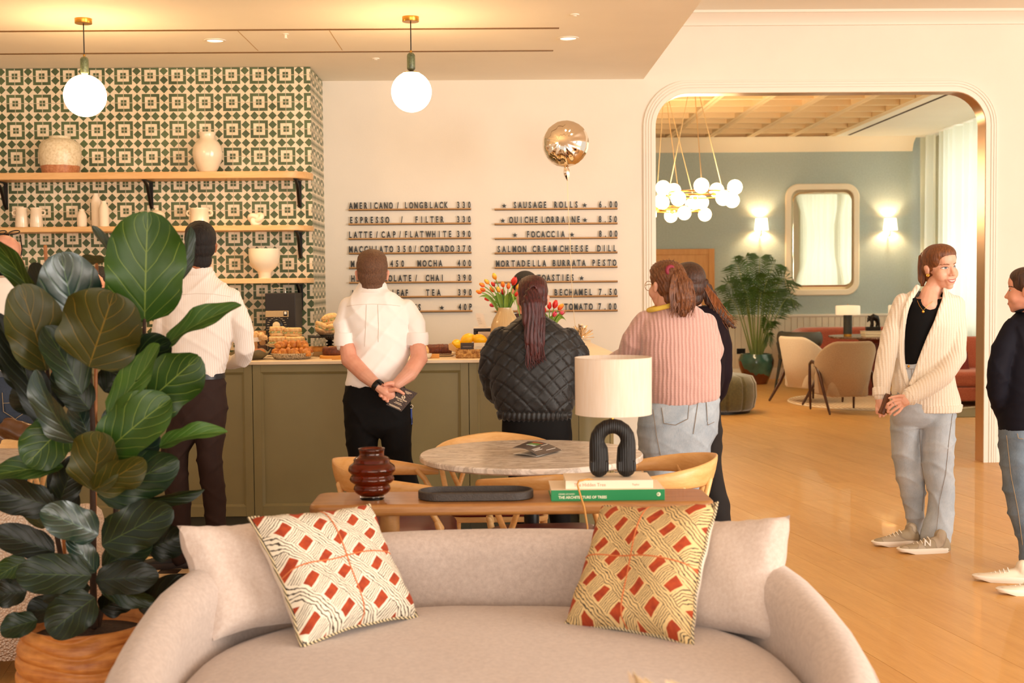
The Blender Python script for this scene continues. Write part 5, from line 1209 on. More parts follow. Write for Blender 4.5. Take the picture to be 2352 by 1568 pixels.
    # short stalk back to the stem
LV = [
 (332, 740, 338, 488, 178, 'g', .0, -.05, -8, .05, .18), (288, 655, 222, 515, 50, 'b', .05, .0, 50, .1, .5), (182, 775, 138, 580, 140, 'b', -.02, -.06, 10, -.04, .25),
 (78, 690, -8, 535, 62, 'g', -.02, -.1, -35, -.15, .4), (106, 850, 50, 655, 128, 'o', -.08, -.16, 12, .05, .25), (204, 842, 262, 672, 182, 'o', -.16, -.22, -12, .0, .22),
 (305, 742, 240, 655, 80, 'd', .02, .05, 20, .1, .3), (380, 792, 538, 690, 66, 'l', -.02, -.1, -48, .12, .55), (252, 852, 390, 782, 100, 'd', -.02, -.05, 15, .0, .3),
 (246, 950, 382, 796, 80, 'l', -.15, -.2, -40, -.1, .5), (318, 938, 456, 822, 128, 'g', -.1, -.14, 18, .06, .3), (188, 905, 108, 748, 92, 'd', -.1, -.14, 20, .1, .35),
 (118, 985, -12, 712, 82, 'k', -.06, -.1, 15, .08, .3), (176, 1016, 62, 866, 78, 'b', -.16, -.22, -42, .2, .5), (206, 940, 128, 846, 80, 'd', -.02, -.05, 10, .1, .3),
 (208, 1012, 172, 925, 66, 'b', .04, .06, 10, .1, .3), (240, 1042, 380, 915, 130, 'g', -.18, -.22, -20, .12, .4), (152, 975, 62, 1062, 108, 'g', -.1, -.2, 8, .15, .3),
 (146, 1072, -40, 1086, 62, 'g', -.14, -.2, 35, .1, .4), (268, 1058, 362, 990, 86, 'b', -.06, -.08, 10, -.05, .3), (213, 1126, 232, 992, 120, 'o', -.2, -.24, -24, .0, .35),
 (215, 1124, 330, 1058, 84, 'o', -.21, -.25, 28, .05, .3), (224, 1138, 406, 1058, 108, 'd', -.14, -.16, 8, .06, .25), (366, 1026, 506, 974, 52, 'l', -.1, -.14, -45, .2, .55),
 (284, 1140, 460, 1150, 50, 'd', -.08, -.1, 50, .2, .5), (138, 1148, 176, 1050, 74, 'k', -.08, -.1, 10, .1, .3), (126, 1164, -30, 1118, 84, 'k', -.1, -.16, -10, .1, .3),
 (226, 1228, 98, 1172, 84, 'b', -.18, -.26, 12, .12, .3), (234, 1252, 396, 1168, 104, 'd', -.18, -.22, -6, .0, .25), (104, 1212, 50, 1170, 32, 'o', -.04, -.06, 30, .1, .3),
 (126, 1268, -20, 1218, 72, 'k', -.14, -.2, 10, .1, .3), (338, 1262, 420, 1228, 82, 'k', -.06, -.06, 10, .1, .3), (234, 1300, 344, 1250, 74, 'd', -.1, -.12, -5, .1, .3),
 (220, 1314, 160, 1230, 54, 'b', -.16, -.2, 15, .1, .35), (210, 1322, 36, 1316, 92, 'd', -.2, -.26, 8, .1, .25), (220, 1332, 360, 1322, 76, 'k', -.18, -.2, -6, .1, .3),
 (320, 1402, 434, 1338, 92, 'k', -.12, -.12, 10, .1, .3), (230, 1342, 352, 1388, 54, 'd', -.16, -.18, 30, .1, .4), (218, 1372, 112, 1450, 96, 'd', -.24, -.32, 10, .2, .3),
 (86, 1424, 0, 1448, 60, 'd', -.16, -.2, 20, .1, .3), (62, 1358, -14, 1366, 66, 'k', -.1, -.12, 10, .1, .3), (62, 1286, -8, 1322, 54, 'g', -.04, -.06, 10, .1, .3),
 (208, 1350, 96, 1372, 56, 'k', -.12, -.14, 30, .1, .3), (242, 600, 168, 600, 34, 'o', .08, .1, 40, .1, .4), (410, 645, 446, 522, 40, 'd', .08, .1, 40, .1, .5),
 (100, 690, 80, 600, 50, 'k', .1, .12, 10, .1, .3), (70, 900, 10, 760, 90, 'k', .02, .0, 10, .1, .3), (150, 930, 20, 900, 90, 'k', .03, .03, 10, .1, .3), (250, 1000, 330, 900, 90, 'd', .06, .06, 0, .1, .3),
 (170, 1180, 120, 1080, 60, 'k', .04, .04, 0, .1, .3), (230, 1400, 300, 1360, 70, 'k', -.06, -.06, 20, .1, .3), (150, 1400, 60, 1400, 70, 'k', -.08, -.1, 20, .1, .3), (240, 900, 300, 820, 80, 'k', .08, .08, 0, .1, .3)]
for i, a in enumerate(LV): leaf(*a, seed=i)
# ------------------------------------------------------------------ people
from mathutils.bvhtree import BVHTree
def proj(p):
    q = Vector(p)-EYE; z = q.dot(fwd); return W_PX/2+F_PX*q.dot(rt)/z, H_PX/2-F_PX*q.dot(up)/z
class Person:
    def __init__(s, label, px, d, group=None):
        s.d = d; s.k = d/3000; s.loc = Vector((P(px, 800, d).x, d, 0)); s.t = thing('person', label, 'person', s.loc, group=group); s.body = MB(); s.fine = MB(); s.px = px
    def C(s, x, y, dy=0.0): return P(x, y, s.d+dy)
    def rows(s, mb, rows, grow=0.0, n=32, e=2.3, lo=None):
        rings = []
        for r in rows:
            y, xl_, xr_, dep = r[:4]; dy = r[4] if len(r) > 4 else 0.0; yl, yr = y if isinstance(y, tuple) else (y, y)
            a, b = s.C(xl_, yl, dy), s.C(xr_, yr, dy); c = (a+b)/2; rx = (b.x-a.x)/2+grow; ring = []; dp = dep+grow
            for j in range(n):
                q = 2*math.pi*j/n; u = math.copysign(abs(math.cos(q))**(2/e), math.cos(q)); w = math.copysign(abs(math.sin(q))**(2/e), math.sin(q))
                ring.append(Vector((c.x+rx*u, s.d+dy+dp*w, c.z+(b.z-a.z)/2*u)))
            rings.append(ring)
        mb.loft(rings); return mb
    def limb(s, mb, pts, scale=1.0, n=14, flat=1.0):
        mb.tube([s.C(x, y, dy) for x, y, dy, r in pts], [(r*s.k*scale, r*s.k*scale*flat) for x, y, dy, r in pts], n); return mb
    def leg(s, mb, pts, dep):
        n_ = [(r*s.k, r*s.k*(1+(max(1, dep/(r*s.k))-1)*max(0, 1-i*0.55))) for i, (x, y, dy, r) in enumerate(pts)]
        mb.tube([s.C(x, y, dy) for x, y, dy, r in pts], n_, 18, up_=(1, 0, 0)); return mb
    def legcore(s, rows, legs):
        s.rows(s.body, rows, -0.018)
        for l in legs: s.limb(s.body, l, 0.7)
    def head(s, x, y, dy, H, yaw, tilt=0.0, roll=0.0, slim=1.0):
        s.hc = s.C(x, y, dy); s.hs = H*s.k/0.235; s.hM = rotz(R(yaw)) @ Matrix.Rotation(R(tilt), 3, 'X') @ Matrix.Rotation(R(roll), 3, 'Y')
        m = s.body; E = lambda c, r: s.hsph(m, c, r)
        E((0, -0.012, 0.036), (0.074, 0.095, 0.083)); E((0, 0.028, -0.015), (0.0605*slim, 0.066, 0.083)); E((0, 0.03, -0.066), (0.048*slim, 0.052, 0.046)); E((0, 0.068, -0.094), (0.02, 0.018, 0.016))
        E((0, 0.06, 0.045), (0.05, 0.036, 0.05))
        for q in (-1, 1):
            E((q*0.076, -0.010, -0.006), (0.009, 0.017, 0.029)); E((q*0.081, -0.016, 0.006), (0.007, 0.014, 0.017)); E((q*0.033, 0.05, -0.03), (0.031, 0.034, 0.036))
        m.tube([s.hp((0, 0.086, 0.010)), s.hp((0, 0.098, -0.014)), s.hp((0, 0.1055, -0.028))], [0.0085*s.hs, 0.0095*s.hs, 0.0115*s.hs], 10)
        for q in (-1, 1): E((q*0.0115, 0.094, -0.032), (0.0085, 0.011, 0.0075))
        E((0, 0.078, -0.058), (0.032, 0.018, 0.022)); E((0, 0.074, -0.075), (0.026, 0.018, 0.014))
    def hp(s, p): return s.hc + s.hM @ (Vector(p)*s.hs)
    def hsph(s, mb, c, r, n=16, M=None): mb.sph(s.hp(c), tuple(x*s.hs for x in r), n, s.hM @ M if M is not None else s.hM); return mb
    def neck(s, x, y, dy, r, top=(0, -0.022, -0.05)): s.body.tube([s.hp(top), s.C(x, y, dy)], [r*s.k*0.97, r*s.k*1.05], 16)
    def hand(s, w, dr, nm, sc1=1.0, curl=0.5, side=1):
        """palm, four fingers and a thumb leaving the wrist w along dr; nm = back of the hand"""
        w, dr, nm = Vector(w), Vector(dr).normalized(), Vector(nm); nm = (nm-dr*nm.dot(dr)).normalized(); sd = dr.cross(nm)*side; m = s.body; g = sc1
        Mx = Matrix((sd, dr, nm)).transposed(); m.sph(w+dr*0.05*g, (0.039*g, 0.055*g, 0.016*g), 14, Mx); m.tube([w-dr*0.02, w+dr*0.03*g], [(0.022*g), (0.027*g)], 12)
        for i, (o, L_) in enumerate(((0.028, 0.072), (0.0095, 0.08), (-0.0095, 0.074), (-0.028, 0.058))):
            p = w+dr*0.088*g+sd*o*g; a1 = curl*0.7; d1 = dr*math.cos(a1)-nm*math.sin(a1); p1 = p+d1*L_*0.5*g; a2 = curl*1.7; d2 = dr*math.cos(a2)-nm*math.sin(a2); p2 = p1+d2*L_*0.32*g; a3 = curl*2.4; p3 = p2+(dr*math.cos(a3)-nm*math.sin(a3))*L_*0.22*g
            m.tube([p-dr*0.03*g, p, p1, p2, p3], [0.0085*g, 0.0088*g, 0.008*g, 0.0075*g, 0.0065*g], 8)
        p = w+dr*0.025*g+sd*0.028*g; p1 = p+(sd*0.75+dr*0.6-nm*0.25)*0.04*g; p2 = p1+(sd*0.25+dr*0.9-nm*0.35)*0.034*g; m.tube([w+dr*0.02*g+sd*0.012*g, p, p1, p2], [0.014*g, 0.0125*g, 0.0095*g, 0.0075*g], 8)
    def skin(s, m, voxel=0.0065, smooth=4, face=None):
        o = sculpt(s.body, voxel, smooth, face)
        if s.fine.v: h = sculpt(s.fine, 0.0027, 2); o.add(h.v, h.f)
        s.skin_o = o.build('body', m, s.t, world=True, angle=180); return s.skin_o
    def cloth(s, mb, name, m, voxel=0.008, smooth=4, disp=None):
        return sculpt(mb, voxel, smooth, disp).build(name, m, s.t, world=True, angle=180)
    def hair_cap(s, mb, k_=1.0, nape=True, low=-0.02):
        s.hsph(mb, (0, -0.018, 0.044), (0.0805*k_, 0.1*k_, 0.084*k_), 24); s.hsph(mb, (0, -0.045, 0.0), (0.075*k_, 0.068*k_, 0.07*k_)); s.hsph(mb, (0, 0.002, 0.073), (0.076*k_, 0.087*k_, 0.054*k_), 24)
        if nape: s.hsph(mb, (0, -0.062, low-0.035), (0.056*k_, 0.036*k_, 0.05*k_))
        return mb
    def shoe(s, heel, ang, L_, m_up, m_sole, name='shoe', w=0.048, hh=0.075):
        """ang: heading of the toe in the floor plane, 0 = +X"""
        M = rotz(ang); mb = MB(); h = Vector((heel[0], heel[1], 0)); W = lambda x, y, z: h+M @ Vector((x, y, z))
        out = [(0.0, 0.0), (0.004, 0.018), (0.02, 0.031), (0.07, 0.037), (0.15, 0.044), (0.21, 0.045), (0.255, 0.039), (0.278, 0.028), (0.288, 0.012), (0.290, 0.0)]; kx = L_/0.285; ky = w/0.046
        poly = [(x*kx, y*ky) for x, y in out]+[(x*kx, -y*ky) for x, y in reversed(out[1:-1])]
        ring = lambda q, z, tz: [W((x-0.14)*q+0.14, y*q, z+(tz if x > 0.24*kx else 0)) for x, y in poly]
        u = MB(); rg_ = []
        for x_, w_, h_ in ((-0.004, 0.018, 0.055), (0.008, 0.029, 0.078), (0.04, 0.034, 0.088), (0.08, 0.035, 0.088), (0.12, 0.037, 0.076), (0.16, 0.041, 0.062), (0.20, 0.043, 0.052), (0.238, 0.039, 0.045), (0.262, 0.033, 0.041), (0.278, 0.022, 0.030)):
            rg_.append([W(x_*kx, w_*ky*math.copysign(abs(math.cos(q))**0.8, math.cos(q)), 0.012+max(0, (h_*hh/0.075-0.012)*math.copysign(abs(math.sin(q))**0.75, math.sin(q)))-0.004*(math.sin(q) < 0)) for q in [2*math.pi*j/20 for j in range(20)]])
        u.loft(rg_); u.tube([W(0.05*kx, 0, 0.06), W(0.048*kx, 0, hh+0.018)], [(0.036, 0.034)]*2, 12)
        o = sculpt(u, 0.005, 3); o.v = [(x, y, max(0.012, z)) for x, y, z in o.v]; o = o.build(name, m_up, s.t, world=True, angle=180)
        MB().loft([ring(0.94, 0.0, 0.010), ring(1.0, 0.010, 0.005), ring(1.03, 0.024, 0.002), ring(0.97, 0.030, 0)]).build('sole', m_sole, o, world=True)
        la = MB()
        for i in range(5):
            x = (0.115+0.02*i)*kx; z = (0.086-0.0085*i)*hh/0.075; la.tube([W(x, -0.024, z-0.012), W(x+0.006, 0, z), W(x+0.004, 0.024, z-0.012)], 0.0032, 6)
        la.build('laces', m_sole, o, world=True, kind='stuff'); return o
def bvh_of(o):
    off = Vector(o['_w']) if '_w' in o else Vector(); me = o.data
    return BVHTree.FromPolygons([v.co+off for v in me.vertices], [tuple(p.vertices) for p in me.polygons])
def pel(PR):
    y, a, b, d = PR[-1][:4]; return PR+[(y+9, a+3, b-3, d*0.88), (y+18, a+7, b-7, d*0.68), (y+24, a+14, b-14, d*0.42)]
def patch(name, target, pxs, m, parent, off=0.003, nu=8, nv=8, line=None):
    """lay a sewn patch (four px corners TL TR BR BL) or a stitched line on the cloth beneath it"""
    bv = bvh_of(target)
    def hit(x, y):
        d = (P(x, y, 10)-EYE).normalized(); h = bv.ray_cast(EYE, d)
        return (h[0]-d*off) if h[0] is not None else None
    if line:
        pts = []
        for (a, b), (c, e) in zip(pxs, pxs[1:]):
            for i in range(nu): q = hit(a+(c-a)*i/nu, b+(e-b)*i/nu); pts += [q] if q is not None else []
        if len(pts) > 2: return MB().tube(pts, line, 6).build(name, m, parent, world=True)
        return None
    (ax, ay), (bx, by), (cx, cy), (dx, dy) = pxs; g = []
    for j in range(nv+1):
        for i in range(nu+1):
            u, v = i/nu, j/nv; g.append(hit((ax*(1-u)+bx*u)*(1-v)+(dx*(1-u)+cx*u)*v, (ay*(1-u)+by*u)*(1-v)+(dy*(1-u)+cy*u)*v))
    if any(p is None for p in g): return None
    f = [(j*(nu+1)+i, (j+1)*(nu+1)+i, (j+1)*(nu+1)+i+1, j*(nu+1)+i+1) for j in range(nv) for i in range(nu)]
    return MB().add(g, f).build(name, m, parent, world=True, angle=180)
def add_face(p, brow='#2a1a12'):
    bv = bvh_of(p.skin_o)
    def of(x, z, off):
        o = p.hp((x, 0.3, z)); d_ = (p.hp((x, 0, z))-o).normalized(); h = bv.ray_cast(o, d_); return (h[0]-d_*off) if h[0] is not None else p.hp((x, 0.1, z))
    us = [-1+2*i/10 for i in range(11)]; ew, ir, bm_, lm_ = mt('eye_white2', '#e6dcd4', 0.25), mt('iris_brown', '#2c1a10', 0.2), mt('brow'+brow, brow, 0.8), mt('lip_soft', '#a8605a', 0.45)
    for q in (-1, 1):
        pts = [(q*0.031+0.014*u, 0.005+0.005*(1-u*u)) for u in us]+[(q*0.031+0.014*u, 0.005-0.004*(1-u*u)) for u in reversed(us[1:-1])]
        e = MB().loft([[of(q*0.031+(x-q*0.031)*k_, 0.005+(z-0.005)*k_, 0.0006) for x, z in pts] for k_ in (1, 0.5, 0.02)], cap=False).build('eye', ew, p.t, world=True)
        MB().loft([[of(q*0.031+0.0052*k_*math.cos(a), 0.0055+0.0048*k_*math.sin(a), 0.001) for a in [2*math.pi*j/14 for j in range(14)]] for k_ in (1, 0.5, 0.02)], cap=False).build('iris', ir, e, world=True)
        MB().tube([of(q*x, z, 0.0005) for x, z in ((0.014, 0.022), (0.03, 0.027), (0.044, 0.0255), (0.053, 0.02))], [0.0016, 0.0024, 0.002, 0.0008], 6).build('eyebrow', bm_, p.t, world=True)
    for dz in (0.0, -0.007): MB().tube([of(0.024*u, -0.0615+dz*(1-u*u)+0.002*u*u, 0.0006) for u in us], [0.0008+0.0024*(1-u*u) for u in us], 6).build('lip', lm_, p.t, world=True)
def skinm(name, col):
    m = Mat(name, col, 0.5); f = m.noise(m.coord(), 22, 4); d = tuple(x*q for x, q in zip(m.col, (0.92, 0.82, 0.8))); m.base(m.ramp(f, [(0.3, d), (0.7, m.col)]))
    m.b.inputs['Subsurface Weight'].default_value = 0.15; m.b.inputs['Subsurface Radius'].default_value = (0.02, 0.008, 0.004); m.b.inputs['Subsurface Scale'].default_value = 0.3; return m.m
sk_fair = skinm('skin_fair', '#dfa287'); sk_pale = skinm('skin_pale', '#e6b196'); sk_tan = skinm('skin_brown', '#a8683f')
def hairm(name, a, b, rough=0.45, sc_=(60, 60, 6), sh=0.6):
    m = Mat(name, a, rough); v = m.coord('Object', sc_); f = m.noise(v, 2.0, 4, 0.6, 0.4); m.base(m.ramp(f, [(0.3, a), (0.7, b)])); m.bump(f, sh, 0.01); return m.m
h_black = hairm('hair_black', '#0d0908', '#1c120d', 0.75); h_brown = hairm('hair_brown', '#4a2c1a', '#7a5234', 0.6, (120, 120, 40)); h_red = hairm('hair_dark_red', '#24090a', '#5a1c18')
h_aub = hairm('hair_auburn', '#4a2512', '#8a5530'); h_dk = hairm('hair_dark_brown', '#22120c', '#55321f'); h_gin = hairm('hair_copper', '#4a2410', '#8e5428', 0.45); h_grey = hairm('hair_grey_stubble', '#a88a70', '#cdb39a', 0.7, (200, 200, 200), 0.3)
def cottonm(name, col, stripes=None, rough=0.8):
    m = Mat(name, col, rough); m.b.inputs['Sheen Weight'].default_value = 0.2 if m.col[0] > 0.1 else 0.0
    if m.col[0] < 0.1: m.b.inputs['Specular IOR Level'].default_value = 0.2
    if stripes:
        x, y, z = m.xyz(m.coord()); s_ = ((x*stripes[0]).fr()-0.5).ab().lt(stripes[1]); m.base(m.mix(s_, col, stripes[2]))
    m.bump(m.noise(m.coord(), 400, 2), 0.1, 0.001); return m.m
white_s = cottonm('white_shirt', '#f7efe9'); strip_s = cottonm('striped_shirt', '#f6ebe2', (100, 0.15, '#eadacd')); cream_s = cottonm('cream_shirt', '#f0e4d6')
black_t = cottonm('black_trouser', '#0a0808'); brown_t = cottonm('brown_trouser', '#33231e'); navy_j = cottonm('navy_fleece', '#100f1a'); plum = cottonm('plum_top', '#190c14'); blk_top = cottonm('black_top', '#070506')
def denimm(name, a, b):
    m = Mat(name, a, 0.85); f = m.noise(m.coord(), 6, 4, 0.6); g = m.noise(m.coord('Object', (300, 300, 60)), 1, 2); m.base(m.ramp(f*0.75+g*0.25, [(0.3, a), (0.72, b)])); m.bump(g, 0.15, 0.002); return m.m
den_l = denimm('light_denim', '#8795a3', '#b9c1c8'); den_p = denimm('pale_denim', '#98a2ad', '#c4c8cc'); den_d = denimm('dark_denim', '#1d2430', '#323c4c'); den_m = denimm('mid_denim', '#4f6072', '#8192a3'); stitch = mt('stitch_tan', '#8a7a6a', 0.8)
def knitm(name, a, b, per, ang=0.0, fuzz=0.6):
    m = Mat(name, a, 0.95); v = m.coord('Object', (1, 1, 1), (0, ang, 0)); x, y, z = m.xyz(v); n_ = m.noise(m.coord(), 12, 2); r_ = ((x*per+n_*0.6)*6.2832).sin()*0.5+0.5; st = ((z*per*1.6)*6.2832).sin()*0.5+0.5; f = m.noise(m.coord(), 260, 3)
    m.base(m.ramp(r_*0.6+f*0.4, [(0.2, a), (0.75, b)])); m.bump(r_*0.8+st*r_*0.25+f*fuzz*0.5, 0.45, 0.007); m.b.inputs['Sheen Weight'].default_value = 0.6; return m.m
knit_p = knitm('pink_knit', '#c2958c', '#d2a89e', 52, 0.0); knit_c = knitm('cream_knit', '#ead9c2', '#f5e9d8', 60, 0.0, 0.3)
shoe_k = mt('shoe_black', '#14100e', 0.6); shoe_w = mt('shoe_cream', '#eadcc6', 0.5); sole_w = mt('sole_white', '#efe4d4', 0.6); shoe_g = Mat('shoe_grey', '#a2917c', 0.6); shoe_g.base(shoe_g.ramp(shoe_g.noise(shoe_g.coord(), 14, 1), [(0.46, '#b3a28b'), (0.5, '#93836f'), (0.54, '#a59479')])); shoe_g = shoe_g.m
def wr(a, s1=13, s2=34, seed=0):
    return lambda v, n: a*(nz(v, s1, s1*0.8, s1*1.7, seed)+0.55*nz(v, s2, s2, s2*1.6, seed+3)+0.5*np.maximum(0, nz(v, s1*2.2, s1, s1*1.3, seed+8))**2*2)
def fold(a, seed=0):
    def f(v, n):
        x, y, z = v[:, 0]*9+seed, v[:, 1]*9, v[:, 2]*9
        d1 = np.sin(2.2*(x*0.8+z*0.9)+1.5*np.sin(z*0.8+y)+seed); d2 = np.sin(2.6*(-x*0.7+z*1.0)+1.7*np.sin(x*0.9+seed)); d3 = np.sin(3.1*x+1.2*np.sin(z*1.1)+y)
        env = 0.5+0.5*nz(v, 6, 6, 8, seed)
        return a*((1-np.abs(d1))**3*env+(1-np.abs(d2))**3*(1-env)-0.25*d3*env*0.6)+0.15*a*nz(v, 50, 50, 50, seed)
    return f
# ---- striped shirt man at the counter
p = Person('man in striped white shirt and brown trousers leaning on the counter', 455, 6.88)
p.head(460, 566, 0.02, 103, 16, 6); p.neck(452, 650, 0, 26)
SR = [(613, 419, 486, .062, .01), (629, 413, 491, .07), (645, 400, 508, .085), (664, 386, 532, .105), (695, 374, 548, .122), (740, 372, 542, .135), (780, 380, 533, .135), (820, 390, 523, .13), (848, 400, 516, .125), (866, 406, 513, .118)]
AR = [(528, 684, 0, 25), (554, 745, -.02, 25), (563, 800, .02, 22), (557, 825, .12, 19), (530, 833, .26, 16)]; AL = [(392, 688, 0, 25), (374, 750, -.02, 24), (364, 802, .03, 22), (380, 828, .14, 19), (410, 832, .26, 16)]
m = p.rows(MB(), SR); p.limb(m, AR); p.limb(m, AL)
PR = [(862, 406, 513, .113), (885, 403, 516, .122), (920, 398, 520, .13), (955, 396, 519, .13), (972, 396, 518, .12)]
L1 = [(482, 960, 0, 36), (482, 1060, 0, 27), (490, 1120, .02, 27), (495, 1180, .02, 24), (496, 1272, .02, 22)]; L2 = [(432, 960, 0, 38), (402, 1030, 0, 32), (402, 1080, .0, 29), (411, 1180, .0, 27), (413, 1278, 0, 21)]
p.rows(p.body, SR[2:], -0.02); p.limb(p.body, AR, 0.6); p.limb(p.body, AL, 0.6); p.legcore(PR, (L1, L2))
p.hand(p.C(524, 833, .28), (-0.3, 0.9, 0), (0, 0, 1), 1.0, 0.3, -1); p.hand(p.C(414, 832, .28), (0.3, 0.9, 0), (0, 0, 1), 1.0, 0.3, 1); p.skin(sk_tan)
so = p.cloth(m, 'striped_shirt', strip_s, 0.008, 2, fold(0.008, 1))
patch('seam', so, [(388, 684), (420, 676), (452, 674), (490, 675), (535, 682)], mt('shirt_seam', '#e2d3c6', 0.9), p.t, 0.002, 8, line=0.0013)
p.rows(MB(), [(611, 424, 484, .058, .015), (614, 421, 487, .063, .012), (626, 417, 490, .072, .006), (632, 413, 494, .08, .002), (628, 420, 488, .06, .01)], 0.0, 40, 2.0).build('collar', strip_s, p.t, world=True, angle=40)
m = p.rows(MB(), pel(PR)); p.leg(m, L1, PR[-1][3]*0.96); p.leg(m, L2, PR[-1][3]*0.96); p.cloth(m, 'trousers', brown_t, 0.009, 4, fold(0.010, 2))
p.rows(MB(), [(856, 405, 514, .122), (868, 404, 515, .124)], 0.002).build('belt', mt('belt_leather', '#1b1a20', 0.4), p.t, world=True)
c = G(438, 1303); s_o = p.shoe((c.x, c.y+0.02), R(188), 0.29, shoe_k, mt('sole_dark', '#2a1c14', 0.7)); c = G(500, 1300); p.shoe((c.x, c.y-0.02), R(100), 0.28, shoe_k, mt('sole_dark', '#2a1c14', 0.7))
patch('ankle', s_o, [(405, 1272), (430, 1272), (430, 1262), (405, 1262)], sk_tan, p.t) if False else None
# ---- short sleeved white shirt man with clasped hands
p = Person('man in short sleeved white shirt with hands clasped behind his back', 868, 6.9)
p.head(855, 629, 0.03, 106, 4, 8); p.neck(853, 690, 0, 29)
SR = [(650, 826, 884, .058, .015), (664, 820, 890, .068, .01), (680, 806, 914, .085), (700, 790, 938, .105), (728, 786, 948, .122), (765, 800, 946, .13), (800, 811, 942, .132), (840, 802, 934, .132), (868, 796, 928, .128), (886, 793, 922, .12)]
SL = [[(803, 706, 0, 25), (792, 745, -.02, 25), (793, 786, -.04, 22)], [(934, 712, 0, 25), (954, 745, -.02, 25), (958, 782, -.04, 21)]]
m = p.rows(MB(), SR)
for q in SL: p.limb(m, q)
so = p.cloth(m, 'short_sleeved_shirt', white_s, 0.008, 2, fold(0.008, 4))
for ln in ([(797, 703), (826, 699), (855, 698), (886, 699), (924, 703)], [(842, 700), (840, 760), (838, 800)], [(868, 700), (870, 750), (869, 790)]): patch('seam', so, ln, mt('shirt_seam', '#e2d3c6', 0.9), p.t, 0.002, 8, line=0.0012)
for (x0, y0, x1, y1) in ((793, 765, 793, 793), (957, 764, 959, 792)):
    MB().lathe([(24*p.k, 0), (25.5*p.k, 8*p.k), (25.5*p.k, 22*p.k), (24*p.k, 29*p.k), (21*p.k, 29*p.k), (20*p.k, 4*p.k)], p.C(x1, y1, -.045), 24).build('rolled_cuff', white_s, p.t, world=True)
p.rows(MB(), [(648, 826, 884, .056, .02), (651, 823, 887, .062, .016), (664, 819, 891, .072, .01), (671, 815, 896, .082, .005), (666, 824, 886, .06, .012)], 0.0, 40, 2.0).build('collar', white_s, p.t, world=True, angle=40)
A1 = [(795, 775, -.04, 18), (803, 826, -.09, 20), (838, 861, -.17, 17), (868, 886, -.215, 12)]; A2 = [(957, 770, -.04, 18), (963, 824, -.09, 20), (940, 858, -.16, 18), (912, 882, -.205, 12.5)]
p.limb(p.body, A1); p.limb(p.body, A2); p.rows(p.body, SR[2:], -0.022)
for q in SL: p.limb(p.body, q[:2], 0.7)
# left hand: palm to the camera, thumb over the leaflet; right hand grips it from behind
b = p.fine; F = lambda pts: p.limb(b, [(x, y, z, r*(0.80 if r < 8 else 1)) for x, y, z, r in pts], 1, 10)
p.limb(b, A1[2:]); p.limb(b, A2[2:])
b.sph(p.C(892, 903, -.225), (17*p.k, 0.017, 14*p.k), 14, Matrix.Rotation(R(38), 3, 'Y')); F([(872, 890, -.215, 11.5), (885, 899, -.222, 12.5)]); F([(896, 896, -.235, 7.5), (908, 894, -.245, 6.2), (918, 898, -.248, 5.0), (927, 904, -.25, 4.2)])
for (x, y) in ((918, 918), (913, 924), (907, 928), (900, 930)): F([(898, 908, -.222, 5), ((898+x)/2+1, (908+y)/2, -.218, 5), (x, y, -.212, 4.4)])
b.sph(p.C(901, 889, -.195), (15*p.k, 0.016, 12*p.k), 14); F([(910, 884, -.205, 9), (898, 880, -.225, 7), (889, 881, -.24, 5.8), (883, 884, -.245, 5)])
for (x, y, z_) in ((874, 909, -.235), (881.5, 916, -.238), (889, 921, -.236)): F([(897, 897, -.195, 5.5), ((x+895)/2-4, (y+897)/2+4, -.198, 5.4), (x-1, y-2, -.215, 5.3), (x+1, y, z_, 4.8)])
PR = [(881, 794, 924, .118), (905, 791, 941, .13), (940, 789, 946, .136), (978, 792, 946, .122)]
L1 = [(833, 975, 0, 39), (832, 1020, 0, 36), (834, 1060, 0, 33), (841, 1130, .02, 28), (846, 1200, .02, 25), (848, 1285, .02, 23)]; L2 = [(909, 975, 0, 37), (911, 1020, 0, 34), (918, 1060, 0, 30), (937, 1125, .0, 29), (948, 1200, .0, 27), (955, 1290, 0, 24)]
p.legcore(PR, (L1, L2)); p.skin(sk_fair, 0.0042, 3)
m = p.rows(MB(), pel(PR)); p.leg(m, L1, PR[-1][3]*0.96); p.leg(m, L2, PR[-1][3]*0.96); p.cloth(m, 'trousers', black_t, 0.009, 4, fold(0.010, 5))
m = p.hair_cap(MB(), 1.0, True, -0.025); p.cloth(m, 'short_hair', h_brown, 0.006, 2, lambda v, n: 0.0012*nz(v, 300, 300, 200))
ax = (p.C(872, 890, -.215)-p.C(856, 876, -.195)).normalized(); q = Vector((0, 0, 1)).rotation_difference(ax).to_matrix()
w_ = MB().lathe([(13.8*p.k, -6*p.k), (14.6*p.k, -5*p.k), (14.6*p.k, 5*p.k), (13.8*p.k, 6*p.k), (12.5*p.k, 5*p.k), (12.5*p.k, -5*p.k)], p.C(867, 885.5, -.212), 28, q, cap=False); w_ = w_.build('wristwatch_strap', black_m, p.t, world=True)
MB().box(p.C(872, 878, -.243), (0.02, 0.012, 0.026), q).build('buckle', mt('watch_face', '#2a2c30', 0.2, 0.4), w_, world=True, bevel=0.002)
c = G(848, 1296); p.shoe((c.x, c.y-0.06), R(98), 0.29, shoe_k, shoe_k); c = G(955, 1300); p.shoe((c.x, c.y-0.06), R(80), 0.29, shoe_k, shoe_k)
patch('rear_button', p.t.children[-1], [], black_m, p.t) if False else None
tk = thing('key_fob', 'slim blue key tag hanging at the white shirt man\'s hip', 'key tag', p.C(945, 956, -.03)); MB().box((0, 0, 0), (0.008, 0.02, 0.085)).build('tag', mt('tag_blue', '#1f3f8f', 0.4), tk, smooth=False, bevel=0.002); MB().torus((0, 0, 0.052), 0.009, 0.0016, 14, 6, RX).build('ring', mt('steel', '#d9d2c6', 0.2, 1.0), tk)
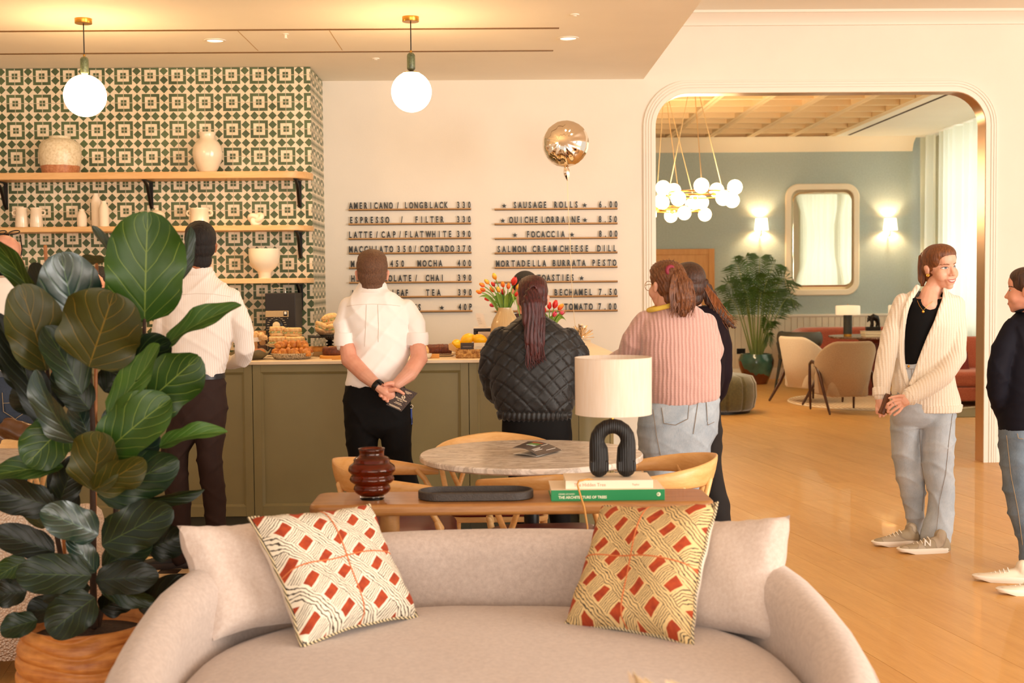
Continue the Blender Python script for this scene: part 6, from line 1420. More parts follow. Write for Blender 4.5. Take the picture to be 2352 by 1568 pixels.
# leaflet in his hand
D_ = p.d-.246; qd = [P(924, 888.5, D_+.03), P(959, 902.5, D_+.02), P(922, 945, D_), P(886.5, 929, D_+.01)]
lt = thing('leaflet', 'dark coffee leaflet held behind the white shirt man\'s back', 'leaflet', sum(qd, Vector())/4)
lm = Mat('leaflet_brown', '#3a2a24', 0.35); vv = lm.voro(lm.coord(), 22, 'F1'); lm.base(lm.ramp(((vv*40).sin()), [(0.4, '#33231e'), (0.8, '#4f3a31')])); lq = [v - lt.location for v in qd]
nrm = (lq[1]-lq[0]).cross(lq[3]-lq[0]).normalized(); nrm = nrm if nrm.y < 0 else -nrm
MB().add([v for v in lq]+[v-nrm*0.002 for v in lq], [(0, 1, 2, 3), (7, 6, 5, 4), (0, 4, 5, 1), (1, 5, 6, 2), (2, 6, 7, 3), (3, 7, 4, 0)]).build('card', lm.m, lt, smooth=False)
ex = (lq[1]-lq[0]).normalized(); ey = nrm.cross(ex); inkc = mt('leaflet_ink', '#e8cfae', 0.5); Lm = Matrix((ex, ey, nrm)).transposed()
def on_leaf(u, v): return (lq[0]*(1-u)+lq[1]*u)*(1-v)+(lq[3]*(1-u)+lq[2]*u)*v+nrm*0.0012
def ltext(s_, u, v, size): o = writing(s_, size, inkc, lt, on_leaf(u, v), Lm.to_euler(), 0.9, center=True, bold=0.0002); return o
ltext('Missing Bean', 0.5, 0.55, 0.0135); ltext('coffee roasters', 0.5, 0.62, 0.006)
MB().torus(on_leaf(0.5, 0.4), 0.0085, 0.0016, 20, 6, Lm).sph(on_leaf(0.53, 0.38), (0.003, 0.0045, 0.0008), 8, Lm).sph(on_leaf(0.46, 0.42), (0.0045, 0.003, 0.0008), 8, Lm).build('roundel', inkc, lt, kind='stuff')
mb = MB()
for (v, a, b2) in ((0.10, .3, .75), (0.14, .35, .7), (0.18, .42, .62), (0.7, .3, .7), (0.75, .25, .78), (0.89, .1, .8), (0.93, .15, .9)): 
    c0, c1 = on_leaf(a, v), on_leaf(b2, v); mb.add([c0, c1, c1-ey*0.0022, c0-ey*0.0022], [(0, 1, 2, 3)])
mb.build('text_lines', inkc, lt, smooth=False, kind='stuff')
# ---- quilted jacket woman
p = Person('woman in black quilted jacket with long dark red ponytail at the counter', 1230, 6.6)
p.head(1224, 687, 0.02, 104, 0, 4); p.neck(1224, 748, 0, 25)
SR = [(724, 1198, 1252, .065), (742, 1172, 1282, .09), (764, 1148, 1310, .12), (800, 1132, 1332, .14), (840, 1124, 1334, .15), (880, 1124, 1330, .152), (915, 1130, 1324, .15), (936, 1136, 1318, .142), (946, 1146, 1310, .13)]
AR = [(1306, 776, 0, 26), (1328, 818, 0, 28), (1333, 855, .02, 26), (1322, 900, .1, 24), (1298, 925, .22, 20)]; AL = [(1152, 774, 0, 26), (1128, 818, 0, 28), (1125, 855, .02, 26), (1134, 900, .1, 24), (1160, 925, .22, 20)]
m = p.rows(MB(), SR); p.limb(m, AR); p.limb(m, AL)
def quilt(v, n):
    x = v[:, 0]; z = v[:, 2]; pr_ = 0.082; a = np.abs(((x+z*1.0+v[:, 1]*0.6)/pr_) % 1-0.5)*2; b_ = np.abs(((x-z*1.0-v[:, 1]*0.6)/pr_) % 1-0.5)*2
    e = np.minimum(1-a, 1-b_); return -0.0075*np.exp(-(e/0.11)**2)+0.004*nz(v, 15, 15, 25, 3)+0.003*nz(v, 50, 50, 50, 1)
qm = Mat('quilted_nylon', '#0d0a09', 0.55); qm.b.inputs['Sheen Weight'].default_value = 0.15; qm.bump(qm.noise(qm.coord(), 40, 3), 0.25, 0.006); qm = qm.m
p.cloth(m, 'quilted_jacket', qm, 0.0065, 2, quilt)
m = p.rows(MB(), [(940, 1143, 1312, .138), (947, 1138, 1317, .142), (956, 1140, 1315, .14), (962, 1146, 1310, .13)]); p.cloth(m, 'elastic_hem', qm, 0.006, 2, lambda v, n: 0.004*np.sin(v[:, 0]*260+3*np.sin(v[:, 2]*40)))
PR = [(952, 1156, 1312, .125), (990, 1152, 1314, .14), (1045, 1158, 1312, .13)]; L1 = [(1195, 1020, 0, 38), (1200, 1100, 0, 32), (1205, 1200, 0, 24), (1208, 1312, 0, 18)]; L2 = [(1274, 1020, 0, 38), (1280, 1100, 0, 32), (1288, 1200, 0, 24), (1293, 1312, 0, 18)]
p.rows(p.body, SR[1:], -0.022); p.limb(p.body, AR, 0.6); p.limb(p.body, AL, 0.6); p.legcore(PR, (L1, L2)); p.hand(p.C(1286, 932, .25), (-0.8, 0.3, -0.2), (0, 0.3, 1), 0.9, 0.4, -1); p.hand(p.C(1172, 932, .25), (0.8, 0.3, -0.2), (0, 0.3, 1), 0.9, 0.4, 1); p.skin(sk_fair)
m = p.rows(MB(), pel(PR)); p.leg(m, L1, PR[-1][3]*0.96); p.leg(m, L2, PR[-1][3]*0.96); p.cloth(m, 'leggings', black_t, 0.009, 4, wr(0.003, 11, 26, 6))
def ptail(m, pts, flat=0.5, n=18): m.tube([p.C(x, y, dy) for x, y, dy, r in pts], [(r*p.k*flat, r*p.k) for x, y, dy, r in pts], n, up_=(0, 1, 0)); return m
def strands(v, n): return 0.0035*np.sin(v[:, 0]*330+2.2*np.sin(v[:, 2]*22)+v[:, 1]*150)+0.004*nz(v, 30, 30, 14, 2)
m = p.hair_cap(MB(), 1.0, True, -0.02); p.cloth(m, 'hair', h_red, 0.005, 3, lambda v, n: 0.0012*np.sin(v[:, 0]*500))
m = ptail(MB(), [(1225, 660, -.085, 9), (1224, 668, -.115, 15), (1224, 697, -.135, 26), (1224, 725, -.14, 26), (1226, 752, -.145, 24), (1228, 785, -.15, 22), (1232, 812, -.15, 15), (1236, 832, -.15, 4)]); p.cloth(m, 'ponytail', h_red, 0.005, 2, strands)
mb = MB()
for i in range(26):
    x = 1206+i*1.7; e = 800+(i*37) % 38; mb.tube([p.C(x+3, 730, -.155), p.C(x+4*math.sin(i), 765, -.168), p.C(x+1+5*math.sin(i*2), e, -.162), p.C(x+6+4*math.sin(i*1.7), e+14, -.155)], [0.0025, 0.003, 0.0025, 0.0008], 5)
mb.build('loose_strands', h_red, p.t, world=True, kind='stuff')
MB().torus(p.C(1225, 663, -.105), 0.015, 0.006, 20, 8, RX).build('hair_tie', h_red, p.t, world=True)
c = G(1208, 1326); p.shoe((c.x, c.y-0.06), R(95), 0.25, shoe_k, shoe_k); c = G(1296, 1326); p.shoe((c.x, c.y-0.06), R(85), 0.25, shoe_k, shoe_k)
# ---- dark ponytail woman behind
p = Person('woman in plum black top with wispy dark ponytail behind the pink sweater', 1610, 7.05)
p.head(1580, 658, 0.0, 104, 18, 0); p.neck(1592, 725, 0, 24)
SR = [(702, 1562, 1636, .07), (720, 1548, 1656, .1), (760, 1542, 1668, .125), (850, 1548, 1664, .13), (918, 1552, 1652, .125)]; AR = [(1645, 744, 0, 24), (1659, 795, 0, 25), (1660, 850, .02, 24), (1650, 902, .08, 19), (1640, 925, .12, 14)]; AL = [(1560, 744, 0, 24), (1548, 800, 0, 25), (1548, 860, .02, 22), (1556, 900, .1, 18)]
m = p.rows(MB(), SR); p.limb(m, AR); p.limb(m, AL); p.cloth(m, 'plum_top', plum, 0.009, 4, wr(0.004, 14, 30, 7))
PR = [(910, 1556, 1652, .115), (950, 1554, 1656, .125), (1000, 1558, 1654, .12)]; L1 = [(1580, 990, 0, 30), (1578, 1080, 0, 26), (1576, 1180, 0, 27), (1574, 1275, 0, 30)]; L2 = [(1628, 990, 0, 30), (1630, 1060, 0, 26), (1638, 1115, 0, 27), (1650, 1190, 0, 31), (1652, 1275, 0, 32)]
p.rows(p.body, SR[1:], -0.02); p.limb(p.body, AR, 0.65); p.limb(p.body, AL, 0.65); p.legcore(PR, (L1, L2)); p.hand(p.C(1639, 926, .12), (-0.2, 0.3, -0.9), (1, 0, 0), 0.9, 0.4, 1); p.hand(p.C(1558, 905, .12), (0.2, 0.3, -0.9), (-1, 0, 0), 0.9, 0.4, -1); p.skin(sk_pale); add_face(p)
m = p.rows(MB(), pel(PR)); p.leg(m, L1, PR[-1][3]*0.96); p.leg(m, L2, PR[-1][3]*0.96); p.cloth(m, 'wide_trousers', mt('black_cord', '#1b1513', 0.85), 0.009, 4, wr(0.006, 16, 30, 8))
m = p.hair_cap(MB(), 1.02); p.cloth(m, 'hair', h_dk, 0.006, 4)
m = ptail(MB(), [(1600, 634, -.05, 8), (1612, 648, -.06, 14), (1632, 685, -.06, 17), (1652, 718, -.05, 14), (1672, 740, -.04, 8), (1688, 753, -.03, 3)]); p.cloth(m, 'ponytail', h_dk, 0.006, 2, strands)
mb = MB()
for i in range(22):
    a = i/22; mb.tube([p.C(1608+10*a, 640+8*a, -.07), p.C(1632+14*a, 690-10*a, -.085), p.C(1655+18*a+3*math.sin(i), 728-6*a+4*math.cos(i*2), -.06), p.C(1672+24*a+5*math.sin(i*3), 752-14*a+6*math.cos(i), -.04)], [0.003, 0.003, 0.002, 0.0007], 5)
mb.build('loose_strands', hairm('hair_dark_tips', '#5a2f14', '#9a5a2a'), p.t, world=True, kind='stuff'); MB().torus(p.C(1602, 636, -.055), 0.017, 0.006, 16, 6, rotz(0.6) @ RX).build('hair_tie', mt('tie_green', '#3d5a3a', 0.7), p.t, world=True)
c = G(1575, 1290); p.shoe((c.x, c.y-0.05), R(95), 0.25, shoe_k, shoe_k); c = G(1652, 1290); p.shoe((c.x, c.y-0.05), R(80), 0.25, shoe_k, shoe_k)
# ---- pink sweater woman
p = Person('woman in pink ribbed sweater and light blue jeans beside the table lamp', 1560, 6.6)
p.head(1530, 657, 0.0, 108, 30, 0); p.neck(1538, 728, 0, 27)
SR = [(697, 1516, 1592, .075), (710, 1496, 1612, .1), (736, 1470, 1632, .13), (770, 1462, 1644, .15), (810, 1466, 1652, .165), (850, 1476, 1654, .17), ((905, 888), 1484, 1654, .168), ((932, 906), 1489, 1653, .16), ((940, 912), 1494, 1649, .15)]
AL = [(1486, 740, 0, 30), (1456, 785, .02, 31), (1436, 818, .10, 25), (1400, 836, .26, 20)]; AR = [(1620, 745, .02, 28), (1636, 800, .06, 28), (1622, 850, .18, 24), (1580, 860, .3, 20)]
m = p.rows(MB(), SR); p.limb(m, AL); p.limb(m, AR); p.cloth(m, 'pink_sweater', knit_p, 0.0085, 3, wr(0.0045, 11, 30, 9))
PR = [((925, 905), 1478, 1650, .148), (960, 1467, 1651, .165), (1000, 1466, 1642, .165), (1036, 1468, 1626, .15)]; L1 = [(1508, 1015, 0, 43), (1516, 1080, 0, 38), (1530, 1140, 0, 32), (1540, 1220, 0, 28), (1545, 1310, 0, 25)]; L2 = [(1590, 1010, 0, 44), (1590, 1080, 0, 38), (1590, 1140, 0, 33), (1590, 1220, 0, 28), (1592, 1310, 0, 25)]
p.rows(p.body, SR[2:], -0.025); p.limb(p.body, AR, 0.6); p.limb(p.body, AL, 0.6); p.legcore(PR, (L1, L2)); p.hand(p.C(1398, 838, .28), (-0.7, 0.6, 0), (0, 0, 1), 0.95, 0.3, 1); p.hand(p.C(1576, 862, .32), (-0.9, 0.3, 0), (0, 0, 1), 0.95, 0.4, -1); p.skin(sk_pale); add_face(p, '#5a3018')
m = p.rows(MB(), pel(PR)); p.leg(m, L1, PR[-1][3]*0.96); p.leg(m, L2, PR[-1][3]*0.96); jo = p.cloth(m, 'light_jeans', den_l, 0.008, 3, fold(0.011, 10))
patch('rear_pocket', jo, [(1520, 935), (1582, 922), (1578, 962), (1524, 972)], den_l, p.t, 0.004); patch('rear_pocket', jo, [(1622, 915), (1650, 912), (1644, 970), (1624, 975)], den_l, p.t, 0.004)
for ln in ([(1520, 937), (1525, 972), (1552, 976), (1580, 962), (1583, 924)], [(1622, 918), (1626, 976), (1642, 968)], [(1604, 920), (1598, 960), (1592, 1000)], [(1500, 940), (1508, 1000), (1518, 1050)]): patch('seam', jo, ln, stitch, p.t, 0.004, 10, line=0.0016)
m = p.hair_cap(MB(), 1.04); p.cloth(m, 'hair', h_aub, 0.006, 3, lambda v, n: 0.002*np.sin(v[:, 0]*420+v[:, 2]*200)+0.002*nz(v, 60, 60, 60))
m = ptail(MB(), [(1540, 620, -.075, 9), (1552, 630, -.1, 19), (1562, 655, -.12, 29), (1568, 685, -.13, 31), (1570, 705, -.125, 24), (1568, 722, -.12, 10)], 0.6); p.cloth(m, 'ponytail', h_aub, 0.006, 2, strands)
mb = MB()
for i in range(44):
    a = i/44; x = 1540+58*a; mb.tube([p.C(1545+14*a, 630, -.13), p.C(x-2, 668, -.155), p.C(x+3*math.sin(i*2), 700, -.155), p.C(x-3+7*math.sin(i), 712+18*abs(math.sin(i*1.3)), -.145)], [0.003, 0.0035, 0.003, 0.0008], 5)
for i in range(7): 
    a = 0.4+2.3*i/6; q = p.hp((0.075*math.cos(a), -0.02, 0.06+0.07*abs(math.sin(a)))); mb.tube([q, q+Vector((0.012*math.cos(a)+0.006*math.sin(i*3), 0, 0.010)), q+Vector((0.026*math.cos(a), 0.0, 0.006+0.006*math.sin(i)))], [0.0010, 0.0008, 0.0003], 4)
mb.build('loose_strands', h_aub, p.t, world=True, kind='stuff'); MB().torus(p.C(1540, 621, -.095), 0.02, 0.010, 20, 8, rotz(0.4) @ RX).build('scrunchie', mt('scrunchie_berry', '#8a2438', 0.7), p.t, world=True)
MB().torus(p.C(1526, 703, -.02), 0.082, 0.012, 32, 8, Matrix.Rotation(R(-14), 3, 'Y')).build('yellow_collar', mt('collar_yellow', '#e6c552', 0.8), p.t, world=True)
g_ = MB().torus(p.hp((-0.034, 0.1, 0.002)), 0.024, 0.0015, 24, 6, p.hM @ RX).torus(p.hp((0.034, 0.1, 0.002)), 0.024, 0.0015, 24, 6, p.hM @ RX).tube([p.hp((-0.058, 0.095, 0.006)), p.hp((-0.079, 0.03, 0.01)), p.hp((-0.08, -0.01, 0.004))], 0.0016, 6); g_.build('glasses', mt('gold_frame', '#c9a56a', 0.3, 0.9), p.t, world=True)
c = G(1545, 1325); p.shoe((c.x, c.y-0.06), R(95), 0.26, sole_w, sole_w); c = G(1592, 1325); p.shoe((c.x, c.y-0.06), R(85), 0.26, sole_w, sole_w)
# ---- smiling cardigan woman
p = Person('smiling woman in cream cable cardigan and pale jeans holding a brown wallet', 2120, 7.32)
p.head(2160, 615, 0.0, 103, 199, -3, 6, 0.95); p.neck(2132, 686, 0.0, 21, (0, -0.018, -0.06))
SR = [(668, 2092, 2176, .06, .01), (684, 2070, 2200, .085), (710, 2058, 2208, .105), (745, 2058, 2202, .12), (790, 2060, 2192, .12), (830, 2058, 2186, .12), (870, 2050, 2192, .128), (905, 2050, 2200, .14), (924, 2064, 2204, .145), (943, 2082, 2199, .14)]
AL = [(2074, 694, 0, 22), (2054, 745, -.0, 22), (2037, 810, -.03, 23), (2027, 868, -.06, 21), (2024, 906, -.08, 18)]; AR = [(2192, 700, 0, 23), (2198, 760, -.02, 24), (2192, 818, -.06, 26), (2166, 862, -.14, 24), (2122, 893, -.19, 22), (2090, 911, -.21, 19)]
m = p.rows(MB(), SR); p.limb(m, AL); p.limb(m, AR); sh = sculpt(m, 0.008, 3, wr(0.0035, 12, 30, 12))
LE = [(2110, 655), (2098, 674), (2088, 692), (2080, 712), (2073, 750), (2071, 790), (2072, 835), (2080, 868), (2090, 890)]; RE = [(2172, 660), (2172, 680), (2168, 695), (2161, 711), (2153, 738), (2141, 762), (2123, 805), (2101, 868), (2090, 890)]
def xin(tab, y):
    for (x0, y0), (x1, y1) in zip(tab, tab[1:]):
        if y0 <= y <= y1: return x0+(x1-x0)*(y-y0)/(y1-y0)
    return None
keep = []; pj = [proj(v) for v in sh.v]; front = [v[1] < p.d+0.012 for v in sh.v]
for f in sh.f:
    cx = sum(pj[i][0] for i in f)/len(f); cy = sum(pj[i][1] for i in f)/len(f); a, b = xin(LE, cy), xin(RE, cy)
    if a is not None and b is not None and a < cx < b and all(front[i] for i in f): continue
    keep.append(f)
bv_full = BVHTree.FromPolygons([Vector(v) for v in sh.v], sh.f)
sh.f = keep; sh.mi = [0]*len(keep); co_ = sh.build('cable_cardigan', knit_c, p.t, world=True, angle=180)
band = MB()
for tab in (LE, RE):
    pts = []
    for (x0, y0), (x1, y1) in zip(tab, tab[1:]):
        for i in range(6):
            x, y = x0+(x1-x0)*i/6, y0+(y1-y0)*i/6; dd = (P(x, y, 10)-EYE).normalized(); h = bv_full.ray_cast(EYE, dd); pts.append(h[0] if h[0] is not None else p.C(x, y, -.05))
    pts = [sum((pts[min(max(j+o, 0), len(pts)-1)] for o in range(-3, 4)), Vector())/7 for j in range(len(pts))]
    band.tube(pts, [(0.010, 0.017)]*len(pts), 10, up_=(0, 1, 0))
p.cloth(band, 'front_band', knit_c, 0.005, 2)
for pts_, r_ in (([(2024, 890, -.07), (2024, 910, -.082)], 20), ([(2104, 902, -.2), (2086, 913, -.212)], 20.5)):
    p.cloth(MB().tube([p.C(*q) for q in pts_], r_*p.k, 16, rounded=False), 'cuff', knit_c, 0.005, 2)
hb_ = p.rows(MB(), [(926, 2074, 2206, .148), (944, 2082, 2202, .146)], 0.004); hb_ = p.cloth(hb_, 'ribbed_hem', knit_c, 0.006, 2)
TR_ = [(686, 2090, 2172, .066, .0), (700, 2076, 2186, .085), (735, 2068, 2170, .106), (780, 2066, 2152, .106), (838, 2064, 2140, .102)]
m = p.rows(MB(), TR_); m.tube([p.C(2096, 690, -.05), p.C(2098, 676, .0), p.C(2102, 672, .05)], [(0.018, 0.012)]*3, 10); m.tube([p.C(2168, 692, -.05), p.C(2168, 678, 0), p.C(2160, 674, .05)], [(0.018, 0.012)]*3, 10)
p.cloth(m, 'black_top', blk_top, 0.006, 3)
PR = [(834, 2062, 2142, .104), (868, 2056, 2160, .115), (910, 2050, 2182, .125), (940, 2046, 2190, .13), (955, 2047, 2191, .122)]
L1 = [(2081, 950, .04, 34), (2079, 1020, .06, 32), (2092, 1095, .06, 33), (2100, 1160, .09, 24), (2102, 1195, .1, 19), (2098, 1222, .1, 16)]; L2 = [(2155, 955, -.02, 37), (2155, 1020, -.04, 36), (2153, 1082, -.05, 35), (2164, 1130, -.06, 29), (2160, 1185, -.08, 31), (2148, 1236, -.1, 34)]
m = p.rows(MB(), pel(PR)); p.leg(m, L1, PR[-1][3]*0.96); p.leg(m, L2, PR[-1][3]*0.96); jo = p.cloth(m, 'pale_jeans', den_p, 0.008, 3, fold(0.010, 13))
for ln in ([(2188, 950), (2180, 1010), (2172, 1090), (2158, 1150), (2150, 1230)], [(2112, 990), (2116, 1060), (2124, 1110), (2118, 1180)], [(2076, 846), (2112, 848)], [(2093, 848), (2096, 890)]): patch('seam', jo, ln, stitch, p.t, 0.003, 10, line=0.0012)
MB().sph(p.C(2087, 841, -.112), (0.008, 0.004, 0.008), 10).build('jeans_button', brass, p.t, world=True)
b = p.body; p.rows(b, [(682, 2098, 2176, .062, .01)]+TR_[1:], -0.010); p.limb(b, AL, 0.62); p.limb(b, AR, 0.58); p.legcore(PR, (L1, L2)); b.tube([p.C(2136, 672, .0), p.C(2130, 702, -.03)], [0.05, 0.066], 16)
b = p.fine; F = lambda pts: p.limb(b, [(x, y, z, r*(0.72 if r < 7 else 0.95)) for x, y, z, r in pts], 1, 10)
F([(2024, 905, -.08, 13), (2024, 918, -.085, 14), (2025, 932, -.09, 13)]); b.sph(p.C(2024, 924, -.088), (13*p.k, 0.02, 19*p.k), 12)
for (x0, x1, y1, z_) in ((2014, 2014, 948, -.085), (2020, 2021, 956, -.09), (2027, 2029, 955, -.1), (2033, 2034, 951, -.105)): F([(x0, 930, z_, 5.5), ((x0+x1)/2, 942, z_-.012, 5), (x1, y1, z_-.004, 4.4)])
F([(2034, 916, -.1, 6), (2040, 928, -.115, 5.2), (2040, 940, -.12, 4.4)])
F([(2090, 911, -.21, 14), (2078, 920, -.218, 14)]); b.sph(p.C(2071, 924, -.222), (14*p.k, 0.015, 12*p.k), 12, Matrix.Rotation(R(30), 3, 'Y'))
F([(2080, 910, -.225, 6), (2066, 909, -.24, 5.2), (2052, 911, -.245, 4.4), (2042, 914, -.245, 3.4)])
for pts in ([(2066, 917, -.23, 5.4), (2051, 920, -.25, 5.1), (2039, 928, -.245, 4.8), (2036, 936, -.225, 4.4)], [(2065, 924, -.23, 5.4), (2050, 930, -.248, 5.2), (2041, 938, -.24, 4.8), (2039, 945, -.226, 4.4)], [(2068, 931, -.226, 5.3), (2056, 939, -.242, 5.0), (2047, 946, -.236, 4.7), (2044, 951, -.226, 4.2)], [(2072, 936, -.222, 5.0), (2065, 945, -.232, 4.6), (2058, 950, -.23, 4.3), (2054, 953, -.224, 3.9)]): F(pts)
def face(v, n):
    d_ = np.zeros(len(v))
    for q in (-1, 1):
        r = np.linalg.norm(v-np.array(p.hp((q*0.031, 0.086, 0.005))), axis=1); d_ -= 0.0055*np.exp(-(r/0.0145)**2)
        r = np.linalg.norm(v-np.array(p.hp((q*0.031, 0.088, 0.028))), axis=1); d_ += 0.0022*np.exp(-(r/0.014)**2)
        r = np.linalg.norm(v-np.array(p.hp((q*0.030, 0.084, -0.046))), axis=1); d_ -= 0.0012*np.exp(-(r/0.008)**2)
    return d_
so_ = p.skin(sk_pale, 0.0034, 9, face)
bvs = bvh_of(so_)
def on_face(x, z, off=0.0, y0=0.3):
    o = p.hp((x, y0, z)); d_ = (p.hp((x, 0, z))-o).normalized(); h = bvs.ray_cast(o, d_); return (h[0]-d_*off) if h[0] is not None else p.hp((x, 0.1, z))
eye_w = mt('eye_white', '#e6dcd4', 0.25); iris = mt('iris_blue', '#566d7a', 0.2); pupil = mt('pupil', '#0a0808', 0.15); lash = mt('lash_brown', '#3f2417', 0.7); lipm = mt('lip_rose', '#b9685c', 0.4); teeth = mt('teeth', '#f1e4d6', 0.25); mouth_d = mt('mouth_inner', '#5a2019', 0.7)
def fpoly(name, pts, m, par, off):
    cx = sum(a for a, b in pts)/len(pts); cz = sum(b for a, b in pts)/len(pts); rings = []
    for q in (1.0, 0.66, 0.33, 0.02): rings.append([on_face(cx+(a-cx)*q, cz+(b-cz)*q, off) for a, b in pts])
    return MB().loft(rings, cap=False).build(name, m, par, world=True, angle=180)
for q in (1, -1):
    X = lambda x_: q*(0.031+x_*q*1.0) if False else q*0.031+x_
    up_ = lambda u: 0.0052*(1-u*u)**0.8; lo_ = lambda u: -0.0042*(1-u*u)**0.9; us = [-1+2*i/14 for i in range(15)]
    alm = [(q*0.031+0.0148*u, 0.005+up_(u)+0.0006*u*q) for u in us]+[(q*0.031+0.0148*u, 0.005+lo_(u)+0.0006*u*q) for u in reversed(us[1:-1])]
    eo = fpoly('eye', alm, eye_w, p.t, 0.0006); gx = q*0.031-0.0035
    def disc(r, off, nm, m_, par):
        pts = []
        for i in range(20):
            a = 2*math.pi*i/20; x_ = gx+r*math.cos(a); u = max(-0.98, min(0.98, (x_-q*0.031)/0.0148)); z_ = 0.0055+r*math.sin(a); pts.append((x_, min(max(z_, 0.005+lo_(u)), 0.005+up_(u))))
        return fpoly(nm, pts, m_, par, off)
    disc(0.0056, 0.0009, 'iris', iris, eo); disc(0.0026, 0.0012, 'pupil', pupil, eo)
    MB().tube([on_face(q*0.031+0.0155*u, 0.0052+up_(max(-1, min(1, u)))+0.0004, 0.0009) for u in us], [0.0009+0.0009*(1-u*u) for u in us], 6).build('upper_lid', lash, p.t, world=True)
    MB().tube([on_face(q*0.031+0.015*u, 0.0046+lo_(u), 0.0003) for u in us], [0.0008]*15, 6).build('lower_lid', mt('lid_skin', '#c98a72', 0.5), p.t, world=True)
    MB().tube([on_face(q*x_, z_, 0.0004) for x_, z_ in ((0.013, 0.0225), (0.019, 0.0245), (0.027, 0.0262), (0.036, 0.0268), (0.045, 0.0245), (0.053, 0.0195))], [(0.002, 0.0012), (0.0032, 0.0013), (0.003, 0.0013), (0.0026, 0.0013), (0.0018, 0.001), (0.0008, 0.0006)], 8, up_=(0, 0, 1)).build('eyebrow', mt('brow_brown', '#7a4c2c', 0.8), p.t, world=True)
    MB().sph(on_face(q*0.0075, -0.0375, 0.0), (0.0028, 0.002, 0.0014), 8).build('nostril', mt('nostril_shadow', '#7a3a28', 0.8), p.t, world=True)
xs_ = [-1+2*i/12 for i in range(13)]; MZ = -0.0605; wid = 0.0262
cz_ = lambda u: MZ+0.0045*u*u
fpoly('mouth_opening', [(wid*u, cz_(u)+0.0012*(1-u*u)) for u in xs_]+[(wid*u, cz_(u)-0.0085*(1-u*u)) for u in reversed(xs_[1:-1])], mouth_d, p.t, 0.0005)
fpoly('teeth', [(wid*0.86*u, cz_(0.86*u)+0.0008*(1-u*u)) for u in xs_]+[(wid*0.86*u, cz_(0.86*u)-0.0062*(1-u*u)) for u in reversed(xs_[1:-1])], teeth, p.t, 0.0010)
MB().tube([on_face(wid*1.03*u, cz_(u)+0.0028*(1-u*u)**0.6*(1-0.25*math.exp(-(u/0.16)**2)), 0.0008) for u in xs_], [(0.0008+0.0026*(1-u*u)**0.7, 0.0008+0.0018*(1-u*u)) for u in xs_], 8, up_=(0, 0, 1)).build('upper_lip', lipm, p.t, world=True)
MB().tube([on_face(wid*1.0*u, cz_(u)-0.0105*(1-u*u)**0.8, 0.0010) for u in xs_], [(0.0008+0.0036*(1-u*u)**0.8, 0.0008+0.0026*(1-u*u)) for u in xs_], 8, up_=(0, 0, 1)).build('lower_lip', lipm, p.t, world=True)
m = MB(); p.hsph(m, (0, -0.022, 0.046), (0.079, 0.096, 0.080), 24); p.hsph(m, (0, -0.048, 0.004), (0.073, 0.062, 0.07)); p.hsph(m, (0, -0.06, -0.05), (0.05, 0.034, 0.045)); p.hsph(m, (0, 0.002, 0.072), (0.078, 0.089, 0.056), 24); p.hsph(m, (0.048, 0.012, 0.05), (0.03, 0.05, 0.05)); p.hsph(m, (-0.048, 0.012, 0.05), (0.03, 0.05, 0.05)); p.hsph(m, (0.058, -0.01, 0.02), (0.02, 0.035, 0.035)); p.hsph(m, (-0.058, -0.01, 0.02), (0.02, 0.035, 0.035))
p.cloth(m, 'hair', h_gin, 0.0045, 5)
m = ptail(MB(), [(2130, 578, .06, 9), (2122, 590, .075, 12), (2119, 615, .08, 12), (2118, 640, .075, 10), (2119, 655, .07, 5)], 0.7); p.cloth(m, 'ponytail', h_gin, 0.005, 2, lambda v, n: 0.002*np.sin(v[:, 0]*500))
MB().torus(p.C(2131, 632, -.045), 0.007, 0.0032, 16, 8, RX).sph(p.C(2131, 633, -.046), 0.005, 10).build('earring', brass, p.t, world=True)
nk = MB().tube([p.C(2107, 690, -.085), p.C(2112, 702, -.105), p.C(2120, 713, -.115), p.C(2128, 705, -.11), p.C(2142, 692, -.095)], 0.0011, 6).build('necklace', brass, p.t, world=True); MB().sph(p.C(2120.5, 715.5, -.118), (0.008, 0.003, 0.008), 12).build('pendant', brass, nk, world=True)
for (x, y, dy) in ((2051, 924, -.246), (2056, 931, -.243)): MB().torus(p.C(x, y, dy), 0.0125, 0.0014, 18, 6, Matrix.Rotation(R(62), 3, 'Y')).build('ring', mt('silver', '#d9d9d9', 0.15, 1.0), p.t, world=True)
c = G(2110, 1250); s1_ = p.shoe((c.x, c.y), R(187), 0.27, shoe_g, sole_w); c = G(2181, 1268); s2_ = p.shoe((c.x, c.y+0.01), R(184), 0.285, shoe_g, sole_w)
def letter_on(target, s_, x, y, size, m, par, tilt=0.0):
    bv = bvh_of(target); dd = (P(x, y, 10)-EYE).normalized(); h = bv.ray_cast(EYE, dd)
    if h[0] is None: return
    nn = h[1] if h[1].dot(dd) < 0 else -h[1]; nn = (nn+Vector((0, -1, 0.2))).normalized(); ex = Vector((0, 0, 1)).cross(nn).normalized(); ey = nn.cross(ex); q = Matrix((ex, ey, nn)).transposed()
    writing(s_, size, m, par, (h[0]+nn*0.004)-p.loc, (q @ Matrix.Rotation(tilt, 3, 'Z')).to_euler(), 1.1, name='logo', bold=0.001, center=True, ext=0.001)
letter_on(s2_, 'N', 2130, 1253, 0.048, mt('logo_white', '#e9e1d4', 0.5), s2_, -0.1)
wt = thing('wallet', 'brown leather wallet in the cardigan woman\'s hand', 'wallet', p.C(2031, 927, -.125)); wm_ = mt('wallet_leather', '#5f3514', 0.4, vary=(20, 0.25)); Mq = Matrix.Rotation(R(17), 3, 'Y')
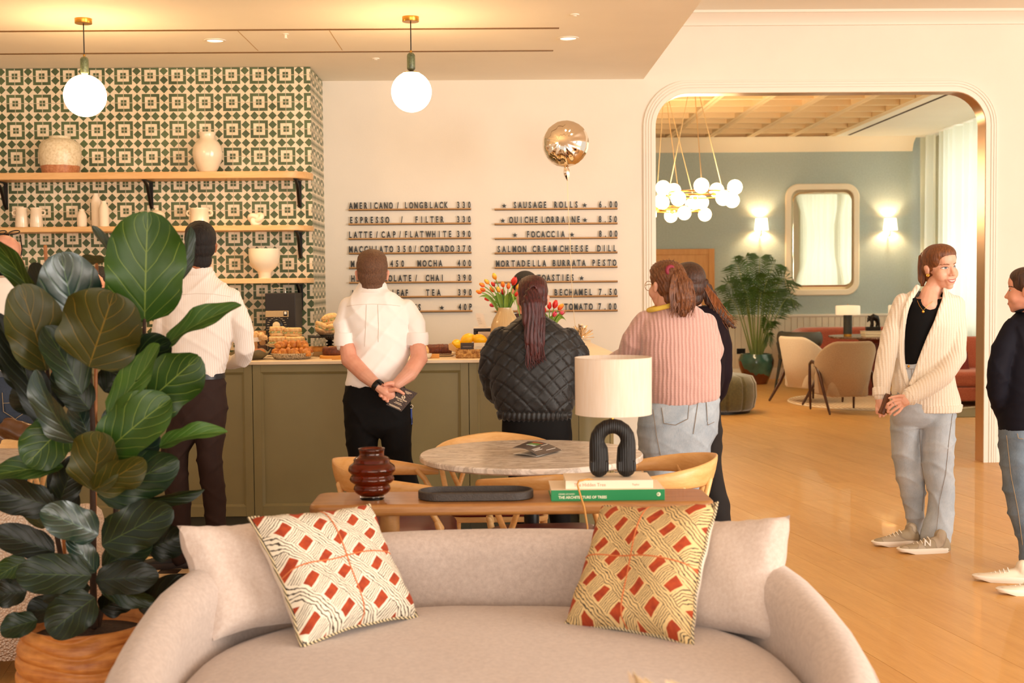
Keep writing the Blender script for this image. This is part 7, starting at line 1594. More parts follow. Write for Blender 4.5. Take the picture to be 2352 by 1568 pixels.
MB().box((0, 0, 0), (0.024, 0.07, 0.118), Mq).build('body', wm_, wt, bevel=0.006); MB().box((0.022, 0.0, -0.018), (0.014, 0.066, 0.075), Mq).build('card_slot', mt('wallet_tan', '#a8702f', 0.45), wt, bevel=0.004); MB().sph((0.006, -0.036, -0.03), 0.004, 8).build('stud', brass, wt)
# ---- navy fleece person at the frame edge
p = Person('person in navy fleece, blue jeans and white plimsolls at the frame edge', 2355, 6.5)
p.head(2360, 669, 0.0, 106, 52, 0); p.neck(2366, 735, 0, 24)
SR = [(716, 2340, 2394, .07), (730, 2324, 2412, .09), (755, 2308, 2426, .115), (800, 2300, 2430, .13), (860, 2298, 2430, .135), (920, 2297, 2428, .135), (975, 2296, 2425, .13), (990, 2300, 2421, .12)]; AL = [(2326, 756, -.02, 24), (2304, 802, -.06, 25), (2291, 852, -.06, 24), (2292, 905, -.02, 23), (2308, 955, .06, 20)]; AR = [(2418, 756, .05, 24), (2432, 810, .1, 25), (2430, 870, .12, 23), (2410, 920, .2, 20)]
m = p.rows(MB(), SR); p.limb(m, AL); p.limb(m, AR); p.cloth(m, 'navy_fleece', navy_j, 0.009, 3, fold(0.009, 15))
p.cloth(MB().tube([p.C(x, y, dy) for x, y, dy in ((2346, 712, .06), (2338, 716, 0), (2346, 712, -.06), (2370, 708, -.085), (2392, 712, -.04))], [(0.006, 0.02)]*5, 8), 'collar', navy_j, 0.005, 2)
PR = [(978, 2298, 2420, .125), (1030, 2300, 2416, .13), (1070, 2304, 2410, .12)]; L1 = [(2338, 1050, -.02, 38), (2345, 1120, -.02, 38), (2353, 1180, -.0, 34), (2366, 1240, .02, 27), (2368, 1288, .02, 24)]; L2 = [(2392, 1050, .08, 36), (2400, 1120, .08, 34), (2408, 1200, .06, 30), (2414, 1280, .04, 25)]
m = p.rows(MB(), pel(PR)); p.leg(m, L1, PR[-1][3]*0.96); p.leg(m, L2, PR[-1][3]*0.96); jo = p.cloth(m, 'blue_jeans', den_m, 0.009, 3, fold(0.010, 16))
for ln in ([(2312, 1000), (2322, 1090), (2338, 1170), (2350, 1260)], [(2337, 996), (2339, 1006), (2351, 1008)]): patch('seam', jo, ln, mt('stitch_gold', '#9a8466', 0.8), p.t, 0.004, 10, line=0.0018)
p.rows(p.body, SR[1:], -0.02); p.limb(p.body, AL, 0.62); p.limb(p.body, AR, 0.62); p.legcore(PR, (L1, L2)); p.limb(p.body, [(2368, 1280, .02, 16), (2370, 1318, .02, 15)]); p.hand(p.C(2312, 960, .07), (0.4, 0.5, -0.7), (-0.6, -0.3, 0.3), 0.9, 0.4, -1); p.hand(p.C(2405, 925, .22), (-0.4, 0.5, -0.7), (0.6, -0.3, 0.3), 0.9, 0.4, 1); p.skin(sk_fair, 0.006); add_face(p)
m = p.hair_cap(MB(), 1.0); p.cloth(m, 'hair', h_dk, 0.006, 4); m = MB(); p.hsph(m, (0, -0.105, 0.09), (0.035, 0.03, 0.035)); p.cloth(m, 'hair_bun', h_dk, 0.006, 2, lambda v, n: 0.003*np.sin(v[:, 2]*300))
c = G(2372, 1338); p.shoe((c.x, c.y), R(165), 0.275, shoe_w, sole_w, w=0.046, hh=0.06); c = G(2430, 1366); p.shoe((c.x, c.y), R(172), 0.275, shoe_w, sole_w, w=0.046, hh=0.06)
# ---- bald man behind the fig
p = Person('balding man with black glasses and cream shirt behind the fig tree', 0, 6.62)
p.head(14, 596, 0.0, 112, -8, 4); p.neck(0, 660, 0, 30)
SR = [(622, -34, 38, .068, .01), (636, -42, 46, .08), (652, -62, 58, .105), (690, -78, 72, .125), (740, -76, 70, .135), (800, -68, 60, .135), (858, -62, 52, .125)]; AR = [(56, 680, 0, 24), (66, 740, 0, 22), (56, 800, .1, 20), (20, 830, .28, 16)]; AL = [(-66, 680, 0, 25), (-80, 750, 0, 24), (-70, 810, .1, 20), (-40, 830, .26, 16)]
m = p.rows(MB(), SR); p.limb(m, AR); p.limb(m, AL); p.cloth(m, 'cream_shirt', cream_s, 0.009, 3, wr(0.0045, 13, 30, 18))
p.rows(MB(), [(620, -32, 36, .060, .015), (624, -35, 39, .066, .012), (636, -40, 44, .078, .006), (642, -44, 48, .084, .002), (638, -34, 38, .06, .01)], 0.0, 40, 2.0).build('collar', white_s, p.t, world=True, angle=40)
p.cloth(MB().tube([p.C(x, y, dy) for x, y, dy in ((-14, 628, -.088), (2, 628, -.095), (12, 630, -.094), (26, 636, -.08), (36, 645, -.05))], [(0.003, 0.010), (0.004, 0.012), (0.003, 0.007), (0.003, 0.011), (0.002, 0.004)], 8, up_=(0, 1, 0.2)), 'neck_strap', black_t, 0.003, 1)
PR = [(852, -62, 52, .12), (885, -64, 66, .135), (925, -66, 80, .145), (965, -64, 80, .14)]; L1 = [(-30, 950, 0, 40), (-28, 1080, 0, 32), (-26, 1200, 0, 28), (-25, 1310, 0, 24)]; L2 = [(40, 950, 0, 40), (38, 1080, 0, 32), (36, 1200, 0, 28), (36, 1310, 0, 24)]
m = p.rows(MB(), pel(PR)); p.leg(m, L1, PR[-1][3]*0.96); p.leg(m, L2, PR[-1][3]*0.96); jo = p.cloth(m, 'dark_jeans', den_d, 0.01, 3, wr(0.005, 11, 26, 19)); p.rows(MB(), [(848, -63, 53, .126), (862, -63, 54, .128)], 0.003).build('belt', mt('belt_leather', '#1b1a20', 0.4), p.t, world=True)
patch('rear_pocket', jo, [(5, 902), (62, 900), (58, 945), (14, 948)], den_d, p.t, 0.004); patch('pocket_stitching', jo, [(5, 902), (8, 945), (35, 962), (60, 945), (62, 902)], mt('stitch_gold', '#9a8466', 0.8), p.t, 0.006, 10, line=0.0016); patch('pocket_stitching', jo, [(6, 926), (24, 925), (36, 935), (48, 926), (60, 926)], mt('stitch_gold', '#9a8466', 0.8), p.t, 0.006, 10, line=0.0014)
p.rows(p.body, SR[1:], -0.02); p.limb(p.body, AR, 0.62); p.limb(p.body, AL, 0.62); p.legcore(PR, (L1, L2)); p.hand(p.C(16, 832, .3), (-0.5, 0.8, 0), (0, 0, 1), 1.0, 0.3, -1); p.hand(p.C(-38, 832, .28), (0.5, 0.8, 0), (0, 0, 1), 1.0, 0.3, 1); p.skin(sk_fair)
m = MB(); p.hsph(m, (0, -0.04, 0.0), (0.074, 0.068, 0.05)); p.hsph(m, (0, -0.06, -0.05), (0.056, 0.038, 0.045)); p.cloth(m, 'stubble_hair', h_grey, 0.006, 3)
g_ = MB().tube([p.hp((0.083, -0.02, 0.0)), p.hp((0.084, 0.0, 0.05)), p.hp((0.068, 0.02, 0.115))], 0.003, 8).tube([p.hp((-0.083, -0.02, 0.0)), p.hp((-0.084, 0.0, 0.05)), p.hp((-0.068, 0.02, 0.115))], 0.003, 8); 
for q in (-1, 1): g_.torus(p.hp((q*0.034, 0.03, 0.128)), 0.026, 0.003, 24, 6, p.hM @ Matrix.Rotation(R(20), 3, 'X'))
g_.build('glasses', black_m, p.t, world=True); c = G(-25, 1330); p.shoe((c.x, c.y-0.06), R(95), 0.29, shoe_k, shoe_k); c = G(36, 1330); p.shoe((c.x, c.y-0.06), R(85), 0.29, shoe_k, shoe_k)
# ---- two baristas behind the counter
for lab, px, py, d_ in (('barista with dark hair mostly hidden behind the fig tree leaves', 226, 662, 8.95), ('black haired barista half hidden behind the tulips', 1208, 672, 8.95)):
    p = Person(lab, px, d_); p.head(px, py, 0, 92, 190 if px > 1000 else 170, -6); p.neck(px, py+70, 0, 19)
    SR = [(py+48, px-24, px+24, .06), (py+62, px-48, px+48, .09), (py+85, px-60, px+60, .11), (py+130, px-60, px+60, .12), (py+200, px-56, px+56, .12), (py+260, px-58, px+58, .12)]; AR = [(px+50, py+85, 0, 20), (px+62, py+140, 0, 18), (px+50, py+170, -.12, 15)]; AL = [(px-50, py+85, 0, 20), (px-62, py+140, 0, 18), (px-50, py+170, -.12, 15)]
    m = p.rows(MB(), SR); p.limb(m, AR); p.limb(m, AL); p.cloth(m, 'mauve_shirt', cottonm('mauve_shirt', '#4a3a3c'), 0.011, 3, wr(0.004, 13, 30, 20))
    L1 = [(px-24, py+250, 0, 26), (px-24, py+360, 0, 20), (px-24, 1140, 0, 16)]; L2 = [(px+24, py+250, 0, 26), (px+24, py+360, 0, 20), (px+24, 1140, 0, 16)]; m = p.rows(MB(), [(py+250, px-52, px+52, .11), (py+300, px-54, px+54, .12)]); p.leg(m, L1, 0.11); p.leg(m, L2, 0.11); p.cloth(m, 'trousers', black_t, 0.012, 3)
    p.rows(p.body, SR[1:], -0.02); p.limb(p.body, AR, 0.65); p.limb(p.body, AL, 0.65)
    for q in (L1, L2): p.limb(p.body, q, 0.7)
    p.hand(p.C(px+48, py+172, -.14), (-0.4, -0.8, -0.1), (0, 0, 1), 0.9, 0.5, 1); p.hand(p.C(px-48, py+172, -.14), (0.4, -0.8, -0.1), (0, 0, 1), 0.9, 0.5, -1); p.skin(sk_fair, 0.006); add_face(p)
    m = MB(); p.hsph(m, (0, -0.024, 0.046), (0.081, 0.096, 0.082), 20); p.hsph(m, (0, -0.05, 0), (0.075, 0.064, 0.075)); p.cloth(m, 'hair', h_black, 0.007, 3)
    for q in (-1, 1): p.shoe((p.loc.x+q*0.09, p.d+0.05), R(-90), 0.26, shoe_k, shoe_k)
# ---- short black hair for the striped shirt man goes here, after his head is known
p = Person.__new__(Person); p.d = 6.88; p.k = 6.88/3000; p.t = next(o for o in bpy.data.objects if o.get('label', '').startswith('man in striped')); p.hc = P(460, 566, 6.90); p.hs = 103*p.k/0.235; p.hM = rotz(R(16)) @ Matrix.Rotation(R(6), 3, 'X')
m = p.hair_cap(MB(), 1.02, True, -0.03); p.hsph(m, (0, 0.02, 0.075), (0.075, 0.085, 0.06)); p.cloth(m, 'short_hair', h_black, 0.006, 2, lambda v, n: 0.0015*nz(v, 300, 300, 200))
# ------------------------------------------------------------------ menu ledges with upright letters
ink = mt('letter_black', '#141816', 0.4)
glyph = {}
def glyph_mesh(chr_):
    if chr_ not in glyph:
        if chr_ == '*':
            pl = [((1.0 if i % 2 == 0 else 0.42)*0.021*math.sin(math.pi*i/5), (1.0 if i % 2 == 0 else 0.42)*0.021*math.cos(math.pi*i/5)+0.019) for i in range(10)]
            m = MB().prism(pl, -0.0025, 0.0025); me = bpy.data.meshes.new('star'); me.from_pydata(m.v, [], m.f)
        else:
            me = text_mesh(chr_, 0.0715, 0.57, 0.0025, 0.0026); xs = [v.co.x for v in me.vertices]; mid = (min(xs)+max(xs))/2
            for v in me.vertices: v.co.x -= mid
        me.materials.append(ink); glyph[chr_] = me
    return glyph[chr_]
YL = YW-0.016
def ledge(x0, x1, y1, label, items):
    """x0,x1: px; y1: px of the ledge face at its right end"""
    a, b = P(x0, y1, YL), P(x1, y1, YL); z = P(x1, y1, YL).z
    t = thing('menu_ledge', label, 'menu ledge', ((a.x+b.x)/2, YW-0.001, z-0.008), group='oak menu ledges')
    hw = (b.x-a.x)/2
    MB().bb(-hw, hw, -0.03, 0, 0, 0.006).bb(-hw, hw, -0.03, -0.026, 0, 0.016).bb(-hw, hw, -0.006, 0, 0, 0.016).build('body', ledge_m, t, smooth=False, bevel=0.001)
    zl3 = 0.0165
    for s, l0, l1 in items:
        n = len(s); xs_ = [l0+(l1-l0)*(0.5 if n == 1 else i/(n-1)) for i in range(n)]
        if n > 1: pad = (l1-l0)/n*0.28; xs_ = [l0+pad+(l1-l0-2*pad)*i/(n-1) for i in range(n)]
        for ch_, px in zip(s, xs_):
            if ch_ == ' ': continue
            o = bpy.data.objects.new('star' if ch_ == '*' else 'letter', glyph_mesh(ch_)); COL.objects.link(o); o.parent = t
            o.location = (P(px, y1, YL).x-t.location.x, -0.017, zl3); o.rotation_euler = (math.pi/2, 0, 0)
pr = lambda s, a=1050, b=1081: (s, a, b)
ledge(801, 1082, 480, 'menu ledge reading AMERICANO / LONGBLACK 330', [('AMERICANO', 803, 901), ('/', 914, 914), ('LONGBLACK', 930, 1028), pr('330')])
ledge(801, 1082, 513, 'menu ledge reading ESPRESSO / FILTER 330', [('ESPRESSO', 804, 893), ('/', 923, 923), ('FILTER', 954, 1019), pr('330')])
ledge(801, 1082.5, 546.6, 'menu ledge reading LATTE / CAP / FLAT WHITE 390', [('LATTE', 802, 855), ('/', 865.6, 866), ('CAP', 877, 909), ('/', 919, 919), ('FLAT', 930, 972), ('WHITE', 981, 1037), pr('390')])
ledge(802, 1083, 580, 'menu ledge reading MACCHIATO 350 / CORTADO 370', [('MACCHIATO', 803, 902), ('350', 913, 945.5), ('/', 954, 954), ('CORTADO', 966, 1042), pr('370', 1051, 1082)])
ledge(802, 1083, 613.4, 'menu ledge reading 450 MOCHA 400 behind the white shirt man\'s head', [('MATCHA', 806.5, 887), ('450', 897, 928), ('MOCHA', 960, 1015), pr('400', 1051.5, 1082)])
ledge(802.5, 1083.5, 647, 'menu ledge reading CHOCOLATE / CHAI 390', [('HOT', 808, 838), ('CHOCOLATE', 848, 945), ('/', 956, 956), ('CHAI', 979, 1019), pr('390', 1052, 1082.5)])
ledge(803, 1084, 680.5, 'menu ledge reading LEAF TEA 390', [('LOOSE', 809, 866), ('LEAF', 902, 937), ('TEA', 979.6, 1011), pr('390', 1052.5, 1083)])
ledge(803, 1085, 714, 'menu ledge ending in a star and 40P', [('NKS', 942, 966), ('*', 1015, 1015), pr('40P', 1053.5, 1084)])
ledge(1136, 1418, 478.7, 'menu ledge reading SAUSAGE ROLLS 6.00 between stars', [('*', 1158, 1158), ('SAUSAGE', 1180, 1255), ('ROLLS', 1274, 1327), ('*', 1343, 1343), ('6.00', 1376, 1418)])
ledge(1136, 1418, 512.7, 'menu ledge reading QUICHE LORRAINE 8.50', [('*', 1155, 1155), ('QUICHE', 1171, 1235), ('LORRAINE', 1244, 1332), ('*', 1343.5, 1344), ('8.50', 1375.5, 1417)])
ledge(1136, 1418, 546, 'menu ledge reading FOCACCIA 8.00', [('*', 1183, 1183), ('FOCACCIA', 1210, 1296), ('*', 1313.7, 1314), ('8.00', 1376, 1418)])
ledge(1136, 1418, 579.5, 'menu ledge reading SALMON CREAM CHEESE DILL', [('SALMON', 1143, 1208), ('CREAM', 1224, 1278), ('CHEESE', 1287, 1351), ('DILL', 1373, 1415)])
ledge(1136, 1418, 612.6, 'menu ledge reading MORTADELLA BURRATA PESTO', [('MORTADELLA', 1140, 1253.5), ('BURRATA', 1270, 1344), ('PESTO', 1361, 1414.5)])
ledge(1136, 1418.5, 646, 'menu ledge reading TOASTIES and a star', [('TOASTIES', 1235, 1318), ('*', 1336, 1336)])
ledge(1136, 1418.5, 679.6, 'menu ledge reading BECHAMEL 7.50', [('BECHAMEL', 1274, 1360), ('7.50', 1376, 1417)])
ledge(1136, 1418.5, 712.8, 'menu ledge reading TOMATO 7.00', [('TOMATO', 1297, 1360), ('7.00', 1375, 1416)])
# ------------------------------------------------------------------ pendants
def emit(name, col, strength):
    if name in MATS: return MATS[name]
    m = Mat(name, col, 0.4); m.b.inputs['Emission Color'].default_value = (*lin(col), 1); m.b.inputs['Emission Strength'].default_value = strength
    MATS[name] = m.m; return m.m
gm_ = Mat('green_marble', '#3f4733', 0.3); gm_.base(gm_.ramp(gm_.noise(gm_.coord(), 60, 6, 0.7, 1), [(0.35, '#2f3626'), (0.65, '#5f6a50')])); gm_ = gm_.m
globe_m = emit('globe_glow', (1.0, 0.63, 0.29), 32.0)
def pendant(label, px, yc, d, hw):
    c = P(px, yc, d); t = thing('globe_pendant', label, 'pendant lamp', (c.x, d, ZC), group='globe pendants'); k = d/3000
    z = lambda y: P(px, y, d).z-ZC; off = yc-211
    MB().lathe([(0, -0.001), (19*k, -0.001), (19*k, -0.028), (18.5*k, -0.03), (0, -0.03)]).build('canopy', brass, t)
    MB().tube([(0, 0, -0.03), (0, 0, z(118+off))], 0.0035, 8).build('cord', black_m, t)
    MB().lathe([(2.5*k, z(121+off)), (2.5*k, z(116+off)), (0, z(116+off))]).build('cord_grip', brass, t)
    zt_, zb_ = z(120+off), z(163+off); r = 9.3*k
    MB().lathe([(0, zb_)]+[(r*math.sin(a), zb_+r*0.6-r*0.6*math.cos(a)) for a in [math.pi/2*i/6 for i in range(1, 7)]]+[(r*math.cos(a), zt_-r+r*math.sin(a)) for a in [math.pi/2*i/6 for i in range(7)]]).build('neck', gm_, t)
    MB().lathe([(0, z(162+off)), (17*k, z(166+off)), (20*k, z(168+off)), (0, z(168+off))]).build('collar', brass, t)
    MB().sph((0, 0, z(211+off)), hw*k*0.985, 40).build('globe', globe_m, t, angle=180)
pendant('globe pendant in front of the green tiled wall', 195.5, 220, 8.0, 48)
pendant('globe pendant in front of the plain menu wall', 945, 211, 8.0, 46.5)
# ceiling details
def downlight(label, px, py):
    a = P(px, py, 1.0); s = (ZC-1.5)/(a.z-1.5); c = Vector((a.x*s, s, ZC)); t = thing('downlight', label, 'downlight', c, group='recessed downlights')
    MB().lathe([(0.055, -0.001), (0.072, -0.001), (0.072, -0.006), (0.055, -0.008)], n=32, cap=False).build('ring', trim_w, t)
    MB().lathe([(0, -0.002), (0.054, -0.002), (0.054, -0.0035), (0, -0.0035)], n=32).build('diffuser', emit('downlight_glow', (1.0, 0.8, 0.55), 2.2), t)
    l = bpy.data.lights.new('downlight_beam', 'SPOT'); l.energy = 90; l.color = (1, 0.74, 0.42); l.spot_size = R(110); l.spot_blend = 0.8; l.shadow_soft_size = 0.05
    o = bpy.data.objects.new('downlight_beam', l); COL.objects.link(o); o.parent = t; o.location = (0, 0, -0.02)
downlight('recessed downlight above the tiled wall', 494, 92); downlight('recessed downlight above the silver balloon', 1305, 87)
def on_ceiling(px, py):
    a = P(px, py, 1.0); s = (ZC-1.5)/(a.z-1.5); return Vector((a.x*s, s, ZC))
t = thing('sprinkler', 'small ceiling sprinkler between the panel joints', 'sprinkler', on_ceiling(656, 78))
MB().lathe([(0.02, 0), (0.02, -0.004), (0.008, -0.006), (0.008, -0.025), (0.014, -0.027), (0.014, -0.03), (0, -0.03)]).build('body', trim_w, t)
for px, py, lb in ((863, 134, 'tiny round ceiling sensor left of the menu wall\'s pendant'), (1320, 33, 'tiny round ceiling sensor above the balloon')):
    t = thing('ceiling_sensor', lb, 'sensor', on_ceiling(px, py)); MB().lathe([(0.028, 0), (0.028, -0.006), (0.012, -0.008), (0.012, -0.012), (0, -0.012)]).build('body', trim_w, t)
# ------------------------------------------------------------------ foil balloon
d = 9.3; c = P(1299, 330, d); k = d/3000
foil = Mat('silver_foil', '#f3e6d6', 0.06, 1.0).m
t = thing('foil_balloon', 'round silver foil balloon floating before the menu wall', 'balloon', P(1303, 405, d))
mb = MB(); n, m_ = 72, 20; v = []; f = []; Mx = rotz(R(-14)) @ Matrix.Rotation(R(-6), 3, 'X')
for sgn in (-1, 1):
    for i in range(m_+1):
        rho = i/m_
        for j in range(n):
            a = 2*math.pi*j/n; rr = 54*k*rho*(1-0.012*(1-math.cos(a*26))*0.5*(rho**6))
            th = 36*k*math.sqrt(max(0, 1-rho**2.3)); th *= 1+0.10*math.cos(a*13+(0.8 if sgn > 0 else 0))*rho**3
            v.append(Mx @ Vector((rr*math.cos(a), sgn*th, rr*math.sin(a)))+(c-t.location))
o_ = 0
for s in range(2):
    b = s*(m_+1)*n
    for i in range(m_):
        for j in range(n):
            q = (b+i*n+j, b+i*n+(j+1) % n, b+(i+1)*n+(j+1) % n, b+(i+1)*n+j); f.append(q if s else q[::-1])
MB().add(v, f).build('foil', foil, t, angle=180)
MB().tube([P(1299, 380, d)-t.location, P(1301, 392, d)-t.location, P(1302, 402, d)-t.location, P(1303, 414, d)-t.location], [0.012, 0.022, 0.02, 0.004], 8).build('neck', foil, t, angle=30)
MB().tube([P(x, y, d+0.0)-t.location for x, y in ((1303, 412), (1304, 440), (1306, 500), (1310, 560), (1312, 620), (1315, 680), (1319, 730), (1323, 765))], 0.0022, 6).build('ribbon', mt('ribbon_gold', '#e9cfa8', 0.3, 0.5), t)
cw_ = Vector((P(1332, 775, d).x, d, ZT)); t = thing('tinsel_weight', 'spiky silver tinsel balloon weight on the counter end', 'balloon weight', cw_)
MB().lathe([(0, 0), (0.03, 0), (0.03, 0.03), (0.012, 0.05), (0, 0.05)]).build('weight', foil, t)
mb = MB(); random.seed(5)
for i in range(70):
    a = random.uniform(0, 6.28); e = random.uniform(-0.2, 1.5); L_ = random.uniform(0.07, 0.115); dr = Vector((math.cos(a)*math.cos(e), math.sin(a)*math.cos(e), math.sin(e))); s = dr.cross(Vector((0.3, 0.5, 0.8))).normalized()*0.003
    p0 = Vector((0, 0, 0.05)); p1 = p0+dr*L_; p1.z = max(0.004, p1.z)
    mb.add([p0-s, p0+s, p1+s*1.6, p1-s*1.6], [(0, 1, 2, 3)])
mb.build('tinsel', foil, t, smooth=False, kind='stuff'); random.seed(12)
# ------------------------------------------------------------------ lounge behind the arch
def T(name, label, cat, px, d, z=0.0, rz=0.0, group=None): return thing(name, label, cat, (P(px, 800, d).x, d, z), rz, group)
# mirror
x0, x1, zt_, zb_ = P(1803, 550, YF).x, P(1973, 550, YF).x, P(1888, 422, YF).z, P(1888, 678, YF).z
t = thing('wall_mirror', 'large rounded rectangular mirror with cream frame on the blue wall', 'mirror', ((x0+x1)/2, YF, (zt_+zb_)/2)); hw, hh = (x1-x0)/2, (zt_-zb_)/2
def rr3(hx, hz, r, y): return [Vector((x, y, z)) for x, z in rrect(hx, hz, r, 10)]
fr = mt('mirror_frame_cream', '#f0e2cc', 0.5); b = 0.088
MB().loft([rr3(hw, hh, 0.2, -0.002), rr3(hw, hh, 0.2, -0.025), rr3(hw-0.012, hh-0.012, 0.19, -0.035), rr3(hw-b+0.01, hh-b+0.01, 0.14, -0.035), rr3(hw-b, hh-b, 0.13, -0.028), rr3(hw-b, hh-b, 0.13, -0.012)], cap=False).build('frame', fr, t, angle=30)
rg = [rr3((hw-b+0.005)*q, (hh-b+0.005)*q, 0.13*q, -0.012-0.004*(1-q*q)) for q in (1, 0.9, 0.75, 0.6, 0.45, 0.3, 0.15, 0.02)]
MB().loft(rg).build('glass', mt('mirror_silver', '#f2f0e4', 0.015, 1.0), t, angle=180)
# sconces
def sconce(label, px):
    d = YF-0.12; t = T('wall_sconce', label, 'wall lamp', px, YF, P(px, 515, YF).z, group='brass wall sconces'); k = d/3000; z = lambda y: P(px, y, d).z-t.location.z
    MB().lathe([(0, -0.001), (8.5*k, -0.001), (8.5*k, -0.02), (6*k, -0.026), (0, -0.026)], (0, 0, z(540)), 24, Matrix.Rotation(-math.pi/2, 3, 'X') @ Matrix.Scale(-1, 3, (0, 0, 1)) if False else RX).build('wall_plate', brass, t)
    MB().tube([(0, -0.02, z(541)), (0, -0.09, z(541)), (0, -0.118, z(537)), (0, -0.12, z(529))], 0.009, 10).build('arm', brass, t)
    MB().lathe([(16.5*k, z(528)), (13.5*k, z(501)), (13.2*k, z(501)), (16.2*k, z(528))], (0, -0.12, 0), 32, cap=False).build('lamp_shade', emit('sconce_shade', (1.0, 0.80, 0.52), 2.6), t)
    l = bpy.data.lights.new('sconce_bulb', 'POINT'); l.energy = 22; l.color = (1, 0.72, 0.4); l.shadow_soft_size = 0.03
    o = bpy.data.objects.new('sconce_bulb', l); COL.objects.link(o); o.parent = t; o.location = (0, -0.12, z(515))
sconce('brass sconce with glowing shade above the palm', 1745); sconce('brass sconce with glowing shade on the curtain side of the mirror', 2038)
# chandeliers
gl2 = emit('chandelier_glow', (1.0, 0.72, 0.40), 11.0)
def chandelier(label, px, yc, d, Rr, rg_, n, ph, wires):
    c = P(px, yc, d); t = thing('ring_chandelier', label, 'chandelier', (c.x, d, c.z), group='ring chandeliers')
    MB().torus((0, 0, 0.018), Rr, 0.010, 48, 8).build('ring', brass, t); MB().torus((0, 0, -0.022), Rr, 0.010, 48, 8).build('ring', brass, t)
    for i in range(n):
        a = ph+2*math.pi*i/n; sgn = 1 if i % 2 else -1; p = Vector(((Rr)*math.cos(a), (Rr)*math.sin(a), 0.03*sgn))
        MB().lathe([(0.02, -0.03), (0.028, 0.0), (0.02, 0.03)], p, 12).build('socket', brass, t)
        MB().sph(p+Vector((0.055*math.cos(a), 0.055*math.sin(a), 0.035*sgn)), rg_, 20).build('globe', gl2, t, angle=180)
    for k_, (dx, tx) in enumerate(wires):
        a = 2*math.pi*k_/len(wires)+0.5; MB().tube([(Rr*math.cos(a), Rr*math.sin(a), 0.02), (tx, 0, ZF+0.23-c.z)], 0.005, 6).build('wire', mt('pale_wire', '#d9b98a', 0.4, 0.5), t)
    MB().lathe([(0, 0), (0.09, 0), (0.09, -0.03), (0, -0.03)], (wires[0][1], 0, ZF+0.238-c.z)).build('canopy', trim_w, t)
chandelier('larger ring chandelier of glowing globes nearer the mirror', 1603, 446, 14.6, 0.36, 0.083, 10, 0.25, [(0, -0.05)]*3)
chandelier('smaller ring chandelier of glowing globes at the arch edge', 1556, 480, 15.6, 0.28, 0.08, 8, 0.1, [(0, -0.15)]*3)
for (x, y, z, e) in ((P(1603, 446, 14.6).x, 14.6, P(1603, 446, 14.6).z, 60), (P(1556, 480, 15.6).x, 15.6, P(1556, 480, 15.6).z, 45)):
    l = bpy.data.lights.new('chandelier_light', 'POINT'); l.energy = e; l.color = (1, 0.76, 0.47); l.shadow_soft_size = 0.3
    o = bpy.data.objects.new('chandelier_light', l); COL.objects.link(o); o.location = (x, y, z)
# palm in a teal pot
d = 18.7; k = d/3000; zt_ = P(1737, 812, d).z
t = T('teal_planter', 'teal and rust glazed planter under the palm by the wainscot', 'planter', 1737, d)
pm = Mat('teal_glaze', '#2c5148', 0.12, Coat_Weight=0.6); v = pm.coord(); f = pm.noise(v, 4, 4); _, _, z = pm.xyz(v); x_, _, _ = pm.xyz(v)
pm.base(pm.mix(((f-0.5)*0.5+z*-1.2+x_*-0.6+0.18).gt(0.0), pm.ramp(f, [(0.3, '#234a44'), (0.7, '#4f7768')]), pm.ramp(f, [(0.3, '#4a1f10'), (0.7, '#7a3a1c')])))
MB().lathe([(0, 0), (25*k, 0), (32*k, zt_*0.25), (40*k, zt_*0.6), (41*k, zt_*0.8), (37*k, zt_*0.95), (36*k, zt_), (32*k, zt_), (32*k, zt_-0.06), (0, zt_-0.06)], n=48).build('body', pm.m, t, angle=60)
tp = T('kentia_palm', 'tall kentia palm in the teal planter', 'palm', 1737, d, zt_-0.06); pl_m = mt('palm_green', '#3d5a22', 0.45, vary=(6, 0.3)); pl_s = mt('palm_stalk', '#7c8a4a', 0.5)
random.seed(3)
def frond(px, py, dy, bx, droop, W, n=24):
    tip = P(px, py, d+dy)-tp.location; b0 = Vector((bx*k, random.uniform(-0.05, 0.05), 0)); crown = Vector((bx*k*2+tip.x*0.35, tip.y*0.3, max(0.55, tip.z*0.8)))
    pts = []
    for i in range(21):
        u = i/20; pts.append(b0*(1-u)**2+crown*2*u*(1-u)+tip*u*u+Vector((0, 0, droop*u*u*(1-u)*2)))
    MB().tube(pts, [0.012*(1-0.75*i/20) for i in range(21)], 6).build('stalk', pl_s, tp)
    mb = MB()
    for i in range(n):
        u = 0.42+0.58*i/(n-1); q = u*20; j = min(19, int(q)); p = pts[j].lerp(pts[j+1], q-j); tn = (pts[j+1]-pts[j]).normalized(); s = tn.cross(Vector((0, -1, 0.35))).normalized()
        for sd in (-1, 1):
            L_ = W*(0.55+0.45*math.sin(math.pi*min(1, (u-0.42)/0.58*0.9+0.12)))*random.uniform(0.85, 1.1); dr = (s*sd*0.8+tn*0.75+Vector((0, random.uniform(-0.2, 0.2), -0.12))).normalized()
            w = tn*0.010; m1 = p+dr*L_*0.5; m2 = p+dr*L_+Vector((0, 0, -L_*0.32))
            mb.add([p, m1-w+Vector((0, 0, -L_*0.04)), m1+w+Vector((0, 0, -L_*0.04)), m2], [(0, 1, 3, 2)])
    mb.build('frond', pl_m, tp, smooth=False)
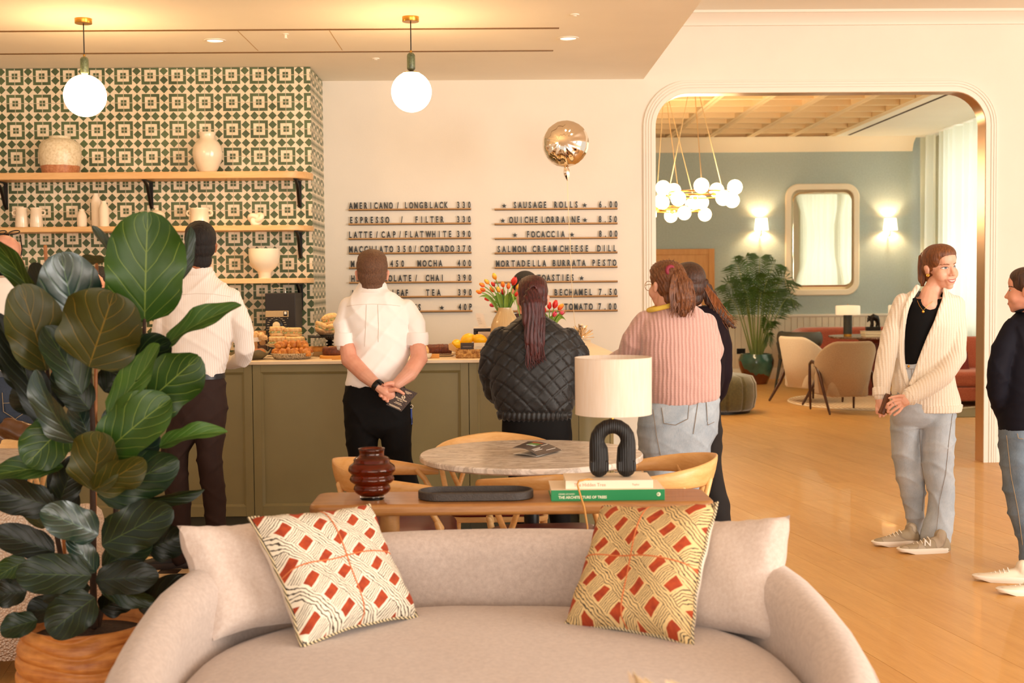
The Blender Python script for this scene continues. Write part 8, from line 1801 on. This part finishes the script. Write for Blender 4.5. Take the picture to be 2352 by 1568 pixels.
for a in ((1690, 605, -0.1, -6, 0.2, 0.30), (1712, 590, 0.1, -3, 0.2, 0.30), (1745, 592, 0.0, 2, 0.25, 0.32), (1780, 605, 0.1, 4, 0.25, 0.32), (1806, 640, -0.1, 8, 0.35, 0.34), (1668, 650, 0.0, -8, 0.3, 0.3), (1672, 690, -0.15, -9, 0.35, 0.3), (1800, 690, 0.1, 10, 0.45, 0.32), (1820, 685, -0.1, 12, 0.35, 0.26), (1765, 640, -0.2, 3, 0.3, 0.32), (1730, 640, -0.2, -2, 0.3, 0.32), (1700, 640, 0.15, -4, 0.2, 0.3), (1770, 745, -0.2, 8, 0.2, 0.2), (1785, 660, 0.15, 5, 0.3, 0.3), (1712, 670, -0.25, -4, 0.3, 0.3), (1750, 670, -0.25, 0, 0.2, 0.3), (1765, 790, -0.1, 10, 0.1, 0.14)): frond(*a)
t = T('wall_socket', 'black double socket on the wainscot beside the planter', 'socket', 1702, YF-0.0275, P(1702, 806, YF).z); MB().bb(-0.065, 0.065, -0.008, 0, -0.04, 0.04).build('plate', black_m, t, smooth=False, bevel=0.004)
MB().bb(-0.045, -0.02, -0.011, -0.008, -0.015, 0.015).build('switch', black_m, t, smooth=False); MB().bb(0.02, 0.045, -0.011, -0.008, -0.015, 0.015).build('switch', black_m, t, smooth=False)
# rug
t = T('round_rug', 'round cream rug with ribbed weave under the lounge armchairs', 'rug', 2030, 15.7); rg_m = Mat('rug_weave', '#d9bc98', 0.95); rg_m.base(rg_m.ramp(rg_m.wave(rg_m.coord('Object', (1, 1, 1)), 6, 0.5), [(0.3, '#b98f6c'), (0.7, '#e6cfae')])); 
MB().lathe([(0, 0), (1.12, 0), (1.14, 0.006), (1.12, 0.012), (0, 0.012)], n=64).build('pile', rg_m.m, t)
MB().torus((0, 0, 0.008), 1.13, 0.012, 64, 6).build('border', mt('rug_border', '#ecd9bd', 0.9), t)
# armchairs
lin_b = fabric('armchair_linen', '#a98a6a', '#c2a482', 120); lin_w = fabric('armchair_cream', '#dcc7ae', '#efdfca', 120); dwal = mt('dark_walnut', '#4a2512', 0.35)
def armchair(label, px, d, rz, m1, m2, sc1=1.0):
    t = T('lounge_armchair', label, 'armchair', px, d, 0.0125, rz, 'lounge armchairs'); rg = []
    for i in range(25):
        a = R(-100+200*i/24); q = abs(-100+200*i/24)/100; h = 0.80-0.26*max(0, q-0.35)**1.4/0.55; ring = []
        for n_, z in [(0.0, 0.2), (0.03, 0.5)]+[(0.02+0.03*math.cos(b), h-0.035+0.035*math.sin(b)) for b in [math.pi*j/5 for j in range(6)]]+[(-0.06, 0.45), (-0.07, 0.2)]:
            tp_ = 0.88+0.16*(z-0.2)/0.6; ring.append(Vector(((0.30+n_)*math.sin(a)*tp_, -(0.26+n_)*math.cos(a)-0.10*(z-0.3)*(1-q*0.4), z)))
        rg.append(ring)
    MB().loft(rg).build('backrest', m1, t, angle=180)
    MB().loft([[Vector((x*q, y*q+0.05, z)) for x, y in rrect(0.235, 0.27, 0.09)] for q, z in ((0.95, 0.18), (1, 0.2), (1, 0.38), (0.97, 0.42), (0.85, 0.435), (0.1, 0.44))]).build('seat', m1, t, angle=180)
    for s in (-1, 1):
        MB().tube([(s*0.27, 0.30, 0.52), (s*0.285, 0.2, 0.555), (s*0.30, 0.05, 0.54), (s*0.305, -0.08, 0.42), (s*0.30, -0.20, 0.22), (s*0.30, -0.36, 0.012)], [(0.018, 0.014), (0.02, 0.016), (0.024, 0.018), (0.026, 0.018), (0.024, 0.016), (0.015, 0.012)], 10).build('arm_leg', dwal, t, angle=180)
        MB().tube([(s*0.27, 0.30, 0.52), (s*0.265, 0.31, 0.3), (s*0.26, 0.30, 0.01)], [0.014, 0.018, 0.012], 10).build('front_leg', dwal, t)
    return t
armchair('beige armchair with its back to us beside the cardigan woman', 1936, 14.55, R(8), lin_b, lin_w)
armchair('cream armchair turned towards the stone table in the lounge', 1858, 15.75, R(-62), lin_w, lin_w)
# pouf
t = T('channelled_pouf', 'olive velvet channelled pouf behind the ponytailed women', 'pouf', 1655, 14.75); pv = fabric('olive_velvet', '#4c431f', '#6a5d2e', 40, 0.8, 0.1, 0.8)
o = MB().lathe([(0, 0.03), (0.34, 0.03), (0.38, 0.06), (0.405, 0.18), (0.40, 0.33), (0.36, 0.41), (0.25, 0.435), (0.1, 0.43), (0, 0.425)], n=144).build('body', pv, t, angle=180)
for v in o.data.vertices:
    a = math.atan2(v.co.y, v.co.x); f = 1-0.06*max(0, 1-abs(math.sin(a*6))*5); v.co.x *= f; v.co.y *= f; v.co.z -= (1-f)*0.1 if v.co.z > 0.2 else 0
MB().lathe([(0, 0), (0.33, 0), (0.33, 0.032), (0, 0.032)], n=32).build('foot_ring', black_m, t)
# coral sofas
cor = fabric('coral_velvet', '#8f3a22', '#b0502f', 50, 0.8, 0.1, 0.5)
t = T('coral_sofa', 'curved coral red sofa along the wainscot behind the stone table', 'sofa', 1985, 18.6); rg = []
for i in range(33):
    a = R(-100+200*i/32); q = abs(-100+200*i/32)/100; h = 0.79-0.16*max(0, q-0.5); ring = []
    for n_, z in [(0, 0.12), (0.01, 0.5)]+[(-0.07+0.08*math.cos(b), h-0.08+0.08*math.sin(b)) for b in [math.pi*j/6 for j in range(7)]]+[(-0.15, 0.45), (-0.15, 0.12)]: ring.append(Vector(((1.02+n_)*spow(math.sin(a), 0.6), (0.62+n_)*spow(math.cos(a), 0.6), z)))
    rg.append(ring)
MB().loft(rg).build('backrest', cor, t, angle=180); MB().prism([(x, y+0.05) for x, y in rrect(0.88, 0.48, 0.2)], 0.08, 0.43).build('seat', cor, t, bevel=0.05, seg=4)
cor2 = fabric('coral_linen', '#b5523a', '#cc6e50', 80)
t = T('coral_sofa', 'coral sofa with dark red cushion beside the arch', 'sofa', 2257, 15.3)
MB().prism(rrect(0.62, 0.42, 0.06), 0.08, 0.24).build('base', cor2, t, bevel=0.02); MB().prism([(x, y-0.03) for x, y in rrect(0.62, 0.40, 0.06)], 0.242, 0.42).build('seat', cor2, t, bevel=0.05, seg=4)
MB().loft([[Vector((x, y+0.34+0.08*(z-0.4), z)) for x, y in rrect(0.62*q, 0.10*q, 0.05)] for q, z in ((0.98, 0.24), (1, 0.3), (1, 0.7), (0.97, 0.76), (0.9, 0.785), (0.3, 0.79))]).build('backrest', cor2, t, angle=180)
for x in (-0.55, 0.55): MB().lathe([(0.02, 0), (0.03, 0.08)], (x, -0.3, 0), 10).build('leg', dwal, t)
for x in (-0.55, 0.55): MB().lathe([(0.02, 0), (0.03, 0.08)], (x, 0.3, 0), 10).build('leg', dwal, t)
dr_ = mt('dark_red_fabric', '#7a2118', 0.9); q = P(2212, 846, 15.35)
cushion('scatter_cushion', 'dark red fringed cushion on the coral sofa behind the cardigan', [P(2186, 812, 15.5), P(2222, 808, 15.5), P(2237, 886, 15.2), P(2180, 886, 15.2)], 0.12, dr_, n=14)
t = thing('rug_strip', 'grey green rug strip under the coral sofa', 'rug', (P(2215, 960, 14.4).x+0.3, 14.45, 0)); MB().bb(-0.75, 0.75, -0.55, 0.35, 0, 0.008).build('pile', mt('grey_rug', '#8a7a5c', 0.95), t, smooth=False)
# stone table, lamps, bear
dT = 16.7; t = T('stone_table', 'round veined stone table with red drum base holding the drum lamp', 'table', 2010, dT, 0.0125)
st_m = Mat('red_stone', '#6b4a3a', 0.25); st_m.base(st_m.ramp(st_m.noise(st_m.coord(), 9, 6, 0.7, 2), [(0.35, '#3f2a22'), (0.55, '#8a6a58'), (0.7, '#d9c4ad')]))
MB().lathe([(0, 0.725), (0.57, 0.725), (0.585, 0.735), (0.585, 0.75), (0, 0.752)], n=56).build('tabletop', st_m.m, t); MB().lathe([(0, 0), (0.24, 0), (0.24, 0.02), (0.16, 0.05), (0.16, 0.66), (0.26, 0.726), (0, 0.726)], n=40).build('drum_base', mt('oxblood', '#6a2a1c', 0.5), t)
def drum_lamp(label, px, d):
    t = T('drum_lamp', label, 'lamp', px, d, 0.765, group='drum lamps on the stone table'); k = dT/3000
    MB().lathe([(0, 0), (9*k, 0), (9*k, 5*k), (0, 5*k)]).build('foot', brass, t); MB().lathe([(9.8*k, 5*k), (9.8*k, 49*k), (0, 49*k)]).build('base', mt('charcoal_metal', '#35342f', 0.45), t)
    MB().lathe([(9*k, 49*k), (27*k, 49*k), (27.5*k, 51*k), (27.5*k, 68*k), (26*k, 70*k), (0, 71*k)], n=48).build('lamp_shade', emit('drum_shade', (0.95, 0.8, 0.58), 0.35), t); MB().lathe([(0.004, 70*k), (0.004, 74*k), (0, 74*k)]).build('finial', brass, t)
drum_lamp('mushroom table lamp with charcoal column on the stone table', 1947, dT-0.1); drum_lamp('mushroom table lamp half hidden by the cardigan', 2068, dT-0.05)
k = dT/3000
t = T('stacked_book', 'lower cream book under the bear figurine', 'book', 2006, dT-0.2, 0.765, group='books under the bear'); MB().box((0, 0, 0.016), (0.26, 0.2, 0.03)).build('pages', paper, t, smooth=False); MB().box((0, 0, 0.0325), (0.27, 0.21, 0.004)).box((0, 0, 0.001), (0.27, 0.21, 0.002)).build('cover', ivory, t, smooth=False)
dup(t, (t.location.x-0.005, t.location.y, 0.765+0.035), 0.05, 'upper cream book under the bear figurine')
t = T('bear_figurine', 'dark bronze bear figurine walking on a plinth over two books', 'figurine', 2005, dT-0.2, 0.8355); brz = mt('dark_bronze', '#1d120d', 0.35, 0.4)
MB().prism(rrect(16*k, 0.05, 0.02), 0, 9*k).build('plinth', brz, t, bevel=0.003)
mb = MB(); S = lambda x, y, z: Vector((x*k, y*k, z*k))
mb.tube([S(-6, 0, 28), S(0, 0, 31), S(8, 0, 28), S(11, 0, 22)], [5.5*k, 8*k, 7.5*k, 5*k], 12); mb.sph(S(-9, -1, 27), (5*k, 4.5*k, 5*k), 12); mb.tube([S(-11, -2, 25), S(-13.5, -3, 21.5)], [3*k, 2*k], 8)
for s in (-1, 1): mb.sph(S(-10, s*3, 33), 1.8*k, 8)
for x, y, x2 in ((-4, -3, -6), (-2, 3, 0), (10, -3, 13), (9, 3, 9)): mb.tube([S(x, y, 24), S((x+x2)/2+1, y, 16), S(x2, y, 10)], [4*k, 2.8*k, 2.6*k], 8)
sculpt(mb, 0.005, 2, lambda v, n: 0.002*nz(v, 150, 150, 150)).build('body', brz, t, angle=180)
# grey chair by the wainscot
t = T('grey_chair', 'slate grey upholstered chair behind the cream armchair', 'chair', 1838, 17.9, 0, R(-40), None); sl = mt('slate_leather', '#4f4d46', 0.5); rg = []
for i in range(17):
    a = R(-95+190*i/16); ring = [Vector(((0.28+0.045*math.cos(b))*math.sin(a), -(0.25+0.045*math.cos(b))*math.cos(a), 0.68+0.10*math.sin(b))) for b in [2*math.pi*j/12 for j in range(12)]]; rg.append(ring)
MB().loft(rg).build('backrest', sl, t, angle=180); MB().prism(rrect(0.25, 0.24, 0.1), 0.40, 0.48).build('seat', sl, t, bevel=0.02)
for x in (-1, 1):
    for y in (-1, 1): MB().tube([(x*0.26, y*0.23, 0), (x*0.2, y*0.18, 0.42)], [0.014, 0.028], 8).build('leg', mt('slate_leg', '#35342f', 0.5), t)
for x in (-1, 1): MB().tube([(x*0.22, -0.16, 0.45), (x*0.24, -0.2, 0.62)], 0.02, 8).build('back_post', sl, t)
